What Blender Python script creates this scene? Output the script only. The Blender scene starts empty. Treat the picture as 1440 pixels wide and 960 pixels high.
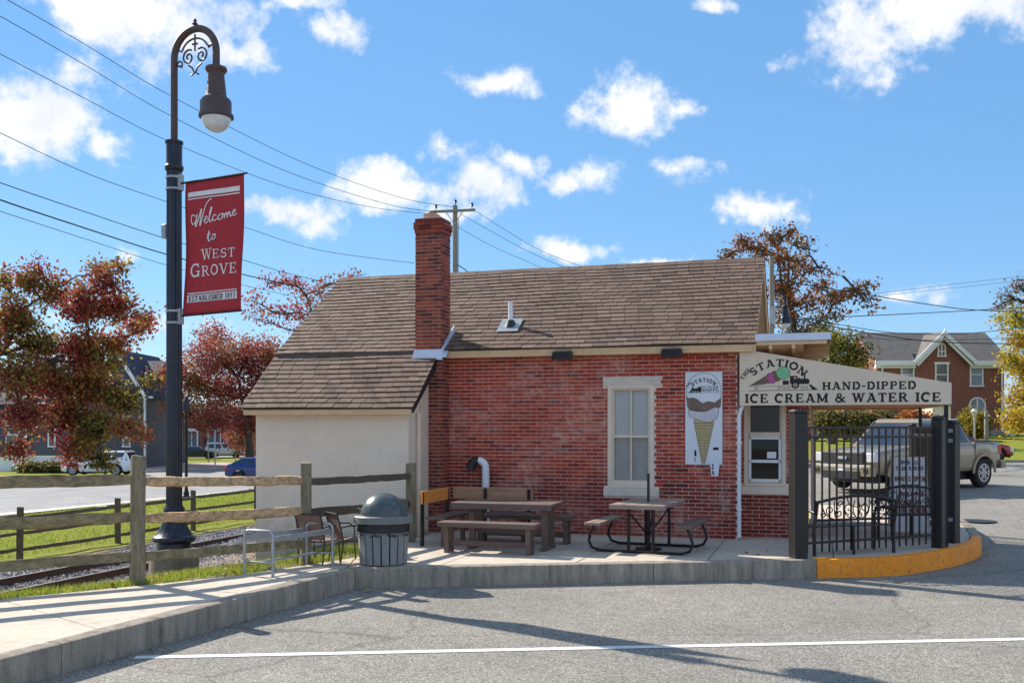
import bpy, bmesh, math, random
import numpy as np
from mathutils import Vector, Matrix
R = math.radians
rnd = random.Random(7)
nr = np.random.RandomState(5)
S = bpy.context.scene
COL = S.collection

# ------------------------------------------------------------------ camera
EYE = 1.87            # metres above the pavement (pavement is z = 0)
FOC = 1397.0          # focal length in pixels of a 1440 wide picture
cam_d = bpy.data.cameras.new('camera')
cam = bpy.data.objects.new('camera', cam_d); COL.objects.link(cam)
cam.location = (0, 0, EYE); cam.rotation_euler = (R(90), 0, 0)
cam_d.sensor_width = 36; cam_d.lens = FOC / 1440 * 36
cam_d.shift_y = 120 / 1440
cam_d.clip_start = .1; cam_d.clip_end = 3000
S.camera = cam

# ------------------------------------------------------------------ sun and sky
SUN_TRAVEL = Vector((.771, -.638, -.734)).normalized()
sun_d = bpy.data.lights.new('sun', 'SUN'); sun_d.energy = 5.0; sun_d.angle = R(.5); sun_d.color = (1, .92, .80)
sun = bpy.data.objects.new('sun', sun_d); COL.objects.link(sun)
sun.rotation_euler = SUN_TRAVEL.to_track_quat('-Z', 'Y').to_euler(); sun.location = (-30, 30, 40)
S.view_settings.view_transform = 'Standard'; S.view_settings.look = 'None'
S.view_settings.exposure = 0.75; S.view_settings.gamma = 1; S.view_settings.use_curve_mapping = False

world = bpy.data.worlds.new('World'); S.world = world; world.use_nodes = True
wn = world.node_tree.nodes; wl = world.node_tree.links; wn.clear()
def WN(t, **k):
    n = wn.new(t)
    for a, b in k.items(): setattr(n, a, b)
    return n
def wmath(op, a, b=None, c=None, clamp=False):
    n = WN('ShaderNodeMath', operation=op); n.use_clamp = clamp
    for i, v in enumerate((a, b, c)):
        if v is None: continue
        if isinstance(v, (int, float)): n.inputs[i].default_value = v
        else: wl.new(v, n.inputs[i])
    return n.outputs[0]
sky = WN('ShaderNodeTexSky', sky_type='NISHITA'); sky.sun_disc = False
sky.sun_elevation = R(36.3); sky.sun_rotation = math.atan2(-.771, .638)
sky.altitude = 600; sky.air_density = 1.0; sky.dust_density = 0.0; sky.ozone_density = 1.6
tc = WN('ShaderNodeTexCoord')
sep = WN('ShaderNodeSeparateXYZ'); wl.new(tc.outputs['Generated'], sep.inputs[0])
az = wmath('ARCTAN2', sep.outputs[0], sep.outputs[1]); el = wmath('ARCSINE', sep.outputs[2])
comb = WN('ShaderNodeCombineXYZ'); wl.new(az, comb.inputs[0]); wl.new(el, comb.inputs[1])
wn1 = WN('ShaderNodeTexNoise'); wn1.inputs['Scale'].default_value = 9; wn1.inputs['Detail'].default_value = 6; wn1.inputs['Roughness'].default_value = .6
wl.new(tc.outputs['Generated'], wn1.inputs['Vector'])
warp = WN('ShaderNodeVectorMath', operation='MULTIPLY_ADD'); wl.new(wn1.outputs['Color'], warp.inputs[0])
warp.inputs[1].default_value = (.11, .07, 0); wl.new(comb.outputs[0], warp.inputs[2])
sub0 = WN('ShaderNodeVectorMath', operation='SUBTRACT'); wl.new(warp.outputs[0], sub0.inputs[0]); sub0.inputs[1].default_value = (.055, .035, 0)
# cumulus groups: azimuth and elevation derived from where they stand over the town, (centre, half widths, thickness)
CLOUDS = [(190, 10, 190, 70, 1), (330, 75, 60, 30, .8), (50, 165, 125, 68, 1), (140, 205, 55, 30, .8), (90, 100, 60, 25, .6), (555, 272, 95, 30, 1), (615, 222, 42, 26, .9),
          (680, 262, 70, 38, 1), (735, 228, 56, 27, 1), (812, 248, 72, 34, 1), (893, 147, 68, 48, 1.05), (968, 146, 32, 18, .8), (953, 238, 52, 20, 1),
          (1075, 287, 80, 25, 1), (808, 352, 84, 26, 1), (395, 300, 72, 30, .95), (450, 325, 55, 30, .75), (702, 110, 52, 20, .65), (1205, 62, 85, 72, .95),
          (1340, 15, 190, 58, 1.05), (1235, 105, 60, 24, .8), (1090, 85, 34, 18, .55), (1005, 8, 42, 18, .9), (940, 361, 46, 11, .9), (455, 45, 44, 26, .6), (420, 5, 60, 16, .65),
          (175, 368, 38, 14, .6), (225, 470, 60, 16, .5), (1280, 418, 40, 8, .45), (60, 440, 50, 20, .5),(640,300,50,16,.7)]
acc = None
for (px, py, rx, ry, wgt) in CLOUDS:
    x, z = (px - 720) / FOC, (600 - py) / FOC
    a0 = math.atan2(x, 1); e0 = math.asin(z / math.sqrt(1 + x * x + z * z))
    ra, re = rx / FOC * math.cos(a0) ** 2, ry / FOC * math.cos(e0) ** 2
    sb = WN('ShaderNodeVectorMath', operation='SUBTRACT'); wl.new(sub0.outputs[0], sb.inputs[0]); sb.inputs[1].default_value = (a0, e0, 0)
    ml = WN('ShaderNodeVectorMath', operation='MULTIPLY'); wl.new(sb.outputs[0], ml.inputs[0]); ml.inputs[1].default_value = (1 / ra, 1 / re, 0)
    ln = WN('ShaderNodeVectorMath', operation='LENGTH'); wl.new(ml.outputs[0], ln.inputs[0])
    d = wmath('MULTIPLY_ADD', ln.outputs['Value'], -wgt, wgt)
    acc = d if acc is None else wmath('MAXIMUM', acc, d)
# the unseen rest of the sky carries similar clouds, thickened for a whiter fill light
wn2 = WN('ShaderNodeTexNoise'); wn2.inputs['Scale'].default_value = 3.2; wn2.inputs['Detail'].default_value = 4; wl.new(tc.outputs['Generated'], wn2.inputs['Vector'])
rest = wmath('MULTIPLY_ADD', wn2.outputs['Fac'], 4.5, -2.2)
outside = wmath('MAXIMUM', wmath('GREATER_THAN', wmath('ABSOLUTE', az), .56), wmath('GREATER_THAN', el, .52))
rest2 = wmath('MULTIPLY_ADD', wmath('SUBTRACT', 1.0, outside), -3.0, rest)
acc = wmath('MAXIMUM', acc, rest2)
wn4 = WN('ShaderNodeTexNoise'); wn4.inputs['Scale'].default_value = 70; wn4.inputs['Detail'].default_value = 8; wn4.inputs['Roughness'].default_value = .6; wl.new(tc.outputs['Generated'], wn4.inputs['Vector'])
wn3 = WN('ShaderNodeTexNoise'); wn3.inputs['Scale'].default_value = 17; wn3.inputs['Detail'].default_value = 9; wn3.inputs['Roughness'].default_value = .62
wl.new(tc.outputs['Generated'], wn3.inputs['Vector'])
dens = wmath('ADD', acc, wmath('ADD', wmath('MULTIPLY_ADD', wn3.outputs['Fac'], 2.7, -1.30), wmath('MULTIPLY_ADD', wn4.outputs['Fac'], .9, -.40)))
mr = WN('ShaderNodeMapRange', interpolation_type='SMOOTHSTEP'); wl.new(dens, mr.inputs['Value']); mr.inputs['From Min'].default_value = .0; mr.inputs['From Max'].default_value = .85
up = wmath('GREATER_THAN', sep.outputs[2], -.01)
cfac = wmath('MULTIPLY', mr.outputs[0], up)
# cloud tone: white crowns, faintly grey-blue thin bodies
tone = WN('ShaderNodeMix', data_type='RGBA')
tm = WN('ShaderNodeMapRange'); wl.new(wn1.outputs['Fac'], tm.inputs['Value']); tm.inputs['From Min'].default_value = .35; tm.inputs['From Max'].default_value = .6
wl.new(tm.outputs[0], tone.inputs['Factor']); tone.inputs['A'].default_value = (5.2, 5.5, 6.1, 1); tone.inputs['B'].default_value = (6.6, 6.6, 6.75, 1)
hs = WN('ShaderNodeHueSaturation'); hs.inputs['Saturation'].default_value = 1.12; hs.inputs['Value'].default_value = 1.0; wl.new(sky.outputs[0], hs.inputs['Color'])
even = WN('ShaderNodeMix', data_type='RGBA'); even.inputs['Factor'].default_value = .6; wl.new(hs.outputs[0], even.inputs['A']); even.inputs['B'].default_value = (1.08, 2.82, 5.45, 1)
mxs = WN('ShaderNodeMix', data_type='RGBA'); wl.new(cfac, mxs.inputs['Factor']); wl.new(even.outputs['Result'], mxs.inputs['A']); wl.new(tone.outputs['Result'], mxs.inputs['B'])
bg = WN('ShaderNodeBackground'); bg.inputs['Strength'].default_value = .10; wl.new(mxs.outputs['Result'], bg.inputs['Color'])
wo = WN('ShaderNodeOutputWorld'); wl.new(bg.outputs[0], wo.inputs['Surface'])

# ------------------------------------------------------------------ materials
def shader(name):
    m = bpy.data.materials.new(name); m.use_nodes = True
    nt = m.node_tree; b = nt.nodes['Principled BSDF']
    return m, nt, b
def sett(node, **k):
    for a, v in k.items(): node.inputs[a.replace('_', ' ')].default_value = v
    return node
def noise(nt, scale, detail=4, rough=.55, vec=None):
    n = nt.nodes.new('ShaderNodeTexNoise'); sett(n, Scale=scale, Detail=detail, Roughness=rough)
    if vec is not None: nt.links.new(vec, n.inputs['Vector'])
    return n
def ramp(nt, fac, stops):
    r = nt.nodes.new('ShaderNodeValToRGB'); e = r.color_ramp.elements
    while len(e) < len(stops): e.new(.5)
    for i, (p, c) in enumerate(stops): e[i].position = p; e[i].color = tuple(c) + (1,)
    nt.links.new(fac, r.inputs[0]); return r
def mix(nt, fac, a, b, mode='MIX'):
    m = nt.nodes.new('ShaderNodeMix'); m.data_type = 'RGBA'; m.blend_type = mode
    for s, v in ((m.inputs['Factor'], fac), (m.inputs['A'], a), (m.inputs['B'], b)):
        if isinstance(v, (int, float)): s.default_value = v
        elif isinstance(v, tuple): s.default_value = v + (1,) if len(v) == 3 else v
        else: nt.links.new(v, s)
    return m.outputs['Result']
def bump(nt, b, h, strength, dist):
    n = nt.nodes.new('ShaderNodeBump'); sett(n, Strength=strength, Distance=dist)
    nt.links.new(h, n.inputs['Height']); nt.links.new(n.outputs[0], b.inputs['Normal'])
def coords(nt, kind='Object'):
    if kind == 'World':
        return nt.nodes.new('ShaderNodeNewGeometry').outputs['Position']
    return nt.nodes.new('ShaderNodeTexCoord').outputs[kind]
def M(name, col, rough=.65, var=.18, scale=5, bmp=.25, bscale=60, bdist=.004, metal=0, kind='Object', dirt=0, dirtcol=(.08, .07, .05), stretch=None, coat=0, spec=.5):
    m, nt, b = shader(name)
    v = coords(nt, kind)
    if stretch:
        mp = nt.nodes.new('ShaderNodeMapping'); mp.inputs['Scale'].default_value = stretch; nt.links.new(v, mp.inputs[0]); v = mp.outputs[0]
    n = noise(nt, scale, 6, .6, v)
    lo = tuple(max(0, c * (1 - var)) for c in col); hi = tuple(min(1, c * (1 + var)) for c in col)
    c = ramp(nt, n.outputs['Fac'], [(.3, lo), (.7, hi)]).outputs[0]
    if dirt:
        n2 = noise(nt, scale * 2.7, 8, .7, v); r2 = ramp(nt, n2.outputs['Fac'], [(.52, (0, 0, 0)), (.68, (dirt,) * 3)])
        c = mix(nt, r2.outputs[0], c, dirtcol)
    nt.links.new(c, b.inputs['Base Color']); sett(b, Roughness=rough, Metallic=metal); b.inputs['Specular IOR Level'].default_value = spec
    if coat: b.inputs['Coat Weight'].default_value = coat; b.inputs['Coat Roughness'].default_value = .05
    if bmp:
        n3 = noise(nt, bscale, 6, .65, v); bump(nt, b, n3.outputs['Fac'], bmp, bdist)
    return m
def glass_mat(name, tint=(.02, .025, .03), rough=.03, see=.0):
    m, nt, b = shader(name); sett(b, Roughness=rough); b.inputs['Base Color'].default_value = tint + (1,); b.inputs['Specular IOR Level'].default_value = .9
    if see:
        tr = nt.nodes.new('ShaderNodeBsdfTransparent'); mx = nt.nodes.new('ShaderNodeMixShader'); mx.inputs[0].default_value = see
        nt.links.new(b.outputs[0], mx.inputs[1]); nt.links.new(tr.outputs[0], mx.inputs[2]); nt.links.new(mx.outputs[0], nt.nodes['Material Output'].inputs[0])
    return m
def piece_mat(name, stops, rough=.85, use_island=False, haze=0, hazecol=(.5, .38, .36), bmp=.5, bscale=90, fine=.25, gran=0):
    """bricks, shingles, stones: each piece has its own tone"""
    m, nt, b = shader(name)
    if use_island: rv = nt.nodes.new('ShaderNodeNewGeometry').outputs['Random Per Island']
    else: rv = nt.nodes.new('ShaderNodeObjectInfo').outputs['Random']
    c = ramp(nt, rv, stops).outputs[0]
    pos = coords(nt, 'World')
    n = noise(nt, 14, 6, .7, pos); lum = ramp(nt, n.outputs['Fac'], [(.3, (1 - fine,) * 3), (.7, (1 + fine * .4,) * 3)])
    c = mix(nt, 1.0, c, lum.outputs[0], 'MULTIPLY')
    if gran:
        n5 = noise(nt, 260, 2, .5, pos); g = ramp(nt, n5.outputs['Fac'], [(.35, (1 - gran,) * 3), (.65, (1 + gran,) * 3)]); c = mix(nt, 1.0, c, g.outputs[0], 'MULTIPLY')
    if haze:
        sz = nt.nodes.new('ShaderNodeSeparateXYZ'); nt.links.new(pos, sz.inputs[0]); nd = noise(nt, 3.5, 6, .7, pos); dz = nt.nodes.new('ShaderNodeMath'); dz.operation = 'MULTIPLY_ADD'; nt.links.new(nd.outputs['Fac'], dz.inputs[0]); dz.inputs[1].default_value = -1.6; nt.links.new(sz.outputs[2], dz.inputs[2])
        rd = ramp(nt, dz.outputs[0], [(0, (.62, .55, .60)), (.35, (1, 1, 1))]); c = mix(nt, 1.0, c, rd.outputs[0], 'MULTIPLY')
        n2 = noise(nt, .9, 5, .6, pos); n4 = noise(nt, 9, 5, .7, pos)
        a = nt.nodes.new('ShaderNodeMath'); a.operation = 'MULTIPLY'
        r1 = ramp(nt, n2.outputs['Fac'], [(.44, (0, 0, 0)), (.60, (1, 1, 1))]); r2 = ramp(nt, n4.outputs['Fac'], [(.40, (.0,) * 3), (.60, (haze,) * 3)]); rr = nt.nodes.new('ShaderNodeMath'); rr.operation = 'MULTIPLY_ADD'; nt.links.new(rv, rr.inputs[0]); rr.inputs[1].default_value = .9; rr.inputs[2].default_value = .25; r2c = nt.nodes.new('ShaderNodeMath'); r2c.operation = 'MULTIPLY'; nt.links.new(r2.outputs[0], r2c.inputs[0]); nt.links.new(rr.outputs[0], r2c.inputs[1])
        nt.links.new(r1.outputs[0], a.inputs[0]); nt.links.new(r2c.outputs[0], a.inputs[1])
        c = mix(nt, a.outputs[0], c, hazecol)
    nt.links.new(c, b.inputs['Base Color']); sett(b, Roughness=rough)
    n3 = noise(nt, bscale, 5, .7, pos); bump(nt, b, n3.outputs['Fac'], bmp, .004)
    return m
BRICK = [(0, (.26, .026, .016)), (.25, (.48, .055, .024)), (.5, (.36, .036, .019)), (.72, (.54, .092, .034)), (.9, (.41, .048, .026)), (1, (.15, .018, .015))]
CHIM = [(0, (.24, .038, .026)), (.2, (.11, .022, .02)), (.5, (.32, .06, .036)), (.8, (.38, .08, .044)), (1, (.2, .04, .03))]
SHING = [(0, (.092, .053, .036)), (.3, (.168, .104, .073)), (.55, (.124, .075, .052)), (.8, (.192, .122, .087)), (1, (.075, .044, .031))]
m_brick = piece_mat('wall_brick', BRICK, haze=.5, hazecol=(.78, .54, .44)); m_brick_i = piece_mat('wall_brick_stuff', BRICK, use_island=True, haze=.5, hazecol=(.78, .54, .44))
m_chim = piece_mat('chimney_brick', CHIM, use_island=True); m_sh = piece_mat('shingle', SHING, gran=.3); m_sh_i = piece_mat('shingle_stuff', SHING, use_island=True, gran=.3)
m_mortar = M('mortar', (.86, .69, .62), .9, .2, 4, .6, 120)
m_mortar_d = M('chimney_mortar', (.70, .58, .50), .9, .2, 4, .6, 120)
m_under = M('roof_deck', (.10, .08, .07), .9)
m_beige = M('beige_trim_paint', (.78, .55, .34), .55, .08, 3, .08, dirt=.25, dirtcol=(.3, .24, .14))
m_cream = M('cream_paint', (.76, .62, .49), .55, .07, 3, .08, dirt=.2, dirtcol=(.35, .31, .22))
m_white = M('white_paint', (.78, .79, .82), .4, .05, 4, .05, dirt=.15, dirtcol=(.4, .4, .4))
m_metalw = M('white_metal', (.62, .67, .80), .35, .06, 4, .03, metal=.2)
m_stone = M('painted_stone', (.66, .56, .47), .8, .1, 6, .4, 50, dirt=.3, dirtcol=(.3, .28, .24))
m_dark = M('black_metal', (.012, .012, .013), .38, .3, 6, .05, 40, metal=.3)
m_darkg = M('dark_navy_iron', (.018, .022, .036), .30, .25, 5, .06, 30, metal=.35, dirt=.3, dirtcol=(.06, .055, .055))
m_brownmetal = M('brown_black_metal', (.028, .022, .024), .32, .25, 5, .05, 30, metal=.3)
m_head = M('brown_lamp_enamel', (.075, .045, .042), .5, .25, 5, .05, 30)
m_galv = M('galvanised_steel', (.36, .38, .40), .42, .15, 8, .08, 70, metal=.55)
m_wood = M('weathered_fence_wood', (.58, .37, .20), .85, .45, 2.2, .9, 30, .01, kind='Object', stretch=(1, 6, 6), dirt=.9, dirtcol=(.07, .075, .03))
m_woodd = M('dark_weathered_wood', (.11, .085, .06), .9, .4, 3, .9, 30, .01, stretch=(1, 6, 6), dirt=.8, dirtcol=(.035, .03, .022))
m_plank = M('grey_fence_post_wood', (.24, .20, .13), .85, .35, 3, .9, 30, .01, stretch=(6, 6, 1), dirt=.9, dirtcol=(.06, .075, .02))
m_table = M('brown_recycled_board', (.14, .092, .075), .6, .2, 4, .3, 60, stretch=(1, 6, 6))
m_orange = M('orange_stained_wood', (.74, .27, .05), .5, .3, 3, .4, 30, stretch=(1, 8, 8))
m_tan = M('tan_table_board', (.27, .205, .165), .6, .15, 4, .3, 60)
m_flue = M('clay_flue', (.48, .28, .19), .85, .15, 8, .4)
m_canvas = M('awning_canvas', (.74, .60, .47), .8, .05, 3, .12, 200)
m_soffit = M('tan_soffit_canvas', (.58, .37, .20), .8, .08, 3, .1, kind='Object')
def glow_canvas():
    m, nt, b = shader('thin_sunlit_canvas'); b.inputs['Base Color'].default_value = (.66, .44, .25, 1); sett(b, Roughness=.9)
    t = nt.nodes.new('ShaderNodeBsdfTranslucent'); t.inputs['Color'].default_value = (.85, .50, .24, 1); mx = nt.nodes.new('ShaderNodeMixShader'); mx.inputs[0].default_value = .5
    nt.links.new(b.outputs[0], mx.inputs[1]); nt.links.new(t.outputs[0], mx.inputs[2]); nt.links.new(mx.outputs[0], nt.nodes['Material Output'].inputs[0]); return m
m_thin = glow_canvas()
m_ink = M('black_lettering', (.012, .012, .012), .7, .1, 5, 0)
m_frame = M('tan_awning_frame', (.55, .40, .25), .5, .08)
m_poster = M('white_poster_vinyl', (.72, .74, .80), .45, .04, 3, .03)
m_lamp = M('frosted_globe', (.62, .62, .66), .12, .1, 6, 0, spec=.8, coat=.6)
m_red_banner = M('crimson_banner_cloth', (.36, .018, .03), .75, .08, 3, .25, 180)
m_banner_w = M('banner_print_white', (.68, .66, .68), .75, .05, 4, 0)
m_pane = glass_mat('window_glass', see=.86)
m_paned = glass_mat('dark_window_glass', tint=(.008, .010, .010), rough=.02)
m_paned.node_tree.nodes['Principled BSDF'].inputs['Specular IOR Level'].default_value = .35
m_carglass = glass_mat('car_glass', tint=(.02, .03, .045), rough=.05)
m_tyre = M('tyre_rubber', (.018, .018, .018), .85)
m_rim = M('alloy_rim', (.55, .56, .58), .3, .1, 5, 0, metal=.7)
m_plasticb = M('black_plastic', (.02, .02, .022), .5)
m_blind = M('window_blind', (.85, .86, .88), .7, .05, 4, 0)
m_leafpole = M('grey_utility_pole_wood', (.26, .23, .19), .9, .25, 3, .6, 30, stretch=(8, 8, 1))
m_wire = M('cable', (.012, .014, .015), .6)
m_insul = M('insulator', (.05, .04, .04), .4)
m_rust = M('rusty_rail', (.065, .034, .022), .75, .3, 6, .4)
m_railtop = M('worn_rail_head', (.30, .25, .22), .4, .2, 5, .1, metal=.5)
m_sleeper = M('railway_sleeper_wood', (.09, .07, .055), .95, .3, 3, .8, 30)

def splash(m, z0, z1, col):
    nt = m.node_tree; b = nt.nodes['Principled BSDF']; l = b.inputs['Base Color'].links[0]; src = l.from_socket; p = coords(nt, 'World')
    sz = nt.nodes.new('ShaderNodeSeparateXYZ'); nt.links.new(p, sz.inputs[0]); n = noise(nt, 5, 8, .75, p); a = nt.nodes.new('ShaderNodeMath'); a.operation = 'MULTIPLY_ADD'; nt.links.new(n.outputs['Fac'], a.inputs[0]); a.inputs[1].default_value = -1.2; nt.links.new(sz.outputs[2], a.inputs[2])
    r = nt.nodes.new('ShaderNodeMapRange'); r.inputs['From Min'].default_value = z0; r.inputs['From Max'].default_value = z1; r.inputs['To Min'].default_value = .75; r.inputs['To Max'].default_value = 0; nt.links.new(a.outputs[0], r.inputs['Value'])
    nt.links.new(mix(nt, r.outputs[0], src, col), b.inputs['Base Color'])
def concrete(name, base, dirt=.45, spec=.4):
    m, nt, b = shader(name); p = coords(nt, 'World')
    n = noise(nt, 1.6, 8, .65, p); c = ramp(nt, n.outputs['Fac'], [(.3, tuple(x * .86 for x in base)), (.7, tuple(min(1, x * 1.08) for x in base))]).outputs[0]
    n1 = noise(nt, 130, 3, .7, p); g = ramp(nt, n1.outputs['Fac'], [(.3, (.72,) * 3), (.5, (1,) * 3), (.75, (1.15,) * 3)]); c = mix(nt, 1.0, c, g.outputs[0], 'MULTIPLY')
    n2 = noise(nt, 7, 8, .75, p); r2 = ramp(nt, n2.outputs['Fac'], [(.5, (0, 0, 0)), (.72, (dirt,) * 3)]); c = mix(nt, r2.outputs[0], c, tuple(x * .3 for x in base))
    nt.links.new(c, b.inputs['Base Color']); sett(b, Roughness=.9); b.inputs['Specular IOR Level'].default_value = spec
    bump(nt, b, n1.outputs['Fac'], .6, .004)
    return m
m_conc = concrete('pavement_concrete', (.53, .46, .375), .5)
m_kerb = concrete('kerb_concrete', (.33, .32, .31), .75)
m_kerbtop = m_conc
def stained_kerb():
    m, nt, b = shader('stained_kerb_concrete'); p = coords(nt, 'World')
    mp = nt.nodes.new('ShaderNodeMapping'); mp.inputs['Scale'].default_value = (6, 6, .9); nt.links.new(p, mp.inputs[0])
    n = noise(nt, 1.5, 8, .7, mp.outputs[0]); c = ramp(nt, n.outputs['Fac'], [(.26, (.11, .092, .07)), (.45, (.30, .255, .20)), (.75, (.52, .44, .345))]).outputs[0]
    n1 = noise(nt, 100, 4, .8, p); g = ramp(nt, n1.outputs['Fac'], [(.36, (.45,) * 3), (.5, (1,) * 3), (.75, (1.2,) * 3)]); c = mix(nt, 1.0, c, g.outputs[0], 'MULTIPLY')
    nt.links.new(c, b.inputs['Base Color']); sett(b, Roughness=.95); bump(nt, b, n1.outputs['Fac'], .9, .008)
    return m
m_kerb = stained_kerb()
def yellow_kerb():
    m, nt, b = shader('yellow_kerb_paint'); p = coords(nt, 'World')
    n = noise(nt, 3, 8, .7, p); c = ramp(nt, n.outputs['Fac'], [(.3, (.84, .235, .005)), (.7, (1.0, .335, .008))]).outputs[0]
    n1 = noise(nt, 16, 9, .8, p); r = ramp(nt, n1.outputs['Fac'], [(.54, (0, 0, 0)), (.62, (.9,) * 3)]); c = mix(nt, r.outputs[0], c, (.17, .12, .08))
    nt.links.new(c, b.inputs['Base Color']); sett(b, Roughness=.7); n2 = noise(nt, 90, 4, .7, p); bump(nt, b, n2.outputs['Fac'], .5, .006)
    return m
m_yel = yellow_kerb()
def asphalt(name, lo, mid, hi, scale=75):
    m, nt, b = shader(name); p = coords(nt, 'World')
    v = nt.nodes.new('ShaderNodeTexVoronoi'); sett(v, Scale=scale); nt.links.new(p, v.inputs['Vector'])
    sx = nt.nodes.new('ShaderNodeSeparateColor'); nt.links.new(v.outputs['Color'], sx.inputs[0])
    c = ramp(nt, sx.outputs[0], [(0, lo), (.3, mid), (.7, mid), (.95, hi)]).outputs[0]
    n = noise(nt, .45, 8, .65, p); g = ramp(nt, n.outputs['Fac'], [(.3, (.80,) * 3), (.7, (1.12,) * 3)]); c = mix(nt, 1.0, c, g.outputs[0], 'MULTIPLY')
    ns = noise(nt, .9, 4, .8, p); rs_ = ramp(nt, ns.outputs['Fac'], [(.60, (0, 0, 0)), (.68, (.35,) * 3)]); c = mix(nt, rs_.outputs[0], c, (.09, .08, .07))
    n3 = noise(nt, 3.1, 8, .75, p); g3 = ramp(nt, n3.outputs['Fac'], [(.3, (.86,) * 3), (.7, (1.07,) * 3)]); c = mix(nt, 1.0, c, g3.outputs[0], 'MULTIPLY')
    # thin sealed cracks
    nw = noise(nt, 1.2, 5, .6, p); vm = nt.nodes.new('ShaderNodeVectorMath'); vm.operation = 'MULTIPLY_ADD'; nt.links.new(nw.outputs['Color'], vm.inputs[0]); vm.inputs[1].default_value = (.8, .8, 0); nt.links.new(p, vm.inputs[2])
    vc = nt.nodes.new('ShaderNodeTexVoronoi'); vc.feature = 'DISTANCE_TO_EDGE'; sett(vc, Scale=.16); nt.links.new(vm.outputs[0], vc.inputs['Vector'])
    rc = ramp(nt, vc.outputs['Distance'], [(.0, (.5,) * 3), (.0016, (.5,) * 3), (.004, (0, 0, 0))]); c = mix(nt, rc.outputs[0], c, (.05, .05, .05))
    nt.links.new(c, b.inputs['Base Color']); sett(b, Roughness=.9); b.inputs['Specular IOR Level'].default_value = .3
    bump(nt, b, v.outputs['Distance'], .7, .006)
    return m
m_asph = asphalt('asphalt', (.07, .066, .06), (.225, .21, .185), (.46, .43, .38), 90)
m_asphf = asphalt('street_asphalt', (.12, .12, .12), (.27, .27, .275), (.36, .35, .34), 30)
m_line = M('road_marking_paint', (.66, .655, .63), .7, .15, 14, .4, 90, kind='World', dirt=1, dirtcol=(.27, .255, .23))

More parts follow.
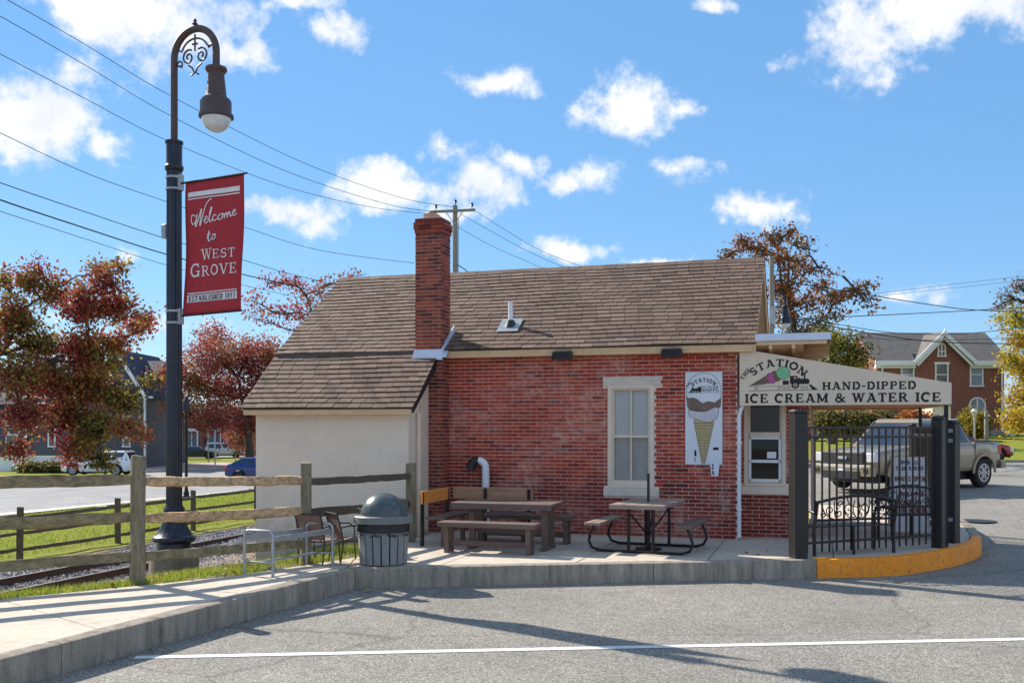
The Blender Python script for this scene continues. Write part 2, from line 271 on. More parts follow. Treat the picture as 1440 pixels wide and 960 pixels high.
# ------------------------------------------------------------------ mesh building
class MB:
    def __init__(s, off=(0, 0, 0)): s.v = []; s.f = []; s.off = off; s.mi = []; s.cur = 0
    def add(s, vs, fs):
        n = len(s.v); s.v += [(a[0] + s.off[0], a[1] + s.off[1], a[2] + s.off[2]) for a in vs]
        s.f += [tuple(i + n for i in f) for f in fs]; s.mi += [s.cur] * len(fs); return s
    def box(s, x0, x1, y0, y1, z0, z1):
        return s.add([(x0, y0, z0), (x1, y0, z0), (x1, y1, z0), (x0, y1, z0), (x0, y0, z1), (x1, y0, z1), (x1, y1, z1), (x0, y1, z1)],
                     [(0, 3, 2, 1), (4, 5, 6, 7), (0, 1, 5, 4), (1, 2, 6, 5), (2, 3, 7, 6), (3, 0, 4, 7)])
    def bbox(s, x0, x1, y0, y1, z0, z1, b=.01):
        """box with chamfered vertical and top edges"""
        ring = lambda i, z: [(x0 + i + b, y0 + i, z), (x1 - i - b, y0 + i, z), (x1 - i, y0 + i + b, z), (x1 - i, y1 - i - b, z), (x1 - i - b, y1 - i, z), (x0 + i + b, y1 - i, z), (x0 + i, y1 - i - b, z), (x0 + i, y0 + i + b, z)]
        vs = ring(0, z0) + ring(0, z1 - b) + ring(b, z1); fs = [tuple(range(7, -1, -1)), tuple(range(16, 24))]
        for k in (0, 8):
            for i in range(8): j = (i + 1) % 8; fs.append((k + i, k + j, k + 8 + j, k + 8 + i))
        return s.add(vs, fs)
    def beam(s, a, b, w, h=None, up=(0, 0, 1)):
        a = Vector(a); b = Vector(b); h = h or w; d = (b - a).normalized(); up = Vector(up)
        if abs(d.dot(up)) > .99: up = Vector((0, 1, 0))
        x = d.cross(up).normalized() * w / 2; y = x.normalized().cross(d).normalized() * h / 2
        vs = [p + sx * x + sy * y for p in (a, b) for sx, sy in ((-1, -1), (1, -1), (1, 1), (-1, 1))]
        return s.add([tuple(q) for q in vs], [(0, 1, 2, 3), (7, 6, 5, 4), (0, 4, 5, 1), (1, 5, 6, 2), (2, 6, 7, 3), (3, 7, 4, 0)])
    def tube(s, pts, r, n=8, cap=True):
        pts = [Vector(p) for p in pts]; rs = r if isinstance(r, (list, tuple)) else [r] * len(pts); vs = []; fs = []
        px = None
        for i, p in enumerate(pts):
            d = (pts[min(i + 1, len(pts) - 1)] - pts[max(i - 1, 0)]).normalized()
            if px is None:
                a = Vector((0, 0, 1)) if abs(d.z) < .9 else Vector((1, 0, 0)); px = d.cross(a).normalized()
            px = (px - d * px.dot(d)).normalized(); py = d.cross(px)
            for k in range(n):
                t = 2 * math.pi * k / n; vs.append(tuple(p + rs[i] * (math.cos(t) * px + math.sin(t) * py)))
        for i in range(len(pts) - 1):
            for k in range(n): j = (k + 1) % n; fs.append((i * n + k, i * n + j, (i + 1) * n + j, (i + 1) * n + k))
        if cap: fs += [tuple(range(n - 1, -1, -1)), tuple(range((len(pts) - 1) * n, len(pts) * n))]
        return s.add(vs, fs)
    def lathe(s, prof, n=24, c=(0, 0), flute=0, fr=None):
        vs = []; fs = []
        for (r, z) in prof:
            for k in range(n):
                t = 2 * math.pi * k / n; rr = r * (1 - (flute if (k % 2 and (fr is None or fr[0] <= z <= fr[1])) else 0))
                vs.append((c[0] + rr * math.cos(t), c[1] + rr * math.sin(t), z))
        for i in range(len(prof) - 1):
            for k in range(n): j = (k + 1) % n; fs.append((i * n + k, i * n + j, (i + 1) * n + j, (i + 1) * n + k))
        fs += [tuple(range(n - 1, -1, -1)), tuple(range((len(prof) - 1) * n, len(prof) * n))]
        return s.add(vs, fs)
    def prism(s, poly, axis, a, b):
        """polygon extruded along axis x, y or z from a to b; poly gives the other two coordinates in order"""
        n = len(poly)
        def mk(p, t): return {'x': (t, p[0], p[1]), 'y': (p[0], t, p[1]), 'z': (p[0], p[1], t)}[axis]
        vs = [mk(p, a) for p in poly] + [mk(p, b) for p in poly]
        return s.add(vs, [tuple(range(n - 1, -1, -1)), tuple(range(n, 2 * n))] + [(i, (i + 1) % n, n + (i + 1) % n, n + i) for i in range(n)])
    def quad(s, a, b, c, d): return s.add([a, b, c, d], [(0, 1, 2, 3)])
    def build(s, name, mat, parent=None, smooth=None, **props):
        me = bpy.data.meshes.new(name); me.from_pydata([tuple(p) for p in s.v], [], s.f)
        mats = mat if isinstance(mat, (list, tuple)) else [mat]
        for m in mats: me.materials.append(m)
        if len(mats) > 1: me.polygons.foreach_set('material_index', s.mi)
        bm = bmesh.new(); bm.from_mesh(me); bmesh.ops.recalc_face_normals(bm, faces=bm.faces); bm.to_mesh(me); bm.free()
        if smooth:
            me.shade_smooth(); me.set_sharp_from_angle(angle=R(smooth))
        o = bpy.data.objects.new(name, me); COL.objects.link(o)
        if parent: o.parent = parent
        for k, v in props.items(): o[k] = v
        return o
def thing(name, label, cat, loc=(0, 0, 0), rz=0, group=None):
    o = bpy.data.objects.new(name, None); COL.objects.link(o); o.location = loc; o.rotation_euler = (0, 0, rz)
    o.empty_display_size = .2; o['label'] = label; o['category'] = cat
    if group: o['group'] = group
    return o
def tag(o, label, cat, group=None):
    o['label'] = label; o['category'] = cat
    if group: o['group'] = group
    return o
def copy_thing(root, loc, rz=None, label=None):
    def rec(o, par):
        c = o.copy(); COL.objects.link(c)
        if par: c.parent = par
        for ch in kids.get(o.name, []): rec(ch, c)
        return c
    kids = {}
    for o in COL.objects:
        if o.parent: kids.setdefault(o.parent.name, []).append(o)
    r = rec(root, None); r.location = loc
    if rz is not None: r.rotation_euler = (0, 0, rz)
    if label: r['label'] = label
    return r
def fastmesh(name, verts, nper, mat, parent=None, **props):
    """verts (N*nper,3): N separate polygons"""
    N = len(verts) // nper
    me = bpy.data.meshes.new(name); me.vertices.add(len(verts)); me.vertices.foreach_set('co', np.asarray(verts, dtype=np.float32).ravel())
    me.loops.add(N * nper); me.loops.foreach_set('vertex_index', np.arange(N * nper, dtype=np.int32))
    me.polygons.add(N); me.polygons.foreach_set('loop_start', np.arange(0, N * nper, nper, dtype=np.int32)); me.polygons.foreach_set('loop_total', np.full(N, nper, dtype=np.int32))
    me.update(); me.materials.append(mat)
    o = bpy.data.objects.new(name, me); COL.objects.link(o)
    if parent: o.parent = parent
    for k, v in props.items(): o[k] = v
    return o
def at(px, py, Y):       # a point seen at that place of the photograph, Y metres away
    return Vector(((px - 720) / FOC * Y, Y, EYE + (600 - py) / FOC * Y))
def on(px, py, z=0):     # the point of the level z seen there
    Y = FOC * (EYE - z) / (py - 600); return Vector(((px - 720) / FOC * Y, Y, z))
def smooth01(t): t = max(0., min(1., t)); return t * t * (3 - 2 * t)

# building frame: u along the brick front (to the right), v away from the street
TH = math.atan(FOC / 4520); CS, SN = math.cos(TH), math.sin(TH)
def BW(u, v, z=0): return Vector((u * CS + v * SN, -u * SN + v * CS, z))
def UV(x, y): return (x * CS - y * SN, x * SN + y * CS)

# ------------------------------------------------------------------ the lie of the land
EDGE = [(-24, 2.5), (-8.5, 9.2), (-5.57, 10.8), (-3.49, 12.5), (-2.25, 14.27), (-1.7, 16.0), (-1.7, 700)]
ZL = -1.74
def edge_dist(x, y):
    best = 1e9; side = 1
    for (x0, y0), (x1, y1) in zip(EDGE, EDGE[1:]):
        dx, dy = x1 - x0, y1 - y0; L2 = dx * dx + dy * dy; t = max(0, min(1, ((x - x0) * dx + (y - y0) * dy) / L2))
        d = math.hypot(x - x0 - t * dx, y - y0 - t * dy)
        if d < best - 1e-9: best = d; side = 1 if dx * (y - y0) - dy * (x - x0) > 0 else -1
    return best * side
def rise(y): return .42 * smooth01((y - 18) / 12) + 1.15 * smooth01((y - 44) / 40)
def road_z(y): return -.27 + .42 * smooth01((y - 18) / 12)
def land_z(x, y):
    e = edge_dist(x, y); hr = -.34 + rise(y)
    if e <= 0:
        if y < 18 and e > -1: return max(hr, -.05) * (1 + e) + hr * (-e)
        return hr
    t = x / max(y, 1); k = smooth01((t + .42) / .08); L = 5 + 3 * k
    top = max(hr, -.02); return top + (ZL - top) * smooth01(e / L)
def terrain():
    xs = sorted(set([round(x, 2) for x in list(np.arange(-30, 14, .5)) + list(np.arange(-6.5, -1.5, .25))] + list(range(-300, -30, 15)) + list(range(14, 50, 4)) + list(range(50, 400, 25))))
    ys = sorted(set([round(y, 2) for y in np.arange(4, 46, .5)] + list(range(-60, 4, 8)) + list(range(46, 100, 4)) + list(range(100, 700, 50))))
    vs = [(x, y, land_z(x, y) + (.03 * math.sin(x * 2.1 + y) * math.sin(y * 1.7) if edge_dist(x, y) > 1 and y < 45 else 0)) for y in ys for x in xs]
    nx = len(xs); fs = [(j * nx + i, j * nx + i + 1, (j + 1) * nx + i + 1, (j + 1) * nx + i) for j in range(len(ys) - 1) for i in range(nx - 1)]
    m, nt, b = shader('ground_soil_grass_gravel'); p = coords(nt, 'World')
    dp = nt.nodes.new('ShaderNodeVectorMath'); dp.operation = 'DOT_PRODUCT'; nt.links.new(p, dp.inputs[0]); dp.inputs[1].default_value = (CS, -SN, 0)
    nz = noise(nt, 1.1, 6, .65, p); ad = nt.nodes.new('ShaderNodeMath'); ad.operation = 'MULTIPLY_ADD'; nt.links.new(nz.outputs['Fac'], ad.inputs[0]); ad.inputs[1].default_value = 2.2; ad.inputs[2].default_value = -1.1
    u = nt.nodes.new('ShaderNodeMath'); nt.links.new(dp.outputs['Value'], u.inputs[0]); nt.links.new(ad.outputs[0], u.inputs[1])
    # lawn
    n1 = noise(nt, 7, 8, .75, p); grass = ramp(nt, n1.outputs['Fac'], [(.3, (.09, .11, .016)), (.5, (.185, .215, .028)), (.72, (.31, .31, .055))]).outputs[0]
    n2 = noise(nt, 1.7, 5, .6, p); lf = ramp(nt, n2.outputs['Fac'], [(.5, (0, 0, 0)), (.75, (.5,) * 3)]); grass = mix(nt, lf.outputs[0], grass, (.26, .19, .06))
    n6 = noise(nt, 22, 3, .6, p); l6 = ramp(nt, n6.outputs['Fac'], [(.64, (0, 0, 0)), (.68, (.8,) * 3)]); grass = mix(nt, l6.outputs[0], grass, (.22, .10, .03))
    # gravel
    v = nt.nodes.new('ShaderNodeTexVoronoi'); sett(v, Scale=16); nt.links.new(p, v.inputs['Vector']); sc = nt.nodes.new('ShaderNodeSeparateColor'); nt.links.new(v.outputs['Color'], sc.inputs[0])
    grav = ramp(nt, sc.outputs[0], [(0, (.06, .055, .06)), (.5, (.20, .185, .18)), (1, (.42, .39, .38))]).outputs[0]
    n3 = noise(nt, 5, 8, .75, p); soil = ramp(nt, n3.outputs['Fac'], [(.3, (.07, .05, .03)), (.55, (.20, .145, .09)), (.75, (.32, .25, .17))]).outputs[0]
    n4 = noise(nt, 2.3, 6, .7, p); sg = ramp(nt, n4.outputs['Fac'], [(.46, (0, 0, 0)), (.56, (1, 1, 1))]); slope = mix(nt, sg.outputs[0], soil, grav)
    def step(lo, hi):
        r = nt.nodes.new('ShaderNodeMapRange'); r.inputs['From Min'].default_value = lo; r.inputs['From Max'].default_value = hi; nt.links.new(u.outputs[0], r.inputs['Value']); return r.outputs[0]
    # going right: lawn | ballast | slope | lawn
    c = mix(nt, step(-20.4, -20.0), grass, soil); c = mix(nt, step(-19.7, -19.2), c, grav); c = mix(nt, step(-14.3, -13.6), c, slope)
    yy = nt.nodes.new('ShaderNodeSeparateXYZ'); nt.links.new(p, yy.inputs[0]); ry = nt.nodes.new('ShaderNodeMapRange'); ry.inputs['From Min'].default_value = 3.5; ry.inputs['From Max'].default_value = 4.5; nt.links.new(yy.outputs[0], ry.inputs['Value'])
    c = mix(nt, ry.outputs[0], c, grass)
    nt.links.new(c, b.inputs['Base Color']); sett(b, Roughness=1); b.inputs['Specular IOR Level'].default_value = .1
    bump(nt, b, n1.outputs['Fac'], .8, .05)
    o = MB().add(vs, fs).build('ground', m, smooth=60); o['kind'] = 'structure'
terrain()

def sheet(name, pts, mat, zf=None, kind='structure', **k):
    bm = bmesh.new(); f = bm.faces.new([bm.verts.new(p) for p in pts]); bmesh.ops.triangulate(bm, faces=[f]); me = bpy.data.meshes.new(name)
    bmesh.ops.recalc_face_normals(bm, faces=bm.faces)
    for f in bm.faces:
        if f.normal.z < 0: f.normal_flip()
    bm.to_mesh(me); bm.free(); me.materials.append(mat); o = bpy.data.objects.new(name, me); COL.objects.link(o)
    if kind: o['kind'] = kind
    for a, b in k.items(): o[a] = b
    return o

KERB = [(-8, -1.7), (-5.8, 3.8), (-3.68, 9.14), (-2.07, 13.15), (1.95, 13.70), (4.3, 14.02), (5.5, 14.28), (6.1, 14.68), (6.75, 15.2), (7.25, 15.75), (7.75, 16.45), (8.08, 17.1), (8.3, 17.7), (8.6, 18.4), (8.95, 19.4), (9.4, 21.0), (10, 23.5), (10.2, 27)]
def offset(pl, d):
    out = []
    for i, p in enumerate(pl):
        a = Vector(pl[max(i - 1, 0)]); c = Vector(pl[min(i + 1, len(pl) - 1)]); q = Vector(p)
        n1 = (q - a).normalized() if i else (c - q).normalized(); n2 = (c - q).normalized() if i < len(pl) - 1 else n1
        n1 = Vector((-n1.y, n1.x)); n2 = Vector((-n2.y, n2.x)); n = (n1 + n2).normalized(); out.append(tuple(q + n * d / max(.4, n.dot(n1))))
    return out
KIN = offset(KERB, .17)
# asphalt lot in front and round the right hand side
lot_edge = [p for p in offset(KERB, .08) if p[1] < 17.95]
sheet('road', [(x, y, -.27) for x, y in lot_edge] + [(8.45, 18, -.27), (90, 18, -.27), (90, -25, -.27), (-8, -25, -.27)], m_asph)
def lot_back():
    xs = list(np.linspace(7, 90, 30)); ys = list(np.arange(18, 48.1, 1)); n = len(xs)
    vs = [(x, y, road_z(y) - .0) for y in ys for x in xs]; fs = [(j * n + i, j * n + i + 1, (j + 1) * n + i + 1, (j + 1) * n + i) for j in range(len(ys) - 1) for i in range(n - 1)]
    o = MB().add(vs, fs).build('parking_lot', m_asph, smooth=60); o['kind'] = 'structure'
    MB().box(4, 90, 48, 48.15, -.1, .27).build('far_kerb', m_kerb)['kind'] = 'structure'
lot_back()
# painted bay line
def paint(name, a, b, w, z, mat=m_line):
    a = Vector(a); b = Vector(b); d = (b - a).normalized(); n = Vector((-d.y, d.x)) * w / 2
    sheet(name, [(a.x - n.x, a.y - n.y, z), (b.x - n.x, b.y - n.y, z), (b.x + n.x, b.y + n.y, z), (a.x + n.x, a.y + n.y, z)], mat)
paint('parking_line', (-3.5, 9.22), (9.5, 10.42), .12, -.265)
# manhole
mh = thing('manhole_cover', 'round iron manhole cover in the asphalt beside the yellow kerb', 'manhole', (10.1, 21.6, road_z(21.6) + .006))
MB().lathe([(.34, 0), (.34, .012), (.30, .015), (.30, .010), (.02, .010)], 28).build('cover_plate', m_brownmetal, mh)
MB().lathe([(.40, -.01), (.40, .008), (.36, .009)], 28).build('cover_ring', m_dark, mh)

# kerb stones: each a swept piece with a worn, rounded top edge
kerb = bpy.data.objects.new('kerb', None); COL.objects.link(kerb); kerb['kind'] = 'structure'
def kerb_piece(path, mat):
    out = path; inn = offset(path, .17); mb = MB()
    nseg = len(path); vs = []
    L = 0
    for i in range(nseg):
        (ox, oy), (ix, iy) = out[i], inn[i]
        dx, dy = (ix - ox) / .17, (iy - oy) / .17; zt = 0 + rnd.uniform(-.002, .003); g = max(0., road_z(oy)) 
        prof = [(0, -.45), (0.0, zt - .03), (.008, zt - .009), (.03, zt), (.164, zt), (.164, -.45)]
        for d, z in prof: vs.append((ox + dx * d, oy + dy * d, z + g))
    fs = []; m = 6
    for i in range(nseg - 1):
        for k in range(m - 1): fs.append((i * m + k, (i + 1) * m + k, (i + 1) * m + k + 1, i * m + k + 1))
    fs += [tuple(range(m)), tuple(range((nseg - 1) * m + m - 1, (nseg - 1) * m - 1, -1))]
    return mb.add(vs, fs).build('kerb_stone', mat, kerb, smooth=40)
def dens(pl, step=.25):
    out = []
    for a, b in zip(pl, pl[1:]):
        n = max(1, int(math.dist(a, b) / step)); out += [(a[0] + (b[0] - a[0]) * k / n, a[1] + (b[1] - a[1]) * k / n) for k in range(n)]
    return out + [pl[-1]]
def shrink(pl, g=.005):
    a, b = Vector(pl[0]), Vector(pl[1]); c, d = Vector(pl[-1]), Vector(pl[-2])
    return [tuple(a + (b - a).normalized() * g)] + list(pl[1:-1]) + [tuple(c + (d - c).normalized() * g)]
def catmull(pts, n=5):
    out = []; P = [Vector(p) for p in pts]
    for i in range(len(P) - 1):
        p0, p1, p2, p3 = P[max(i - 1, 0)], P[i], P[i + 1], P[min(i + 2, len(P) - 1)]
        for k in range(n):
            t = k / n; out.append(tuple(.5 * ((2 * p1) + (p2 - p0) * t + (2 * p0 - 5 * p1 + 4 * p2 - p3) * t * t + (3 * p1 - p0 - 3 * p2 + p3) * t ** 3)))
    return out + [tuple(P[-1])]
for pl, mt in (([(-8, -1.7), (-5.8, 3.8)], m_kerb), ([(-5.8, 3.8), (-3.9, 8.6)], m_kerb), ([(-3.9, 8.6), (-2.07, 13.15)], m_kerb), ([(-2.07, 13.15), (1.95, 13.70)], m_kerb), ([(1.95, 13.70), (4.3, 14.02)], m_kerb)):
    kerb_piece(shrink(dens(pl)), mt)
curve = catmull([p for p in KERB if p[1] >= 14.0 and p[0] > 4], 5)
cut = lambda a, b: [p for p in curve[a:b + 1]]
idx = [0, 7, 14, 20, 26, 30]
for a, b in zip(idx, idx[1:]): kerb_piece(shrink(cut(a, b)), m_yel)
kerb_piece(shrink(cut(30, 42)), m_kerb); kerb_piece(shrink(cut(42, len(curve) - 1)), m_kerb)

# pavement slabs with real joints
pave = bpy.data.objects.new('pavement', None); COL.objects.link(pave); pave['kind'] = 'structure'
def slab(poly, z=0, t=.38):
    c = Vector((sum(p[0] for p in poly) / len(poly), sum(p[1] for p in poly) / len(poly)))
    q = [tuple(c + (Vector(p[:2]) - c) * (1 - .009 / max(.3, (Vector(p[:2]) - c).length))) for p in poly]
    mb = MB(); n = len(q); qi = [tuple(c + (Vector(p) - c) * (1 - .008 / max(.3, (Vector(p) - c).length))) for p in q]
    vs = [(x, y, z - t) for x, y in q] + [(x, y, z - .008) for x, y in q] + [(x, y, z) for x, y in qi]
    fs = [tuple(range(n - 1, -1, -1)), tuple(range(2 * n, 3 * n))]
    for k in (0, n): fs += [(k + i, k + (i + 1) % n, k + n + (i + 1) % n, k + n + i) for i in range(n)]
    return mb.add(vs, fs).build('slab', m_conc, pave)
kin = lambda x, y: (x - .158, y + .06)
pairs = [((-7.83, -1.7), (-16, 3.2)), ((-5.98, 3.87), (-11, 7.5)), ((-4.6, 6.95), (-8.2, 9.3)), ((-3.84, 9.2), (-5.57, 10.8)), ((-3.05, 11.17), (-4.4, 11.75)), ((-2.6, 12.26), (-3.49, 12.5))]
for (k0, b0), (k1, b1) in zip(pairs, pairs[1:]): slab([k0, k1, b1, b0])
cor = (-2.19, 13.31)
slab([(-2.6, 12.26), cor, tuple(BW(-6.36, 12.97)[:2]), (-3.49, 12.5)])
kuv = [UV(*p) for p in offset([p for p in KERB[3:]], .176)]
def Fv(u):
    for (a, b), (c, d) in zip(kuv, kuv[1:]):
        if a <= u <= c: return b + (d - b) * (u - a) / (c - a)
cuts = [-4.9, -3.2, -1.5, .2]
w2 = lambda u, v: tuple(BW(u, v)[:2])
slab([cor, w2(-4.9, Fv(-4.9)), w2(-4.9, 15.2), w2(-6.5, 15.2), w2(-6.36, 12.97)])
slab([w2(-6.5, 15.2), w2(-4.9, 15.2), w2(-4.9, 17.2), w2(-6.5, 17.2)])
for a, b in zip(cuts, cuts[1:]):
    slab([w2(a, Fv(a)), w2(b, Fv(b)), w2(b, 15.2), w2(a, 15.2)]); slab([w2(a, 15.2), w2(b, 15.2), w2(b, 17.4), w2(a, 17.4)])
kk = lambda a, b: [w2(*p) for p in kuv if a < p[0] < b and p[1] < 18.5]
slab([w2(.2, Fv(.2))] + kk(.2, 1.9) + [w2(1.9, Fv(1.9)), w2(1.9, 17.4), w2(.2, 17.4)])
slab([w2(-.2, 17.4), w2(1.9, 17.4), w2(1.9, 21), w2(-.2, 21)]); slab([w2(-.2, 21), w2(1.9, 21), w2(1.9, 25), w2(-.2, 25)])
rest = [w2(*p) for p in kuv if p[1] > Fv(1.9) + .01 and p[1] < 26]
slab([w2(1.9, Fv(1.9))] + rest + [w2(1.9, 25)])

# left hand street, pavements and lawns beyond the railway
P3 = lambda px, py, z: tuple(on(px, py, z))
sheet('street', [P3(-330, 752, -1.70), P3(0, 721, -1.70), P3(340, 689, -1.70), P3(430, 682, -1.70), P3(480, 656, -1.70), P3(205, 663, -1.70), P3(185, 669.5, -1.70), P3(-330, 669.5, -1.70)], m_asphf)
m_pinkpave = M('pink_brick_pavement', (.42, .31, .28), .9, .15, 3, .3, kind='World')
sheet('street_pavement', [P3(-330, 757, -1.69), P3(0, 724.5, -1.69), P3(340, 691, -1.69), P3(430, 683.5, -1.69), P3(430, 682, -1.69), P3(340, 689, -1.69), P3(0, 721, -1.69), P3(-330, 752, -1.69)], M('pale_pavement', (.50, .46, .42), .9, .1, 3, .2, kind='World'))
sheet('brick_pavement', [P3(205, 663, -1.66), P3(480, 655.5, -1.66), P3(480, 648, -1.66), P3(325, 650, -1.66), P3(205, 652, -1.66)], m_pinkpave)
a, b = on(205, 663.3, -1.66), on(480, 655.8, -1.66)
MB().beam((a.x, a.y, -1.64), (b.x, b.y, -1.64), .25, .16).build('street_kerb', m_kerb)['kind'] = 'structure'
sheet('far_parking_lot', [P3(195, 643.5, -1.68), P3(480, 642.5, -1.68), P3(480, 630, -1.68), P3(195, 630, -1.68)], m_asphf)
for x0, x1, y0, y1 in ((75, 150, 714, 711),): paint('street_line', on(x0, y0, -1.7)[:2], on(x1, y1, -1.7)[:2], .35, -1.695)
for x0, x1, y0, y1 in ((190, 330, 702, 690),): paint('street_edge_line', on(x0, y0, -1.7)[:2], on(x1, y1, -1.7)[:2], .14, -1.695)

# ------------------------------------------------------------------ railway
tr = thing('railway_track', 'rusty single railway track on grey ballast between the two rail fences', 'railway track', tuple(BW(-16.87, 20, -1.70)), -TH)
prof = [(-.07, 0), (.07, 0), (.07, .012), (.012, .03), (.012, .105), (.036, .115), (.036, .15), (-.036, .15), (-.036, .115), (-.012, .105), (-.012, .03), (-.07, .012)]
for x in (-.7175, .7175):
    rl = MB().prism([(x + p, q) for p, q in prof], 'y', -22, 70).build('rail', m_rust, tr)
    MB().box(x - .03, x + .03, -22, 70, .1505, .156).build('rail_head', m_railtop, rl)
sl0 = None
for i in range(96):
    if sl0 is None: o = sl0 = MB().bbox(-1.28, 1.28, -.11, .11, -.14, -.004, .01).build('sleeper', m_sleeper, tr)
    else: o = sl0.copy(); COL.objects.link(o)
    o.location = (rnd.uniform(-.03, .03), -12 + i * .6, rnd.uniform(-.01, .004)); o.rotation_euler = (0, 0, rnd.uniform(-.02, .02))
def stones():
    N = 26000; n2 = 7000
    u = np.where(nr.rand(N) < .85, -16.87 + nr.uniform(-2.7, 2.7, N), nr.uniform(-14.2, -8, N)); v = 10 + 34 * nr.rand(N) ** 1.5
    X = u * CS + v * SN; Y = -u * SN + v * CS
    keep = (X / Y > -.56) & (X / Y < -.2); X, Y, u = X[keep], Y[keep], u[keep]; N = len(X)
    Z = np.array([land_z(a, b) for a, b in zip(X, Y)]) + .012 + nr.rand(N) * .02
    r = nr.uniform(.018, .048, N)
    base = np.array([[1, 0, 0], [0, 1, 0], [-1, 0, 0], [0, -1, 0], [0, 0, 1]], float)
    pts = base[None] * r[:, None, None] * (1 + .5 * (nr.rand(N, 5, 3) - .5)); a = nr.rand(N) * 6.28; c, s = np.cos(a), np.sin(a)
    x = pts[..., 0] * c[:, None] - pts[..., 1] * s[:, None]; y = pts[..., 0] * s[:, None] + pts[..., 1] * c[:, None]; z = pts[..., 2]
    P = np.stack([x + X[:, None], y + Y[:, None], z + Z[:, None]], -1)
    tri = np.concatenate([P[:, [0, 1, 4]], P[:, [1, 2, 4]], P[:, [2, 3, 4]], P[:, [3, 0, 4]]], 1).reshape(-1, 3)
    m = piece_mat('ballast_stone', [(0, (.08, .075, .08)), (.5, (.26, .24, .24)), (1, (.5, .47, .47))], use_island=True)
    # weld per stone is not needed: tone comes from position
    fastmesh('ballast_stones', tri, 3, m, kind='stuff')
stones()
def blades(name, n, pos, h, w, mat):
    P = pos(n); N = len(P); a = nr.rand(N) * 6.28; hh = h * (.5 + nr.rand(N)); ww = w * (.6 + .8 * nr.rand(N))
    dx, dy = np.cos(a) * ww, np.sin(a) * ww; lx, ly = nr.randn(N) * hh * .35, nr.randn(N) * hh * .35
    A = P + np.stack([dx, dy, 0 * dx], -1); B = P - np.stack([dx, dy, 0 * dx], -1); C = P + np.stack([lx, ly, hh], -1)
    return fastmesh(name, np.stack([A, B, C], 1).reshape(-1, 3), 3, mat, kind='stuff')
def leaf_mat(name, stops, trans=.35, patch=None, pscale=.6):
    m, nt, b = shader(name); rv = nt.nodes.new('ShaderNodeNewGeometry').outputs['Random Per Island']
    pos = coords(nt, 'World')
    if patch:
        n = noise(nt, pscale, 3, .5, pos); mx = nt.nodes.new('ShaderNodeMath'); mx.operation = 'MULTIPLY_ADD'; nt.links.new(n.outputs['Fac'], mx.inputs[0]); mx.inputs[1].default_value = 2.2; mx.inputs[2].default_value = -.85
        ad = nt.nodes.new('ShaderNodeMath'); ad.operation = 'MULTIPLY_ADD'; ad.use_clamp = True; nt.links.new(rv, ad.inputs[0]); ad.inputs[1].default_value = .55; nt.links.new(mx.outputs[0], ad.inputs[2]); rv = ad.outputs[0]
    c = ramp(nt, rv, stops).outputs[0]
    nt.links.new(c, b.inputs['Base Color']); sett(b, Roughness=.55); b.inputs['Specular IOR Level'].default_value = .35
    t = nt.nodes.new('ShaderNodeBsdfTranslucent'); nt.links.new(c, t.inputs['Color']); mx = nt.nodes.new('ShaderNodeMixShader'); mx.inputs[0].default_value = trans
    nt.links.new(b.outputs[0], mx.inputs[1]); nt.links.new(t.outputs[0], mx.inputs[2]); nt.links.new(mx.outputs[0], nt.nodes['Material Output'].inputs[0])
    return m
m_blade = leaf_mat('grass_blade', [(0, (.12, .17, .02)), (.4, (.24, .32, .03)), (.8, (.38, .42, .06)), (1, (.42, .34, .12))], .45)
def edge_pos(n):
    out = []
    seg = [((-7.6, 9.68), (-5.57, 10.8)), ((-5.57, 10.8), (-3.49, 12.5)), ((-3.49, 12.5), (-2.25, 14.27)), ((-2.25, 14.27), (-1.75, 15.9))]
    wt = [2.3, 2.7, 2.2, 1.8]
    for _ in range(n):
        (x0, y0), (x1, y1) = rnd.choices(seg, wt)[0]; t = rnd.random(); d = Vector((x1 - x0, y1 - y0)).normalized(); e = rnd.random() ** 1.5 * (1.0 if y0 < 10 else 2.4)
        x = x0 + (x1 - x0) * t - d.y * e; y = y0 + (y1 - y0) * t + d.x * e
        if rnd.random() < .25 + .75 * (math.sin(x * 3.1 + y * 1.3) * math.sin(y * 2.7) > -.3): out.append((x, y, land_z(x, y) - .01))
    return np.array(out)
blades('verge_grass', 26000, edge_pos, .085, .006, m_blade)
def lawn_pos(n):
    u = -21.2 - nr.rand(n) * 10; v = 20 + nr.rand(n) * 36; X = u * CS + v * SN; Y = -u * SN + v * CS
    k = (X / Y > -.53) & (X / Y < -.24); return np.stack([X[k], Y[k], np.full(k.sum(), ZL)], -1)
blades('lawn_grass', 40000, lawn_pos, .10, .012, m_blade)

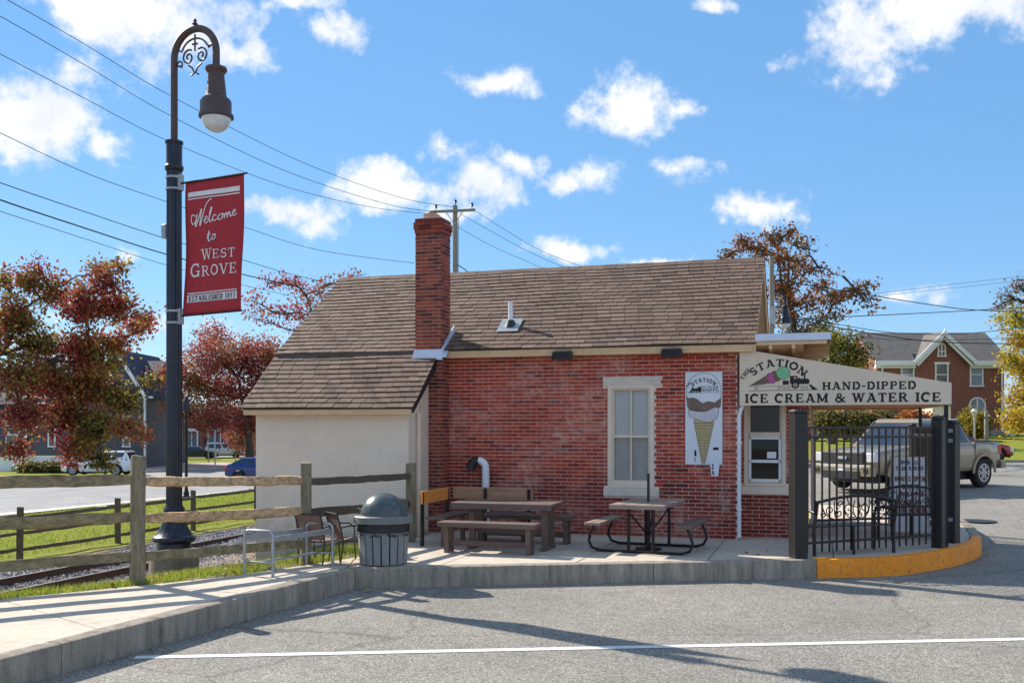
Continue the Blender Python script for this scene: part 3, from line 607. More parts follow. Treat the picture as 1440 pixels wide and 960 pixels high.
# ------------------------------------------------------------------ slab serif stroke lettering
def GL():
    T, t = .21, .13
    L = lambda x0, y0, x1, y1, w=T: ('l', x0, y0, x1, y1, w)
    A = lambda cx, cy, rx, ry, a0, a1, w=T: ('a', cx, cy, rx, ry, a0, a1, w)
    s = lambda x, y, w=.36: ('l', x - w / 2, y, x + w / 2, y, .11)
    lo, hi = .055, .945
    g = {}
    g['I'] = (.40, [L(.2, 0, .2, 1), s(.2, lo), s(.2, hi)])
    g['H'] = (.92, [L(.2, 0, .2, 1), L(.72, 0, .72, 1), L(.2, .5, .72, .5, t), s(.2, lo), s(.2, hi), s(.72, lo), s(.72, hi)])
    g['A'] = (.96, [L(.18, 0, .48, 1, t), L(.48, 1, .78, 0), L(.26, .3, .7, .3, .11), s(.17, lo, .32), s(.79, lo, .34), s(.4, hi, .24)])
    g['N'] = (.96, [L(.2, 0, .2, 1, t), L(.2, 1, .76, 0), L(.76, 0, .76, 1, t), s(.2, lo, .32), s(.16, hi, .3), s(.76, hi, .32)])
    g['D'] = (.88, [L(.2, 0, .2, 1), A(.42, .5, .32, .44, -90, 90), ('l', .06, lo, .44, lo, .11), ('l', .06, hi, .44, hi, .11)])
    g['-'] = (.46, [L(.05, .42, .4, .42, .14)])
    g['P'] = (.80, [L(.2, 0, .2, 1), A(.42, .72, .24, .23, -90, 90, .16), ('l', .06, hi, .44, hi, .11), L(.2, .48, .44, .48, .11), s(.2, lo)])
    g['B'] = (.82, [L(.2, 0, .2, 1), A(.42, .74, .22, .21, -90, 90, .15), A(.44, .27, .26, .24, -90, 90, .16), ('l', .06, hi, .44, hi, .11), ('l', .06, lo, .46, lo, .11), L(.2, .52, .46, .52, .11)])
    g['E'] = (.82, [L(.2, 0, .2, 1), ('l', .06, hi, .7, hi, .11), ('l', .06, lo, .74, lo, .11), L(.2, .5, .54, .5, .11), L(.68, .74, .68, 1, .09), L(.72, 0, .72, .28, .09), L(.54, .36, .54, .64, .08)])
    g['F'] = (.78, g['E'][1][:2] + [L(.2, .5, .54, .5, .11), L(.68, .74, .68, 1, .09), s(.2, lo), L(.54, .36, .54, .64, .08)])
    g['C'] = (.88, [A(.46, .5, .34, .44, 50, 310), L(.74, .66, .74, 1, .09)])
    g['G'] = (.92, [A(.46, .5, .34, .44, 50, 330), L(.74, .66, .74, 1, .09), L(.74, .02, .74, .42, .16), s(.7, .42, .3)])
    g['O'] = (.92, [A(.46, .5, .35, .44, 0, 360)])
    g['Q'] = (.92, [A(.46, .5, .35, .44, 0, 360), L(.5, .3, .85, 0, .14)])
    g['R'] = (.94, [L(.2, 0, .2, 1), A(.42, .73, .23, .22, -90, 90, .16), ('l', .06, hi, .44, hi, .11), L(.2, .5, .44, .5, .11), L(.46, .5, .74, .02, .18), s(.2, lo), s(.78, lo, .22)])
    g['M'] = (1.12, [L(.2, 0, .2, 1, .15), L(.2, 1, .56, .1, .19), L(.56, .1, .92, 1, t), L(.92, 0, .92, 1), s(.2, lo, .32), s(.92, lo), s(.16, hi, .26), s(.96, hi, .28)])
    g['W'] = (1.2, [L(.16, 1, .38, 0, .19), L(.38, 0, .6, .95, .12), L(.6, .95, .82, 0, .19), L(.82, 0, 1.04, 1, .12), s(.16, hi, .32), s(.6, hi, .28), s(1.04, hi, .3)])
    g['V'] = (.9, [L(.16, 1, .46, 0, .19), L(.46, 0, .74, 1, .12), s(.16, hi, .32), s(.74, hi, .3)])
    g['U'] = (.9, [L(.2, .32, .2, 1), L(.7, .32, .7, 1, .13), A(.45, .34, .25, .30, 180, 360, .17), s(.2, hi), s(.7, hi, .3)])
    g['Y'] = (.88, [L(.16, 1, .44, .45, .19), L(.44, .45, .72, 1, .12), L(.44, 0, .44, .48), s(.44, lo), s(.16, hi, .3), s(.72, hi, .3)])
    g['T'] = (.84, [L(.42, 0, .42, 1), ('l', .06, hi, .78, hi, .11), L(.1, .72, .1, 1, .09), L(.74, .72, .74, 1, .09), s(.42, lo)])
    g['L'] = (.78, [L(.2, 0, .2, 1), ('l', .06, lo, .7, lo, .11), L(.68, 0, .68, .3, .09), s(.2, hi)])
    g['S'] = (.76, [A(.38, .72, .22, .22, 40, 270, .17), A(.38, .28, .24, .23, -140, 90, .18), L(.62, .7, .62, .98, .08), L(.13, .02, .13, .32, .08)])
    g['&'] = (1.0, [A(.42, .75, .17, .19, 0, 360, .13), A(.38, .28, .26, .24, 100, 330, .16), L(.30, .66, .84, .04, .17), L(.56, .16, .84, .5, .1), s(.84, .5, .26), s(.86, lo, .22)])
    g['1'] = (.5, [L(.26, 0, .26, 1, .18), L(.26, 1, .1, .84, .1), s(.26, lo, .34)])
    g['8'] = (.7, [A(.34, .75, .18, .19, 0, 360, .14), A(.34, .28, .22, .23, 0, 360, .15)])
    g['9'] = (.7, [A(.34, .68, .21, .26, 0, 360, .14), L(.55, .66, .36, .02, .14)])
    g['3'] = (.68, [A(.32, .75, .2, .19, -90, 140, .14), A(.32, .28, .23, .23, -140, 90, .15)])
    g['4'] = (.7, [L(.48, 0, .48, 1, .17), L(.48, 1, .06, .3, .1), L(.06, .3, .66, .3, .11)])
    g['0'] = g['O']; g["'"] = (.25, [L(.1, .75, .1, 1, .1)]); g[','] = (.25, [L(.1, -.1, .1, .12, .12)]); g[' '] = (.42, [])
    return g
GLY = GL()
def ribbon(pts, w, fn, mb, lift):
    """flat band of width w along pts (plane coordinates), mapped to space by fn(x, y, lift)"""
    n = len(pts); W = w if isinstance(w, list) else [w] * n; vs = []
    for i, p in enumerate(pts):
        a = pts[max(i - 1, 0)]; b = pts[min(i + 1, n - 1)]; dx, dy = b[0] - a[0], b[1] - a[1]; l = math.hypot(dx, dy) or 1
        nx, ny = -dy / l * W[i] / 2, dx / l * W[i] / 2; vs += [fn(p[0] + nx, p[1] + ny, lift), fn(p[0] - nx, p[1] - ny, lift)]
    mb.add([tuple(v) for v in vs], [(2 * i, 2 * i + 1, 2 * i + 3, 2 * i + 2) for i in range(n - 1)])
def arcpts(cx, cy, rx, ry, a0, a1):
    n = max(4, int(abs(a1 - a0) / 15)); return [(cx + rx * math.cos(R(a0 + (a1 - a0) * k / n)), cy + ry * math.sin(R(a0 + (a1 - a0) * k / n))) for k in range(n + 1)]
def lettering(mb, text, x, y, h, fn, width=None, weight=1.0, arc=None, squeeze=None, gap=.07):
    """text from x (left) on the baseline y, height h; fn maps plane coordinates to space"""
    tw = sum(GLY[c][0] + gap for c in text) - gap; k = (width / (tw * h)) if width else 1.0
    cx = 0
    for c in text:
        w, st = GLY[c]
        def loc(px, py, cx=cx, w=w):
            if arc:
                (ax, ay, r, a_mid) = arc; xx = (cx + px) * h * k - tw * h * k / 2; ang = a_mid + xx / r
                return (ax + (r + py * h) * math.sin(ang), ay + (r + py * h) * math.cos(ang))
            return (x + (cx + px) * h * k, y + py * h)
        for j, s in enumerate(st):
            pts = [(s[1], s[2]), (s[3], s[4])] if s[0] == 'l' else arcpts(*s[1:7])
            if arc and s[0] == 'l': pts = [(pts[0][0] + (pts[1][0] - pts[0][0]) * q / 3, pts[0][1] + (pts[1][1] - pts[0][1]) * q / 3) for q in range(4)]
            ribbon([loc(*p) for p in pts], s[-1] * h * weight * (k ** .5 if k < 1 else 1), fn, mb, j * .00035)
        cx += w + gap
def line_of(text, x, y, h, fn, parent, mat=None, **k):
    mb = MB(); lettering(mb, text, x, y, h, fn, **k); return mb.build('lettering', mat or m_ink, parent)
def blob(pts, fn, mb, lift): mb.add([tuple(fn(x, y, lift)) for x, y in pts], [tuple(range(len(pts)))])

# ------------------------------------------------------------------ the brick ice cream station
OFF = (5, -17, 0)
def B_(): return MB(OFF)
st = thing('brick_station', 'low red brick station with brown shingle roof, tall chimney and cream lean-to', 'building', tuple(BW(-5, 17, 0)), -TH)
BL, BH, MJ = .222, .065, .0115      # brick pitch, course height, joint
brick_mesh = {}
def brick_obj(c, ln, parent):
    key = round(ln, 3)
    if key not in brick_mesh:
        mb = MB(); x = ln / 2; z = (BH - MJ) / 2; b = .0025
        vs = [(-x, 0, -z), (x, 0, -z), (x, 0, z), (-x, 0, z), (-x, -.010, -z), (x, -.010, -z), (x, -.010, z), (-x, -.010, z), (-x + b, -.0125, -z + b), (x - b, -.0125, -z + b), (x - b, -.0125, z - b), (-x + b, -.0125, z - b)]
        mb.add(vs, [(0, 1, 5, 4), (1, 2, 6, 5), (2, 3, 7, 6), (3, 0, 4, 7), (4, 5, 9, 8), (5, 6, 10, 9), (6, 7, 11, 10), (7, 4, 8, 11), (8, 9, 10, 11)])
        o = mb.build('brick', m_brick, parent); brick_mesh[key] = o.data
    else:
        o = bpy.data.objects.new('brick', brick_mesh[key]); COL.objects.link(o); o.parent = parent
    o.location = (c[0] + OFF[0], c[1] + OFF[1] + rnd.uniform(-.0015, .0015), c[2]); return o
def courses(a0, a1, z0, z1, holes=(), phase=0):
    """running bond: yields (a_left, a_right, z_low, z_high)"""
    k = 0; z = z0
    while z + MJ < z1 - .01:
        zt = min(z + BH - MJ, z1); a = a0 - (BL / 2 if (k + phase) % 2 else 0)
        while a < a1 - .01:
            l, r = max(a, a0), min(a + BL - MJ, a1); segs = [(l, r)]
            for h0, h1, g0, g1 in holes:
                if zt > g0 and z < g1:
                    n = []
                    for p, q in segs:
                        if q <= h0 or p >= h1: n.append((p, q))
                        else:
                            if p < h0: n.append((p, h0))
                            if q > h1: n.append((h1, q))
                    segs = n
            for p, q in segs:
                if q - p > .02: yield p, q, z, zt
            a += BL
        z += BH; k += 1
def brick_box(mb, p, q, z0, z1, fn, d=.012):
    j = rnd.uniform(-.0015, .0015); vs = [fn(x, z, dd) for dd in (-.002, d + j) for x, z in ((p, z0), (q, z0), (q, z1), (p, z1))]
    mb.add(vs, [(4, 5, 6, 7), (0, 1, 5, 4), (1, 2, 6, 5), (2, 3, 7, 6), (3, 0, 4, 7)])
# front wall
VW = 16.87
wh = (-3.48, -2.68, .83, 2.60)
wall = B_()
for a, b, c, d in ((-9.6, wh[0], 0, 3.12), (wh[1], -1.30, 0, 3.12), (wh[0], wh[1], 0, wh[2]), (wh[0], wh[1], wh[3], 3.12)): wall.box(a, b, VW, VW + .22, c - (.8 if c == 0 else 0), d)
wall.box(-9.6, -9.38, VW + .22, 21.5, -.8, 3.12).box(-1.52, -1.30, VW + .22, 21.5, -.1, 3.12).box(-9.6, -1.3, 21.5, 21.7, -.8, 3.12)
wall = wall.build('wall', m_mortar, st)
full = []; part = B_(); rest_b = []
for p, q, z0, z1 in courses(-6.42, -1.302, .01, 3.105, [(wh[0] - .01, wh[1] + .01, wh[2] - .12, wh[3]), (-3.57, -2.56, 2.575, 2.725), (-3.55, -2.59, .69, .83)]):
    (full if abs(q - p - (BL - MJ)) < .002 else rest_b).append((p, q, z0, z1))
full.sort(key=lambda t: -t[0]); 
for p, q, z0, z1 in full[:300]: brick_obj(((p + q) / 2, VW, (z0 + z1) / 2), q - p, wall)
for p, q, z0, z1 in full[300:] + rest_b: brick_box(part, p, q, z0, z1, lambda x, z, d: (x, VW - d, z))
part.build('brick_courses', m_brick_i, wall, kind='stuff')
# lintel, window, sill
lin = B_().bbox(-3.565, -2.565, VW - .035, VW + .1, 2.58, 2.72, .004).build('lintel', m_stone, st)
def sash_window(u0, u1, z0, z1, v, frame_m, pane_m, rails=(.5,), muntins=(.5,), fw=.07, backing=None, name='window', depth=.09):
    mb = B_(); mb.box(u0, u0 + fw, v - .03, v + depth, z0, z1).box(u1 - fw, u1, v - .03, v + depth, z0, z1).box(u0 + fw, u1 - fw, v - .03, v + depth, z1 - fw, z1).box(u0 + fw, u1 - fw, v - .03, v + depth, z0, z0 + fw * .8)
    w = mb.build(name, frame_m, st); i0, i1, j0, j1 = u0 + fw, u1 - fw, z0 + fw * .8, z1 - fw
    s = B_(); b = .035; s.box(i0, i0 + b, v + .01, v + .05, j0, j1).box(i1 - b, i1, v + .01, v + .05, j0, j1).box(i0 + b, i1 - b, v + .01, v + .05, j1 - b, j1).box(i0 + b, i1 - b, v + .01, v + .05, j0, j0 + b * 2)
    for r in rails: z = j0 + (j1 - j0) * r; s.box(i0 + b, i1 - b, v + .004, v + .055, z - .022, z + .022)
    for m in muntins: x = i0 + (i1 - i0) * m; s.box(x - .012, x + .012, v + .008, v + .052, j0 + b * 2, j1 - b)
    s.build('sash', frame_m, w)
    zs = [j0 + b] + [j0 + (j1 - j0) * r for r in rails] + [j1 - b]; xs = [i0 + b] + [i0 + (i1 - i0) * m for m in muntins] + [i1 - b]
    for a, c in zip(zs, zs[1:]):
        for x, y in zip(xs, xs[1:]): B_().box(x + .008, y - .008, v + .028, v + .033, a, c).build('pane', pane_m, w)
    return w, (i0, i1, j0, j1)
w1, (i0, i1, j0, j1) = sash_window(wh[0], wh[1], wh[2], wh[3], VW, m_cream, m_pane)
bl = B_(); z = j1 - .02
while z > j0 + (j1 - j0) * .52: bl.add([(i0, VW + .062, z), (i1, VW + .062, z), (i1, VW + .070, z - .033), (i0, VW + .070, z - .033)], [(0, 1, 2, 3)]); z -= .034
bl.build('blind_slats', m_blind, w1); cu = B_()
nf = 26
for k in range(nf):
    a = i0 + (i1 - i0) * k / nf; c = i0 + (i1 - i0) * (k + 1) / nf; y0 = VW + .07 + .010 * (k % 2); y1 = VW + .07 + .010 * ((k + 1) % 2)
    cu.add([(a, y0, j0), (c, y1, j0), (c, y1, j0 + (j1 - j0) * .55), (a, y0, j0 + (j1 - j0) * .55)], [(0, 1, 2, 3)])
cu.build('net_curtain', M('net_curtain', (.60, .58, .54), .8, .1, 8), w1)
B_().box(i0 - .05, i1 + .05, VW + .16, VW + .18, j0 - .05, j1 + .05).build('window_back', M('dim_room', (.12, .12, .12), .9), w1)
B_().bbox(-3.55, -2.59, VW - .07, VW + .1, .695, .825, .01).build('window_sill', m_stone, st)
# chimney
chb = B_(); cu0, cu1, cv0, cv1 = -6.90, -6.41, 16.49, 16.93
ch = B_().box(cu0 + .006, cu1 - .006, cv0 + .006, cv1, -.1, 5.60).build('chimney', m_mortar_d, st)
for p, q, z0, z1 in courses(cu0, cu1, .01, 5.33): brick_box(chb, p, q, z0, z1, lambda x, z, d: (x, cv0 + .006 - d, z))
for p, q, z0, z1 in courses(cv0 - .006, cv1, .01, 5.33, phase=1):
    brick_box(chb, p, q, z0, z1, lambda y, z, d: (cu1 - .006 + d, y, z))
    if z0 > 2.9: brick_box(chb, p, q, z0, z1, lambda y, z, d: (cu0 + .006 - d, y, z)); 
for i, (z, e) in enumerate(((5.335, .018), (5.40, .034), (5.465, .034), (5.53, .012))):
    pass
    for side in (0, 1, 2, 3):
        n = 2; 
        for k in range(3):
            off = (-.11 if (i + side) % 2 else 0)
            a0 = max(0, off + k * .222); a1 = min(1e9, off + k * .222 + .212)
            if side in (0, 2):
                p, q = cu0 - e + a0, min(cu0 - e + a1, cu1 + e); y = cv0 - e if side == 0 else cv1 + e
                if q - p > .03: chb.box(p, q, min(y, y + (.02 if side == 0 else -.02)), max(y, y + (.02 if side == 0 else -.02)), z, z + .056)
            else:
                p, q = cv0 - e + a0 + .003, min(cv0 - e + a1, cv1 + e - .003); x = cu1 + e if side == 1 else cu0 - e
                if q - p > .03: chb.box(min(x, x + (-.02 if side == 1 else .02)) + .001, max(x, x + (-.02 if side == 1 else .02)) + .001, p, q, z, z + .056)
chb.build('brick_courses', m_chim, ch, kind='stuff')
cr = B_().box(cu0 - .008, cu1 + .008, cv0 - .008, cv1 + .008, 5.34, 5.588).build('crown', m_chim, ch)
fl = B_(); fl.prism([(-6.79, 16.58), (-6.55, 16.58), (-6.55, 16.82), (-6.79, 16.82)], 'z', 5.58, 5.69).box(-6.70, -6.64, 16.6, 16.66, 5.69, 5.73); fl.build('chimney_flue', m_flue, ch)
fs_ = B_(); fs_.add([(-6.95, 16.42, 3.08), (-6.375, 16.42, 3.06), (-6.39, 16.465, 3.245), (-6.92, 16.465, 3.25), (-6.95, 16.46, 3.08), (-6.375, 16.46, 3.06), (-6.39, 16.475, 3.245), (-6.92, 16.475, 3.25)], [(0, 1, 2, 3), (7, 6, 5, 4), (0, 4, 5, 1), (3, 2, 6, 7), (0, 3, 7, 4), (1, 5, 6, 2)])
fs_.prism([(16.43, 3.07), (17.10, 3.60), (17.06, 3.72), (16.46, 3.26)], 'x', -6.398, -6.372).prism([(16.43, 3.10), (17.12, 3.615), (17.12, 3.635), (16.43, 3.13)], 'x', -6.372, -6.30)
fs_.build('chimney_flashing', m_metalw, ch)
# fascia board, soffit and roof
B_().box(-6.385, -1.02, 16.62, 16.665, 3.105, 3.225).build('fascia', m_beige, st)
B_().box(-6.40, -1.02, 16.667, 16.87, 3.10, 3.12).build('soffit', m_beige, st)
cb = B_(); pts = []
for i in range(60):
    u = -6.37 + 5.33 * i / 59; pts.append((u, 16.605, 3.195 - .028 * abs(math.sin(i * .42)) - .008 * math.sin(i * 1.3)))
cb.tube(pts, .006, 5).build('eave_cable', m_wire, st)
U0, U1 = -9.78, -.99
rf = B_().prism([(16.57, 3.215), (19.2, 5.005), (21.83, 3.215), (21.83, 3.12), (19.2, 4.88), (16.62, 3.12)], 'x', U0 + .02, U1 - .02).build('roof', m_beige, st)
SL = math.atan2(5.03 - 3.24, 19.2 - 16.57)
rt = B_(); 
rt.prism([(16.60, 3.08), (19.2, 4.85), (21.8, 3.08), (21.83, 3.22), (19.2, 5.01), (16.57, 3.22)], 'x', U1 - .02, U1 + .005).build('rake_board', m_beige, rf)
B_().prism([(16.56, 3.222), (19.2, 5.018), (21.84, 3.222), (21.84, 3.212), (19.2, 5.004), (16.56, 3.212)], 'x', U0, U1 + .015).build('drip_edge', m_plasticb, rf)
def shingle_field(parent, u0, u1, v0, z0, v1, z1, nobj, skip=None):
    ln = math.hypot(v1 - v0, z1 - z0); ang = math.atan2(z1 - z0, v1 - v0); n = round(ln / .143); ex = ln / n
    mb = B_(); cnt = 0; lst = []
    for k in range(n):
        a = u0 - rnd.uniform(0, .25)
        while a < u1:
            w = rnd.choice((.235, .25, .265)); l, r = max(a, u0), min(a + w - .008, u1); a += w
            if r - l > .02: lst.append((l, r, k))
    lst.sort(key=lambda t: -(t[0]))
    proto = {}
    def geo(w, dz=0): 
        t = .019 + dz; e = ex + .03
        return [(0, 0, 0), (w, 0, 0), (w, e, 0), (0, e, 0), (0, 0, t), (w, 0, t), (w, e, .002), (0, e, .002)], [(4, 5, 6, 7), (0, 1, 5, 4), (1, 2, 6, 5), (3, 0, 4, 7)]
    for l, r, k in lst:
        s = k * ex + rnd.uniform(-.0035, .0035); v = v0 + s * math.cos(ang); z = z0 + s * math.sin(ang)
        # the old deck is a little wavy
        z += .008 * math.sin(l * 1.9 + k * .3)
        if skip and skip(l, r, v): continue
        if cnt < nobj and r - l > .22:
            w = round(r - l, 3)
            if w not in proto:
                vs, fs = geo(w); proto[w] = MB().add(vs, fs).build('shingle', m_sh, parent); o = proto[w]
            else: o = proto[w].copy(); COL.objects.link(o)
            o.location = (l + OFF[0], v + OFF[1], z); o.rotation_euler = (ang, 0, rnd.uniform(-.004, .004)); cnt += 1
        else:
            vs, fs = geo(r - l, rnd.uniform(-.002, .004)); ca, sa = math.cos(ang), math.sin(ang)
            mb.add([(l + x, v + y * ca - q * sa, z + y * sa + q * ca) for x, y, q in vs], fs)
    mb.build('shingle_courses', m_sh_i, parent, kind='stuff')
chim_skip = lambda l, r, v: r > cu0 and l < cu1 and v < 16.9 and (l > cu0 - .05 and r < cu1 + .05)
shingle_field(rf, U0, U1 + .02, 16.55, 3.232, 19.2, 5.03, 300, chim_skip)
B_().prism([(16.565, 3.228), (19.19, 5.026), (19.19, 5.02), (16.565, 3.222)], 'x', U0 + .005, U1 + .01).build('underlay', m_under, rf)
bk = B_(); ang2 = (19.2, 5.03); bk.add([(U0, 19.2, 5.035), (U1 + .02, 19.2, 5.035), (U1 + .02, 21.85, 3.235), (U0, 21.85, 3.235)], [(0, 1, 2, 3)]); bk.build('back_slope_shingles', m_sh_i, rf)
rc = B_(); u = U0
while u < U1:
    w = min(.24, U1 + .02 - u); j = rnd.uniform(-.004, .004); rc.prism([(19.05, 4.945 + j), (19.2, 5.052 + j), (19.35, 4.945 + j), (19.35, 4.93), (19.2, 5.035), (19.05, 4.93)], 'x', u, u + w - .006); u += .24
rc.build('ridge_caps', m_sh_i, rf)
# vent stack
vt = B_(); vt.tube([(-5.355, 17.24, 3.66), (-5.355, 17.24, 4.14)], .042, 14); vp = vt.build('vent_pipe', m_white, rf, smooth=40)
bt = B_(); bt.lathe([(.12, 3.67), (.085, 3.76), (.07, 3.80), (.05, 3.81)], 16, (-5.355, 17.24)); bt.build('vent_boot', m_plasticb, vp, smooth=40)
fl2 = B_(); sl = 1.79 / 2.63
fl2.add([(-5.56, 17.02, 3.255 + (17.02 - 16.55) * sl + .012), (-5.16, 17.02, 3.255 + (17.02 - 16.55) * sl + .012), (-5.16, 17.42, 3.255 + (17.42 - 16.55) * sl + .012), (-5.56, 17.42, 3.255 + (17.42 - 16.55) * sl + .012)], [(0, 1, 2, 3)]); fl2.build('vent_flashing', m_galv, vp)

# cream block lean-to on the left
VA, ZA = 15.62, 2.20
ad_off = 0
ar = B_().prism([(15.42, 2.175), (16.60, 3.185), (16.60, 2.99), (15.44, 2.08)], 'x', -9.76, -6.52).build('lean_to_roof', m_beige, st)
B_().prism([(15.40, 2.185), (16.60, 3.196), (16.60, 3.185), (15.40, 2.172)], 'x', -9.78, -6.50).build('drip_edge', m_plasticb, ar)
B_().prism([(15.41, 2.10), (16.46, 2.90), (16.46, 3.06), (15.39, 2.19)], 'x', -6.52, -6.492).build('rake_board', m_plasticb, ar)
B_().prism([(15.41, 2.20), (16.56, 3.168), (16.56, 3.161), (15.41, 2.193)], 'x', -9.775, -6.505).build('underlay', m_under, ar)
shingle_field(ar, -9.79, -6.48, 15.38, 2.195, 16.56, 3.188, 0)
lw = B_().box(-9.62, -6.665, VA + .004, VA + .2, -1.4, 2.20).prism([(VA + .2, -1.4), (16.86, -1.4), (16.86, 2.98), (16.45, 2.9), (VA + .2, 2.24)], 'x', -6.8, -6.665).prism([(VA + .2, -1.4), (16.86, -1.4), (16.86, 2.98), (VA + .2, 2.24)], 'x', -9.62, -9.5)
m_block = M('cream_painted_block', (.84, .70, .57), .75, .05, 1.2, .25, 45, dirt=.22, dirtcol=(.55, .48, .37), kind='World')
splash(m_block, -.95, -.2, (.30, .26, .17))
lw = lw.build('lean_to_wall', m_block, st)
b0 = None; z = -1.0; k = 0
while z < 2.05:
    zt = min(z + .2, 2.08); a = -9.62 - (.2 if k % 2 else 0)
    while a < -6.67:
        l, r = max(a, -9.62), min(a + .4, -6.667)
        if r - l > .03:
            w = r - l - .0012; h = zt - z - .0012
            if abs(w - .3988) < .001 and abs(h - .1988) < .001:
                if b0 is None: o = b0 = MB().bbox(0, w, 0, .02, 0, h, .0008).build('block', m_block, lw)
                else: o = b0.copy(); COL.objects.link(o)
            else: o = MB().box(0, w, 0, .02, 0, h).build('block', m_block, lw)
            o.location = (l + OFF[0] + .0015, VA - .0045 + OFF[1] + rnd.uniform(-.0008, .0008), z + .0015)
        a += .4
    z += .2; k += 1
B_().box(-9.66, -6.63, VA - .035, VA + .03, 2.08, 2.145).build('lean_to_fascia', m_beige, lw)
sp = B_(); sp.tube([(-6.62, 15.95, -.1), (-6.62, 15.95, 2.12)], .045, 10); sp.build('cream_standpipe', m_cream, lw, smooth=40, label='cream painted vertical pipe on the lean-to side wall')
sp = B_(); sp.tube([(-6.645, 16.12, .02), (-6.645, 16.12, 2.3)], .012, 6); sp.build('conduit', m_cream, lw)
B_().box(-6.664, -6.648, 16.2, 16.47, .02, 2.62).build('corner_board', m_cream, lw)

# gooseneck pipe against the wall
gp = B_(); gpts = [(-5.66, VW - .14, -.01), (-5.66, VW - .14, 1.12)] + [(-5.66 - .13 + .13 * math.cos(R(a)), VW - .14, 1.14 + .13 * math.sin(R(a))) for a in range(0, 100, 15)]
gpi = gp.tube(gpts, .068, 14).build('gooseneck_pipe', m_white, st, smooth=50)
g2 = B_(); g2.tube([(-5.80, VW - .14, 1.27), (-5.86, VW - .15, 1.26), (-5.92, VW - .17, 1.20), (-5.945, VW - .18, 1.11)], [.078, .08, .08, .085], 14).build('black_elbow', m_plasticb, gpi, smooth=50)
# downpipe at the corner
dpv = VW - .06
dn = B_(); dn.tube([(-1.262, dpv, .04), (-1.262, dpv, 2.05), (-1.24, dpv, 2.14), (-1.16, dpv + .02, 2.30), (-1.12, dpv + .02, 2.42)], .034, 10).build('downpipe', m_white, st, smooth=50)
for z in (.5, 1.6): B_().box(-1.305, -1.215, dpv - .038, dpv + .06, z, z + .02).build('pipe_strap', m_white, st)

# ticket bay to the right of the corner
VB = 17.32
bh = (-1.215, -.535, .87, 2.95)
bay = B_()
for a, b, c, d in ((-1.30, bh[0], 0, 3.15), (bh[1], -.215, 0, 3.15), (bh[0], bh[1], 0, bh[2]), (bh[0], bh[1], bh[3], 3.15)): bay.box(a, b, VB, VB + .2, c, d)
bay = bay.box(-.415, -.215, VB + .2, 21.2, 0, 3.15).box(-1.29, -.415, 21.0, 21.2, 0, 3.15).build('bay_wall', m_mortar, st)
bb = B_()
for p, q, z0, z1 in courses(-1.298, -.217, .01, 3.12, [(bh[0] - .01, bh[1] + .01, bh[2], bh[3]), (-1.3, -.44, .73, .87)]): brick_box(bb, p, q, z0, z1, lambda x, z, d: (x, VB - d, z))
for p, q, z0, z1 in courses(VB - .006, 21.2, .01, 3.12, phase=1): brick_box(bb, p, q, z0, z1, lambda y, z, d: (-.215 + d, y, z))
bb.build('brick_courses', m_brick_i, bay, kind='stuff')
w2_, _ = sash_window(bh[0], bh[1], bh[2], bh[3], VB, m_cream, m_paned, rails=(), muntins=(), fw=.065)
zz = (.875, .955, 1.245, 1.32, 1.645, 1.745, 2.2, 2.9)
sb = B_()
for a, b in ((.94, .985), (1.265, 1.315), (1.66, 1.70)): sb.box(bh[0] + .075, bh[1] - .075, VB - .012, VB + .03, a, b)
for x in (bh[0] + .075, bh[1] - .115): sb.box(x, x + .04, VB - .012, VB + .03, .94, 1.70)
sb.build('service_window', m_white, w2_, label='white lower sliding sash of the service window')
B_().box(bh[0] + .09, bh[1] - .09, VB - .02, VB + .05, 1.702, 1.78).build('transom_rail', m_cream, w2_)
B_().box(-.84, -.69, VB - .002, VB + .001, 1.34, 1.45).build('paper_notice', m_white, w2_, label='small white paper notice stuck behind the glass')
B_().bbox(-1.297, -.43, VB - .06, VB + .02, .735, .865, .01).build('bay_sill', m_cream, st)

# flat canopy over the bay
cn = B_().box(-.985, .17, 16.60, 22.0, 3.33, 3.365).build('flat_canopy', m_cream, st)
B_().box(-9.78, -6.93, 16.545, 16.568, 3.185, 3.238).build('eave_shadow_strip', m_under, rf)  # dark strip stands in for the eave's shadow line above the lean-to
cf = B_(); cf.box(-.99, .18, 16.585, 16.60, 3.262, 3.375).box(.17, .183, 16.602, 22.0, 3.262, 3.375).build('canopy_fascia', m_metalw, cn)
cs_ = B_(); cs_.box(-1.0, .12, 16.63, 16.66, 3.20, 3.262)
cs_.prism([(16.66, 3.25), (17.31, 3.02), (17.31, 3.0), (16.66, 3.22)], 'x', -1.28, -.24).build('canopy_soffit', m_beige, cn)
for x in (-.78, -.42): B_().prism([(16.66, 3.24), (17.31, 3.05), (17.31, 2.95), (16.66, 3.14)], 'x', x, x + .05).build('rafter_tail', m_beige, cn)
cw = B_(); n = 22; vs = []; fs = []
for i in range(n + 1):
    t = i / n; z = 3.235 - t * .27; u = -.26 + .10 * t * t * .3
    for q in (0, 1):
        uu = -.26 + .02 * t if q == 0 else .155 - (.0 if t < .7 else .16 * ((t - .7) / .3) ** 2)
        vs.append((uu, 16.70 + .018 * math.sin(i * 1.8) + .10 * q + .35 * (1 - q), z + .015 * math.sin(q * 3)))
fs = [(2 * i, 2 * i + 1, 2 * i + 3, 2 * i + 2) for i in range(n)]
cw.add(vs, fs); cw.add([(a, b + .02, c) for a, b, c in vs], fs).build('corrugated_bracket', m_soffit, cn, smooth=40)

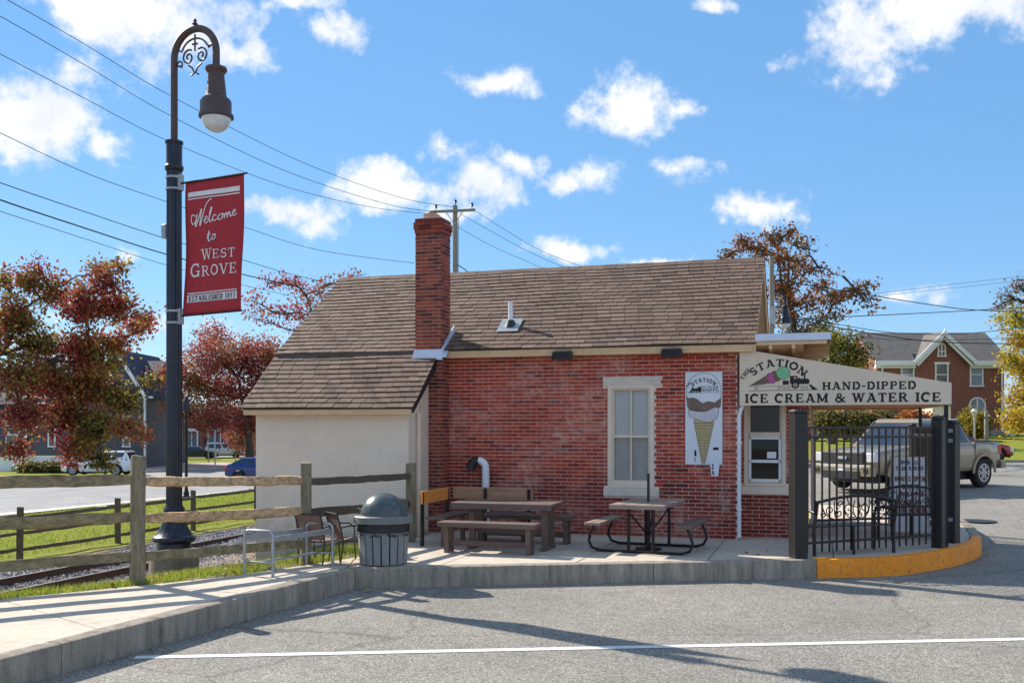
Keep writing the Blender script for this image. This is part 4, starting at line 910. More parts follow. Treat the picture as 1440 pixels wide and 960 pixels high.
# ------------------------------------------------------------------ things on the walls
for i, (u, lb) in enumerate(((-4.38, 'black speaker box under the eave left of the sash window'), (-2.51, 'black speaker box under the eave beside the cone poster'))):
    t = thing('wall_speaker', lb, 'speaker', tuple(BW(u + .17, 16.6, 3.02)), -TH, 'speakers under the eave')
    MB().bbox(-.17, .17, -.13, .02, 0, .155, .02).build('cabinet', m_plasticb, t)
    g = MB()
    for k in range(9): g.box(-.15, .15, -.136, -.130, .018 + k * .014, .024 + k * .014)
    g.build('grille', m_dark, t); MB().box(-.02, .02, .02, .12, .06, .1).build('bracket', m_dark, t)

po = thing('cone_poster', 'tall white vinyl poster of a scooped cone on the brick wall', 'poster', tuple(BW(-1.845, VW - .03, 1.24)), -TH)
PW, PH = .612, 1.55
MB().box(-PW / 2, PW / 2, 0, .014, 0, PH).build('poster_panel', m_poster, po)
fp = lambda x, y, l: (x, -.0015 - l, y)
mp_ink = m_ink
sc = MB(); pts = []
zc = PH - .30
top = [(.283 * math.sin(R(a)), zc + .285 * math.cos(R(a))) for a in range(-90, 91, 10)]
ribbon([(-.283, PH - .48)] + top + [(.283, PH - .48)], .006, fp, sc, .0006)
sc.build('scoop_outline', mp_ink, po)
choc = [(-.283, PH - .40), (-.26, PH - .44), (-.18, PH - .43), (-.10, PH - .46), (-.05, PH - .51), (0, PH - .525), (.06, PH - .495), (.12, PH - .50), (.18, PH - .52), (.24, PH - .47), (.283, PH - .44), (.28, PH - .55), (.265, PH - .60), (.20, PH - .59), (.14, PH - .61), (.06, PH - .655), (-.04, PH - .665), (-.14, PH - .655), (-.22, PH - .64), (-.27, PH - .58)]
m_choc = M('chocolate_print', (.20, .125, .10), .7, .15, 9, 0); m_van = M('vanilla_print', (.60, .56, .62), .7, .08, 9, 0); m_conep = M('cone_print', (.50, .40, .20), .7, .2, 20, 0)
mb = MB(); blob(choc, fp, mb, .002); mb.build('chocolate_scoop', m_choc, po)
van = [(-.255, PH - .62), (-.2, PH - .635), (.05, PH - .66), (.14, PH - .61), (.20, PH - .59), (.245, PH - .61), (.24, PH - .70), (.215, PH - .79), (.16, PH - .80), (.12, PH - .835), (.04, PH - .84), (-.04, PH - .82), (-.1, PH - .80), (-.16, PH - .76), (-.22, PH - .77), (-.245, PH - .72)]
mb = MB(); blob(van, fp, mb, .0012); mb.build('vanilla_scoop', m_van, po)
mb = MB(); ribbon(van + van[:1], .006, fp, mb, .0028); ribbon(choc + choc[:1], .005, fp, mb, .0032); mb.build('drip_outline', mp_ink, po)
mb = MB(); blob([(-.165, PH - .785), (.17, PH - .82), (.02, .012), (-.03, .012)], fp, mb, .0006); mb.build('cone', m_conep, po)
mb = MB()
for k in range(14):
    y = PH - .86 - k * .048; hw = .15 * (1 - (k + 1) / 15.5) + .01
    nn = max(2, int(hw * 2 / .05))
    for j in range(nn):
        x0 = -hw + j * (2 * hw / nn) - .004; ribbon(arcpts(x0 + hw / nn, y - .012, hw / nn * .8, .02, 10, 170), .0055, fp, mb, .0036)
ribbon([(-.168, PH - .785), (-.03, .012)], .006, fp, mb, .004); ribbon([(.172, PH - .82), (.02, .012)], .006, fp, mb, .004); mb.build('waffle_lines', mp_ink, po)
line_of('STATION', 0, 0, .062, fp, po, width=.40, arc=(0, PH - .42, .255, 0), weight=1.15); line_of('THE', 0, 0, .035, fp, po, width=.1, arc=(0, PH - .42, .31, -.86), weight=1.2)
line_of('ICE CREAM', -.05, PH - .268, .032, fp, po, width=.29, weight=1.2); line_of('SHOPPE', -.06, PH - .325, .042, fp, po, width=.31, weight=1.2); mb = MB()
ribbon([(-.26, PH - .345), (.26, PH - .345)], .005, fp, mb, .002)
for x, y, w, h in ((-.21, PH - .32, .12, .045), (-.10, PH - .325, .06, .075), (-.19, PH - .275, .02, .05)): blob([(x, y), (x + w, y), (x + w, y + h), (x, y + h)], fp, mb, .0025)
for x in (-.2, -.16, -.12, -.07): blob([(x + .014 * math.cos(R(a)), PH - .335 + .014 * math.sin(R(a))) for a in range(0, 360, 30)], fp, mb, .0029)
blob([(-.25, PH - .345), (-.2, PH - .345), (-.2, PH - .3)], fp, mb, .003)
mb.build('printed_engine', mp_ink, po); mb = MB()
for x, y, w, h in ((-.155, .04, .02, .02), (-.155, .08, .02, .03), (-.155, .14, .035, .10), (.155, .245, .09, .045)): blob([(x, y), (x + w, y), (x + w, y + h), (x, y + h)], fp, mb, .001)
mb.build('fine_print', mp_ink, po)
fl3 = thing('cup_flyer', 'small white cup shaped flyer pinned under the cone poster', 'flyer', tuple(BW(-1.655, VW - .05, 1.05)), -TH)
MB().prism([(-.065, 0), (.05, 0), (.08, .26), (-.085, .26)], 'y', 0, .006).build('flyer_sheet', m_poster, fl3)
mb = MB(); 
for y, x in ((.17, -.05), (.12, -.055), (.06, -.05), (.03, -.045)): blob([(x, y), (x + .03, y - .01), (x + .022, y + .03), (x, y + .035)], fp, mb, .001)
mb.build('flyer_print', mp_ink, fl3)

# ------------------------------------------------------------------ awning
VC = 16.72
aw = thing('shop_awning', 'large beige canvas awning lettered for ice cream and water ice', 'awning', tuple(BW(-1.25, VC, 2.22)), -TH)
AL = 3.2   # length to the right
zt0, zt1 = .935, .335   # top heights above the bottom edge
AD = 4.3
MB().prism([(0, 0), (AL, 0), (AL, zt1), (0, zt0)], 'y', 0, .012).build('cheek_panel', m_canvas, aw)
MB().add([(.3, .012, zt0 - .055), (AL, .012, zt1), (AL, AD, zt1), (.3, AD, zt0 - .055), (.3, .02, zt0 - .065), (AL - .01, .02, zt1 - .012), (AL - .01, AD, zt1 - .012), (.3, AD, zt0 - .065)], [(0, 1, 2, 3), (4, 5, 6, 7)]).build('top_canvas', m_thin, aw)
MB().box(AL, AL + .012, 0, AD, 0, zt1).build('end_valance', m_canvas, aw)
MB().prism([(1.05, 0), (AL, 0), (AL, zt1), (1.05, zt0 - .2)], 'y', AD, AD + .012).build('rear_cheek', m_canvas, aw)
MB().box(1.06, AL - .02, .03, AD - .02, .03, .036).build('under_lining', m_thin, aw)
for y in (.04, AD - .05):
    MB().beam((1.05, y, .012), (AL - .02, y, .012), .04).build('frame_bar', m_frame, aw)
for x in (1.08, AL - .04): MB().beam((x, .06, .026), (x, AD - .07, .026), .035).build('frame_bar', m_frame, aw)
for k in range(5):
    y = .3 + k * .82; MB().beam((1.12, y, .03), (1.12 + (AL - 1.2) * .98, y + (.35 if k % 2 else .0), .09), .022).build('frame_strut', m_frame, aw)
for x in (1.7, 2.3, 2.8): MB().beam((x, .06, .05), (x + .3, AD - .07, .07), .022).build('frame_strut', m_frame, aw)
for (x, y) in ((AL - .06, .06), (AL - .06, AD - .1), (1.12, AD - .1)):
    MB().beam((x, y, -2.22), (x, y, .02), .06).build('awning_post', m_dark if x > 2 else m_white, aw)
fa = lambda x, y, l: (x, -.002 - l, y)
# logo: cone on a flat car behind a small steam engine
line_of('ICE CREAM & WATER ICE', .085, .045, .142, fa, aw, width=2.98, weight=1.22)
line_of('HAND-DIPPED', 1.296, .245, .122, fa, aw, width=1.41, weight=1.2)
line_of('STATION', 0, 0, .118, fa, aw, width=.88, arc=(.60, .10, .535, .03), weight=1.3)
line_of('THE', 0, 0, .07, fa, aw, width=.21, arc=(.60, .14, .60, -.93), weight=1.2)
px2 = lambda x, y: ((x - 45) / 9 / 87.5, (710 - y) / 9 / 85.7)     # proportions taken off the cloth
m_conebr = M('cone_brown_print', (.17, .11, .08), .8, .15, 30, 0); m_pink = M('pink_print', (.45, .10, .26), .8, .15, 20, 0); m_mint = M('mint_print', (.20, .50, .28), .8, .12, 20, 0)
mb = MB(); blob([px2(*p) for p in ((160, 470), (490, 270), (560, 400), (470, 425))], fa, mb, .0004); mb.build('printed_cone', m_conebr, aw)
mb = MB(); blob([px2(*p) for p in ((385, 325), (420, 300), (465, 310), (470, 360), (490, 400), (490, 430), (450, 440), (425, 425), (405, 385), (385, 360))], fa, mb, .0012); mb.build('printed_pink_scoop', m_pink, aw)
mb = MB(); blob([px2(590 + 84 * math.cos(R(a)), 305 - 80 * math.sin(R(a)) + (6 * math.sin(a))) for a in range(0, 360, 15)], fa, mb, .0016); mb.build('printed_mint_scoop', m_mint, aw)
mb = MB()
def bx(x0, y0, x1, y1, l): blob([px2(x0, y0), px2(x1, y0), px2(x1, y1), px2(x0, y1)], fa, mb, l)
bx(585, 400, 660, 452, .0021); mb.build('printed_tender', m_ink, aw); mb = MB(); bx(675, 350, 770, 440, .0024); bx(760, 380, 900, 445, .0027); bx(670, 343, 755, 352, .003)
bx(845, 315, 862, 385, .0031); bx(832, 310, 876, 320, .0033); bx(780, 368, 800, 384, .0032); blob([px2(*p) for p in ((900, 385), (918, 415), (900, 445))], fa, mb, .003)
blob([px2(*p) for p in ((905, 452), (930, 455), (1015, 518), (950, 518))], fa, mb, .0034)
blob([px2(740 + 48 * math.cos(R(a)), 460 - 42 * math.sin(R(a))) for a in range(0, 360, 20)], fa, mb, .0036)
for x in (250, 540, 605, 660, 825, 875): ribbon([px2(x + 17 * math.cos(R(a)), 488 - 17 * math.sin(R(a))) for a in range(0, 361, 30)], .006, fa, mb, .0024)
mb.build('printed_engine', m_ink, aw); mb = MB(); ribbon([px2(165, 524), px2(1010, 518)], .007, fa, mb, .002); ribbon([px2(260, 470), px2(590, 470)], .005, fa, mb, .002); mb.build('printed_rails', m_ink, aw); mb = MB()
ribbon([px2(*p) for p in ((160, 470), (490, 270))], .005, fa, mb, .0019); ribbon([px2(590 + 84 * math.cos(R(a)), 305 - 80 * math.sin(R(a))) for a in range(0, 361, 15)], .006, fa, mb, .002)
mb.build('printed_outline', m_ink, aw)
mb = MB(); bx(722, 362, 752, 378, .0042)
for a in range(0, 360, 60): ribbon([px2(740 + 8 * math.cos(R(a)), 460 - 8 * math.sin(R(a))), px2(740 + 32 * math.cos(R(a)), 460 - 28 * math.sin(R(a)))], .011, fa, mb, .0042)
mb.build('printed_spokes', m_canvas, aw)

# ------------------------------------------------------------------ the street lamp with the town banner
def scroll(cx, cz, r0, r1, a0, turns, n=26):
    return [(cx + (r0 + (r1 - r0) * k / n) * math.cos(R(a0) + turns * 2 * math.pi * k / n), 0, cz + (r0 + (r1 - r0) * k / n) * math.sin(R(a0) + turns * 2 * math.pi * k / n)) for k in range(n + 1)]
def street_lamp(label, loc, rz, scale=1, mat=m_head):
    t = thing('street_lamp', label, 'street lamp', loc, rz)
    b = MB(); b.lathe([(.33, 0), (.33, .05), (.25, .07), (.24, .14), (.30, .17), (.315, .20), (.30, .235), (.265, .26), (.20, .36), (.165, .46), (.145, .56), (.135, .60)], 40, flute=.05, fr=(.25, .57))
    b.lathe([(.15, .60), (.155, .63), (.14, .66), (.125, .69)], 32); b.build('lamp_base', m_darkg, t, smooth=35)
    p = MB(); p.lathe([(.115, .68), (.108, 5.60)], 36, flute=.07); p.lathe([(.125, 5.60), (.135, 5.62), (.135, 5.66), (.12, 5.68), (.115, 5.7), (.115, 5.98), (.13, 6.0), (.13, 6.03), (.06, 6.05)], 28); p.build('pole', m_darkg, t, smooth=30)
    a = MB(); r = .39; zc = 7.23
    pts = [(0, 0, 6.0), (0, 0, zc)] + [(r - r * math.cos(R(q)), 0, zc + r * math.sin(R(q))) for q in range(10, 181, 10)] + [(2 * r, 0, 7.05)]
    arm = a.tube(pts, .052, 14).build('arm', mat, t, smooth=60)
    f = MB(); f.lathe([(.015, 7.65), (.02, 7.67), (.045, 7.69), (.02, 7.715), (.03, 7.74), (.01, 7.77)], 12, (r, 0)).build('finial', mat, arm, smooth=50)
    s = MB(); k = .014
    s.tube(scroll(r - .12, 7.22, .115, .02, 60, 1.5), k, 6); s.tube([(2 * r - x, y, z) for x, y, z in scroll(r - .12, 7.22, .115, .02, 60, 1.5)], k, 6)
    s.tube([(r + .25 * math.cos(R(q)), 0, 7.26 + .22 * math.sin(R(q))) for q in range(20, 161, 10)], k, 6)
    s.tube(scroll(.10, 7.14, .06, .02, -60, 1.1), k * .9, 6)
    s.tube([(r - .12, 0, 7.105), (r - .05, 0, 7.06), (r - .01, 0, 6.98), (r - .07, 0, 6.95)], k, 6); s.tube([(r + .12, 0, 7.105), (r + .05, 0, 7.06), (r + .01, 0, 6.98), (r + .07, 0, 6.95)], k, 6)
    s.tube([(r, 0, 7.30), (r, 0, 7.54)], k, 6); s.tube([(r - .05, 0, 7.40), (r + .05, 0, 7.40)], k, 6); s.tube([(r - .24, 0, 7.32), (r - .33, 0, 7.36)], k, 6); s.tube([(r + .24, 0, 7.32), (r + .33, 0, 7.36)], k * 1.4, 6)
    s.build('scrollwork', mat, arm, smooth=50)
    L = MB(); c = (2 * r, 0); L.lathe([(.05, 7.06), (.06, 7.02), (.145, 7.0), (.155, 6.97), (.14, 6.94), (.115, 6.91), (.115, 6.88), (.145, 6.60), (.15, 6.58), (.20, 6.54), (.215, 6.50), (.215, 6.35), (.225, 6.33), (.245, 6.32), (.245, 6.28), (.215, 6.27)], 32, c)
    lm = L.build('luminaire', mat, t, smooth=35)
    g = MB(); g.lathe([(.205 * math.cos(R(q)) + .002, 6.275 - .205 * math.sin(R(q))) for q in range(0, 91, 8)], 28, c).build('globe', m_lamp, lm, smooth=60)
    MB().box(c[0] - .255, c[0] - .225, -.05, .05, 6.36, 6.56).build('photocell_door', mat, lm)
    t.scale = (scale,) * 3
    return t
m_pedest = M('stained_footing_concrete', (.20, .165, .12), .95, .35, 4, .8, 60, .008, dirt=.6, dirtcol=(.06, .055, .035))
LAMP = (-4.965, 14.6)
lz = land_z(*LAMP)
lamp = street_lamp('tall dark street lamp with curled arm carrying the crimson banner', (*LAMP, .03), R(-24))
ped = tag(MB().lathe([(.36, -.9), (.35, -.02), (.34, 0)], 32)  .build('lamp_pedestal', m_pedest, smooth=40), 'round concrete footing under the street lamp by the rail fence', 'pedestal'); ped.location = (*LAMP, .03)
for z in (3.52, 5.48):
    b = MB(); b.lathe([(.122, z), (.124, z + .03), (.118, z + .03)], 20).lathe([(.122, z - .17), (.124, z - .14), (.118, z - .14)], 20); b.box(.10, .15, -.04, .04, z - .18, z + .05).build('banner_clamp', m_galv, lamp, smooth=30)
MB().bbox(-.20, -.115, -.06, .06, 4.62, 4.82, .01).build('junction_box', m_galv, lamp)
ban = thing('town_banner', 'crimson Welcome to West Grove banner hung from the street lamp', 'banner', (*LAMP, .03), R(-24))
MB().tube([(.12, 0, 5.40), (1.33, 0, 5.43)], .016, 8).build('banner_rod', m_dark, ban); MB().tube([(.12, 0, 3.46), (1.24, 0, 3.49)], .014, 8).build('banner_rod', m_dark, ban)
def bf(x, y, l=0):  # x 0..1 across, y 0..1 upward
    sag = .012 * math.sin(y * 6) * math.sin(x * 3.1); return (.215 + x * 1.06 - .05 * (1 - y) + sag, (.03 * math.sin(x * 5 + y * 4) + .008 * math.sin(x * 17 + y * 3)) * math.sin(y * 3.14) - l, 3.47 + y * 1.93 + .02 * x)
vs = [bf(i / 12, j / 24) for j in range(25) for i in range(13)]; fs = [(j * 13 + i, j * 13 + i + 1, (j + 1) * 13 + i + 1, (j + 1) * 13 + i) for j in range(24) for i in range(12)]
cl = MB().add(vs, fs).build('banner_cloth', m_red_banner, ban, smooth=60); sm = cl.modifiers.new('thickness', 'SOLIDIFY'); sm.thickness = .004; sm.offset = 1
BWd, BHt = .94, 2.09
fb = lambda x, y, l: bf(x / BWd, y / BHt, .006 + l)
def bar(mb, x0, x1, y, w, l): ribbon([(x0 + (x1 - x0) * k / 8, y) for k in range(9)], w, fb, mb, l)
for y_, w_ in ((BHt - .205, .075), (BHt - .275, .018), (.335, .016), (.25, .115)): mb = MB(); bar(mb, .06, .88, y_, w_, 0); mb.build('banner_bar', m_banner_w, ban)
mb = MB(); lettering(mb, 'ESTABLISHED 1893', .085, .205, .088, lambda x, y, l: fb(x, y, l + .006), width=.77, weight=.8); mb.build('small_lettering', m_ink, ban)
def serif_line(txt, x, y, hs, fn, width):
    """roman capitals, first letter larger"""
    mb = MB()
    ws = [GLY[c][0] * h for c, h in zip(txt, hs)]; k = width / (sum(ws) + .03 * hs[0] * len(txt)); cx = x
    for c, h, w in zip(txt, hs, ws): lettering(mb, c, cx, y, h, fn, width=None if k > 1.6 else w * k, weight=.62); cx += w * k + .03 * hs[0] * k
    mb.build('lettering', m_banner_w, ban)
serif_line('WEST', .28, .84, [.17, .145, .145, .145], fb, .56)
serif_line('GROVE', .08, .585, [.215, .165, .165, .165, .165], fb, .80)
def script(strokes, x, y, s):
    mb = MB()
    for j, (st_, w) in enumerate(strokes):
        p = catmull([(x + a * s, y + b * s + a * s * .16) for a, b in st_], 6); ribbon(p, w * s, fb, mb, .0004 * j)
    mb.build('lettering', m_banner_w, ban)
script([([(.25, .62), (.05, .75), (.0, .45), (.12, .22), (.28, .38), (.34, .72), (.26, .05), (.42, .45), (.58, .95), (.50, .05), (.62, .4), (.80, 1.05), (1.0, 1.3), (1.12, 1.32)], .055),
        ([(.72, .22), (.92, .34), (.86, .46), (.76, .28), (.84, .10), (1.0, .2), (1.16, .75), (1.12, .85), (1.04, .3), (1.12, .08), (1.24, .2)], .05),
        ([(1.42, .36), (1.30, .40), (1.24, .22), (1.32, .08), (1.46, .16)], .05), ([(1.60, .38), (1.50, .24), (1.56, .08), (1.68, .14), (1.70, .34), (1.60, .38), (1.76, .36)], .05),
        ([(1.78, .36), (1.80, .1), (1.80, .2), (1.92, .38), (1.94, .1), (1.95, .2), (2.06, .38), (2.10, .12), (2.2, .18)], .05),
        ([(2.2, .22), (2.36, .32), (2.32, .42), (2.22, .26), (2.30, .10), (2.46, .2)], .05)], .13, 1.34, .29)
script([([(.0, .2), (.16, .7), (.08, .14), (.16, .05), (.26, .16)], .06), ([(-.02, .46), (.26, .48)], .05), ([(.44, .38), (.34, .24), (.38, .08), (.50, .10), (.54, .30), (.44, .38), (.60, .36)], .055)], .40, 1.10, .25)
lamp2 = street_lamp('distant dark street lamp rising behind the right end of the station roof', (*at(1077, 600, 41)[:2], -.18), R(-20), 1.0, m_darkg)
# two slender lamps beyond the railway
a = on(262, 702, ZL); l3 = thing('lamp_post', 'thin dark lamp post with collared base between street and rail fence', 'lamp post', (a.x, a.y, ZL))
MB().lathe([(.22, 0), (.22, .1), (.12, .25), (.16, .32), (.10, .42), (.075, .6), (.075, 4.2), (.09, 4.25), (.06, 4.3)], 14).build('pole', m_dark, l3, smooth=40)
MB().lathe([(.08, 4.3), (.2, 4.45), (.17, 4.9), (.05, 5.1)], 10).build('lantern', m_darkg, l3)
a = on(257.5, 652, ZL); l4 = thing('lamp_post', 'slender dark lamp post on the far lawn just left of the thin one', 'lamp post', (a.x, a.y, ZL))
MB().lathe([(.30, 0), (.30, .4), (.16, .8), (.11, 1.0), (.10, 5.2)], 12).build('pole', m_darkg, l4, smooth=40); MB().lathe([(.1, 5.2), (.28, 5.5), (.1, 5.9)], 10).build('lantern', m_lamp, l4)

# ------------------------------------------------------------------ split rail fences
def post_mesh(h, w, seed):
    r_ = random.Random(seed); mb = MB(); n = 8; vs = []; fs = []; zs = [-.5, 0, .25, .5, .75, h - .03, h]
    shape = [(-.5, -.42), (.5, -.5), (.5, .5), (-.5, .42)]
    for i, z in enumerate(zs):
        k = .93 if i == len(zs) - 1 else 1
        for (a, b) in [(-.5, -.3), (-.34, -.5), (.34, -.5), (.5, -.34), (.5, .34), (.36, .5), (-.34, .5), (-.5, .34)]: vs.append((a * w * k + r_.uniform(-.006, .006), b * w * k + r_.uniform(-.006, .006), z + (r_.uniform(-.012, .012) if i == len(zs) - 1 else 0)))
    for i in range(len(zs) - 1):
        for k in range(n): fs.append((i * n + k, i * n + (k + 1) % n, (i + 1) * n + (k + 1) % n, (i + 1) * n + k))
    fs.append(tuple(range((len(zs) - 1) * n, len(zs) * n)))
    return mb.add(vs, fs)
def split_rail(mb, a, b, r=.058, seed=0, sag=0):
    r_ = random.Random(seed); a = Vector(a); b = Vector(b); n = 16; m = 8; d = (b - a).normalized(); up = Vector((0, 0, 1)); sx = d.cross(up).normalized(); vs = []; fs = []
    base = [r_.uniform(.85, 1.12) * (1.16 if q in (1, 3, 5, 7) else .92) for q in range(m)]
    for i in range(n + 1):
        t = i / n; e = min(t, 1 - t); k = .6 + .4 * min(1, e / .09); c = a.lerp(b, t) + up * (-sag * 4 * t * (1 - t) + r_.uniform(-.006, .006)) + sx * r_.uniform(-.006, .006)
        for q in range(m):
            an = 2 * math.pi * q / m + .12; rr = r * k * base[q] * r_.uniform(.93, 1.07); vs.append(tuple(c + sx * rr * .74 * math.cos(an) + up * rr * 1.02 * math.sin(an)))
    for i in range(n):
        for q in range(m): fs.append((i * m + q, i * m + (q + 1) % m, (i + 1) * m + (q + 1) % m, (i + 1) * m + q))
    fs += [tuple(range(m)), tuple(range(n * m, (n + 1) * m))]
    return mb.add(vs, fs)
nf_ = thing('split_rail_fence', 'near weathered split rail fence with three rails along the pavement', 'fence', (-4.47, 11.86, 0))
O = Vector((-4.47, 11.86, 0))
posts = [(Vector((-6.95, 10.27, 0)), 1.52, .155, 0), (O, 1.525, .165, .0), (Vector((-2.83, 13.63, 0)), 1.38, .145, 0), (Vector((-1.66, 16.2, 0)), 1.28, .15, 0)]
for i, (p, h, w, _) in enumerate(posts):
    o = post_mesh(h, w, i).build('post', m_plank, nf_, smooth=35); o.location = p - O; o.rotation_euler = (rnd.uniform(-.01, .01), rnd.uniform(-.012, .012), rnd.uniform(.1, .5))
    hb = MB()
    for z in ((1.235, .79, .33) if i < 2 else (1.12, .70, .25) if i == 2 else (1.06, .62, .2)): hb.add([(-.03, -w * .51, z - .07), (.03, -w * .51, z - .07), (.03, -w * .51, z + .07), (-.03, -w * .51, z + .07)], [(0, 1, 2, 3)])
zr = [(1.235, .79, .33), (1.235, .79, .33), (1.13, .71, .27), (1.06, .60, .2)]
m_mossy = M('mossy_split_rail', (.25, .20, .115), .9, .5, 3, .9, 30, .01, stretch=(1, 5, 5), dirt=.85, dirtcol=(.07, .085, .02)); k = 0
for s in range(3):
    a, b = posts[s][0], posts[s + 1][0]
    for j in range(3):
        if s == 2 and j == 2: continue
        za, zb = zr[s][j], zr[s + 1][j]
        if s == 0: za = (1.29, .80, .32)[j]
        d = (b - a).normalized() * .05; k += 1
        mt = m_wood if (s == 1 and j < 2) else m_mossy if s < 2 else m_woodd
        split_rail(MB(), a - O - d + Vector((0, 0, za - .01)), b - O + d + Vector((0, 0, zb + .01)), .064 if s else .072, k, .008).build('rail', mt, nf_, smooth=50)
ff = thing('split_rail_fence', 'far low split rail fence beyond the railway, edge of the lawn', 'fence', tuple(BW(-20.9, 26, ZL)), -TH)
vv = [-8, -4, 0, 3.95, 7.9, 11.9, 15.9, 19.9, 23.9, 27.9]
pm = post_mesh(1.42, .15, 9).build('post', m_woodd, ff, smooth=35); pm.location = (0, vv[0], 0)
for v in vv[1:]: o = pm.copy(); COL.objects.link(o); o.location = (rnd.uniform(-.05, .05), v, rnd.uniform(-.05, .03)); o.rotation_euler = (0, rnd.uniform(-.02, .02), rnd.uniform(-.2, .2))
for i in range(len(vv) - 1):
    for z in (1.14, .70, .26): split_rail(MB(), (0, vv[i] - .05, z + rnd.uniform(-.03, .03)), (0, vv[i + 1] + .05, z + rnd.uniform(-.03, .03)), .056, i * 3 + int(z * 10), .01).build('rail', m_woodd, ff, smooth=50)

# ------------------------------------------------------------------ litter bin
bn = thing('litter_bin', 'grey slatted litter bin with domed lid at the kerb corner', 'litter bin', (-1.76, 13.60, 0), R(12))
m_bin = M('grey_recycled_slat', (.25, .255, .25), .7, .18, 4, .35, 60, stretch=(6, 6, 1)); m_lid = M('slate_blue_plastic_lid', (.05, .068, .072), .33, .12, 4, .05, 20, coat=.3, dirt=.2, dirtcol=(.16, .18, .18)); m_rimb = M('bin_rim_plastic', (.17, .18, .17), .5, .1, 5, .1)
MB().lathe([(.30, .02), (.325, .42)], 24).build('liner_drum', m_plasticb, bn)
so = None
for k in range(18):
    an = 2 * math.pi * k / 18
    if so is None: o = so = MB().add([(-.045, -.318, .015), (.045, -.318, .015), (.049, -.345, .43), (-.049, -.345, .43), (-.045, -.30, .015), (.045, -.30, .015), (.049, -.325, .43), (-.049, -.325, .43)], [(0, 1, 2, 3), (7, 6, 5, 4), (0, 4, 5, 1), (1, 5, 6, 2), (2, 6, 7, 3), (3, 7, 4, 0)]).build('slat', m_bin, bn)
    else: o = so.copy(); COL.objects.link(o)
    o.rotation_euler = (0, 0, an)
MB().lathe([(.350, .425), (.356, .43), (.356, .445), (.345, .445)], 32).build('band', m_rimb, bn, smooth=40)
bg_ = MB(); n = 64; vs = []; zz = [.40, .44, .48, .52, .56]
for i, z in enumerate(zz):
    for k in range(n): an = 2 * math.pi * k / n; rr = .345 + .012 * math.sin(k * 2.3 + i * 1.7) + .009 * math.sin(k * 5.1 - i * 2.6) + (.02 if i == 0 else 0) * math.sin(k * .9); vs.append((rr * math.cos(an), rr * math.sin(an), z + .012 * math.sin(k * 1.9 + i)))
bg_.add(vs, [(i * n + k, i * n + (k + 1) % n, (i + 1) * n + (k + 1) % n, (i + 1) * n + k) for i in range(len(zz) - 1) for k in range(n)])
m_bag = M('black_bin_liner', (.025, .022, .024), .28, .3, 9, .8, 28, .02); bg_.build('bin_liner', m_bag, bn, smooth=70)
MB().lathe([(.385, .565), (.405, .57), (.405, .655), (.395, .665), (.31, .668)], 40).build('lid_rim', m_rimb, bn, smooth=40)
dm = MB(); prof = [(.31 * math.cos(R(q)), .665 + .305 * math.sin(R(q))) for q in range(0, 91, 6)]; dome = dm.lathe(prof, 40).build('dome_lid', m_lid, bn, smooth=60)
hd = MB(); ho = [(.05, .895), (.20, .895), (.30, .885), (.315, .86), (.315, .67), (.05, .67)]
hd.prism(ho, 'y', -.17, .17).build('lid_hood', m_lid, bn, smooth=30); MB().box(.3152, .3168, -.14, .14, .69, .85).build('bin_opening', m_plasticb, bn)

# ------------------------------------------------------------------ galvanised rack beside the pavement
rk = thing('bench_frame', 'galvanised steel bench frame of two hoops and rails without seat', 'bench frame', (-3.1, 12.98, 0), 0)
H1 = (Vector((-3.385, 12.57, 0)), Vector((-2.985, 12.40, 0))); H2 = (Vector((-2.80, 13.54, 0)), Vector((-2.42, 13.40, 0))); rko = Vector((-3.1, 12.98, 0))
for (a, b) in (H1, H2):
    a = a - rko; b = b - rko; h = .565; rr = .07; d = (b - a).normalized(); pts = [a, a + Vector((0, 0, h - rr))] + [a + d * (rr - rr * math.cos(R(q))) + Vector((0, 0, h - rr + rr * math.sin(R(q)))) for q in (30, 60, 90)] + [b - d * (rr - rr * math.cos(R(q))) + Vector((0, 0, h - rr + rr * math.sin(R(q)))) for q in (90, 60, 30)] + [b + Vector((0, 0, h - rr)), b]
    MB().tube(pts, .021, 12).build('hoop', m_galv, rk, smooth=50)
for k in (0, 1):
    a = H1[k] - rko + Vector((0, 0, .47)); b = H2[k] - rko + Vector((0, 0, .47)); MB().beam(a, b, .022, .065).build('side_rail', m_galv, rk)
MB().beam((H1[0] + H1[1]) / 2 - rko + Vector((0, 0, .17)), (H2[0] + H2[1]) / 2 - rko + Vector((0, 0, .17)), .022, .03).build('lower_rail', m_galv, rk)
for (a, b) in (H1, H2): MB().tube([a - rko + Vector((0, 0, .17)), b - rko + Vector((0, 0, .17))], .012, 8).build('cross_bar', m_galv, rk)

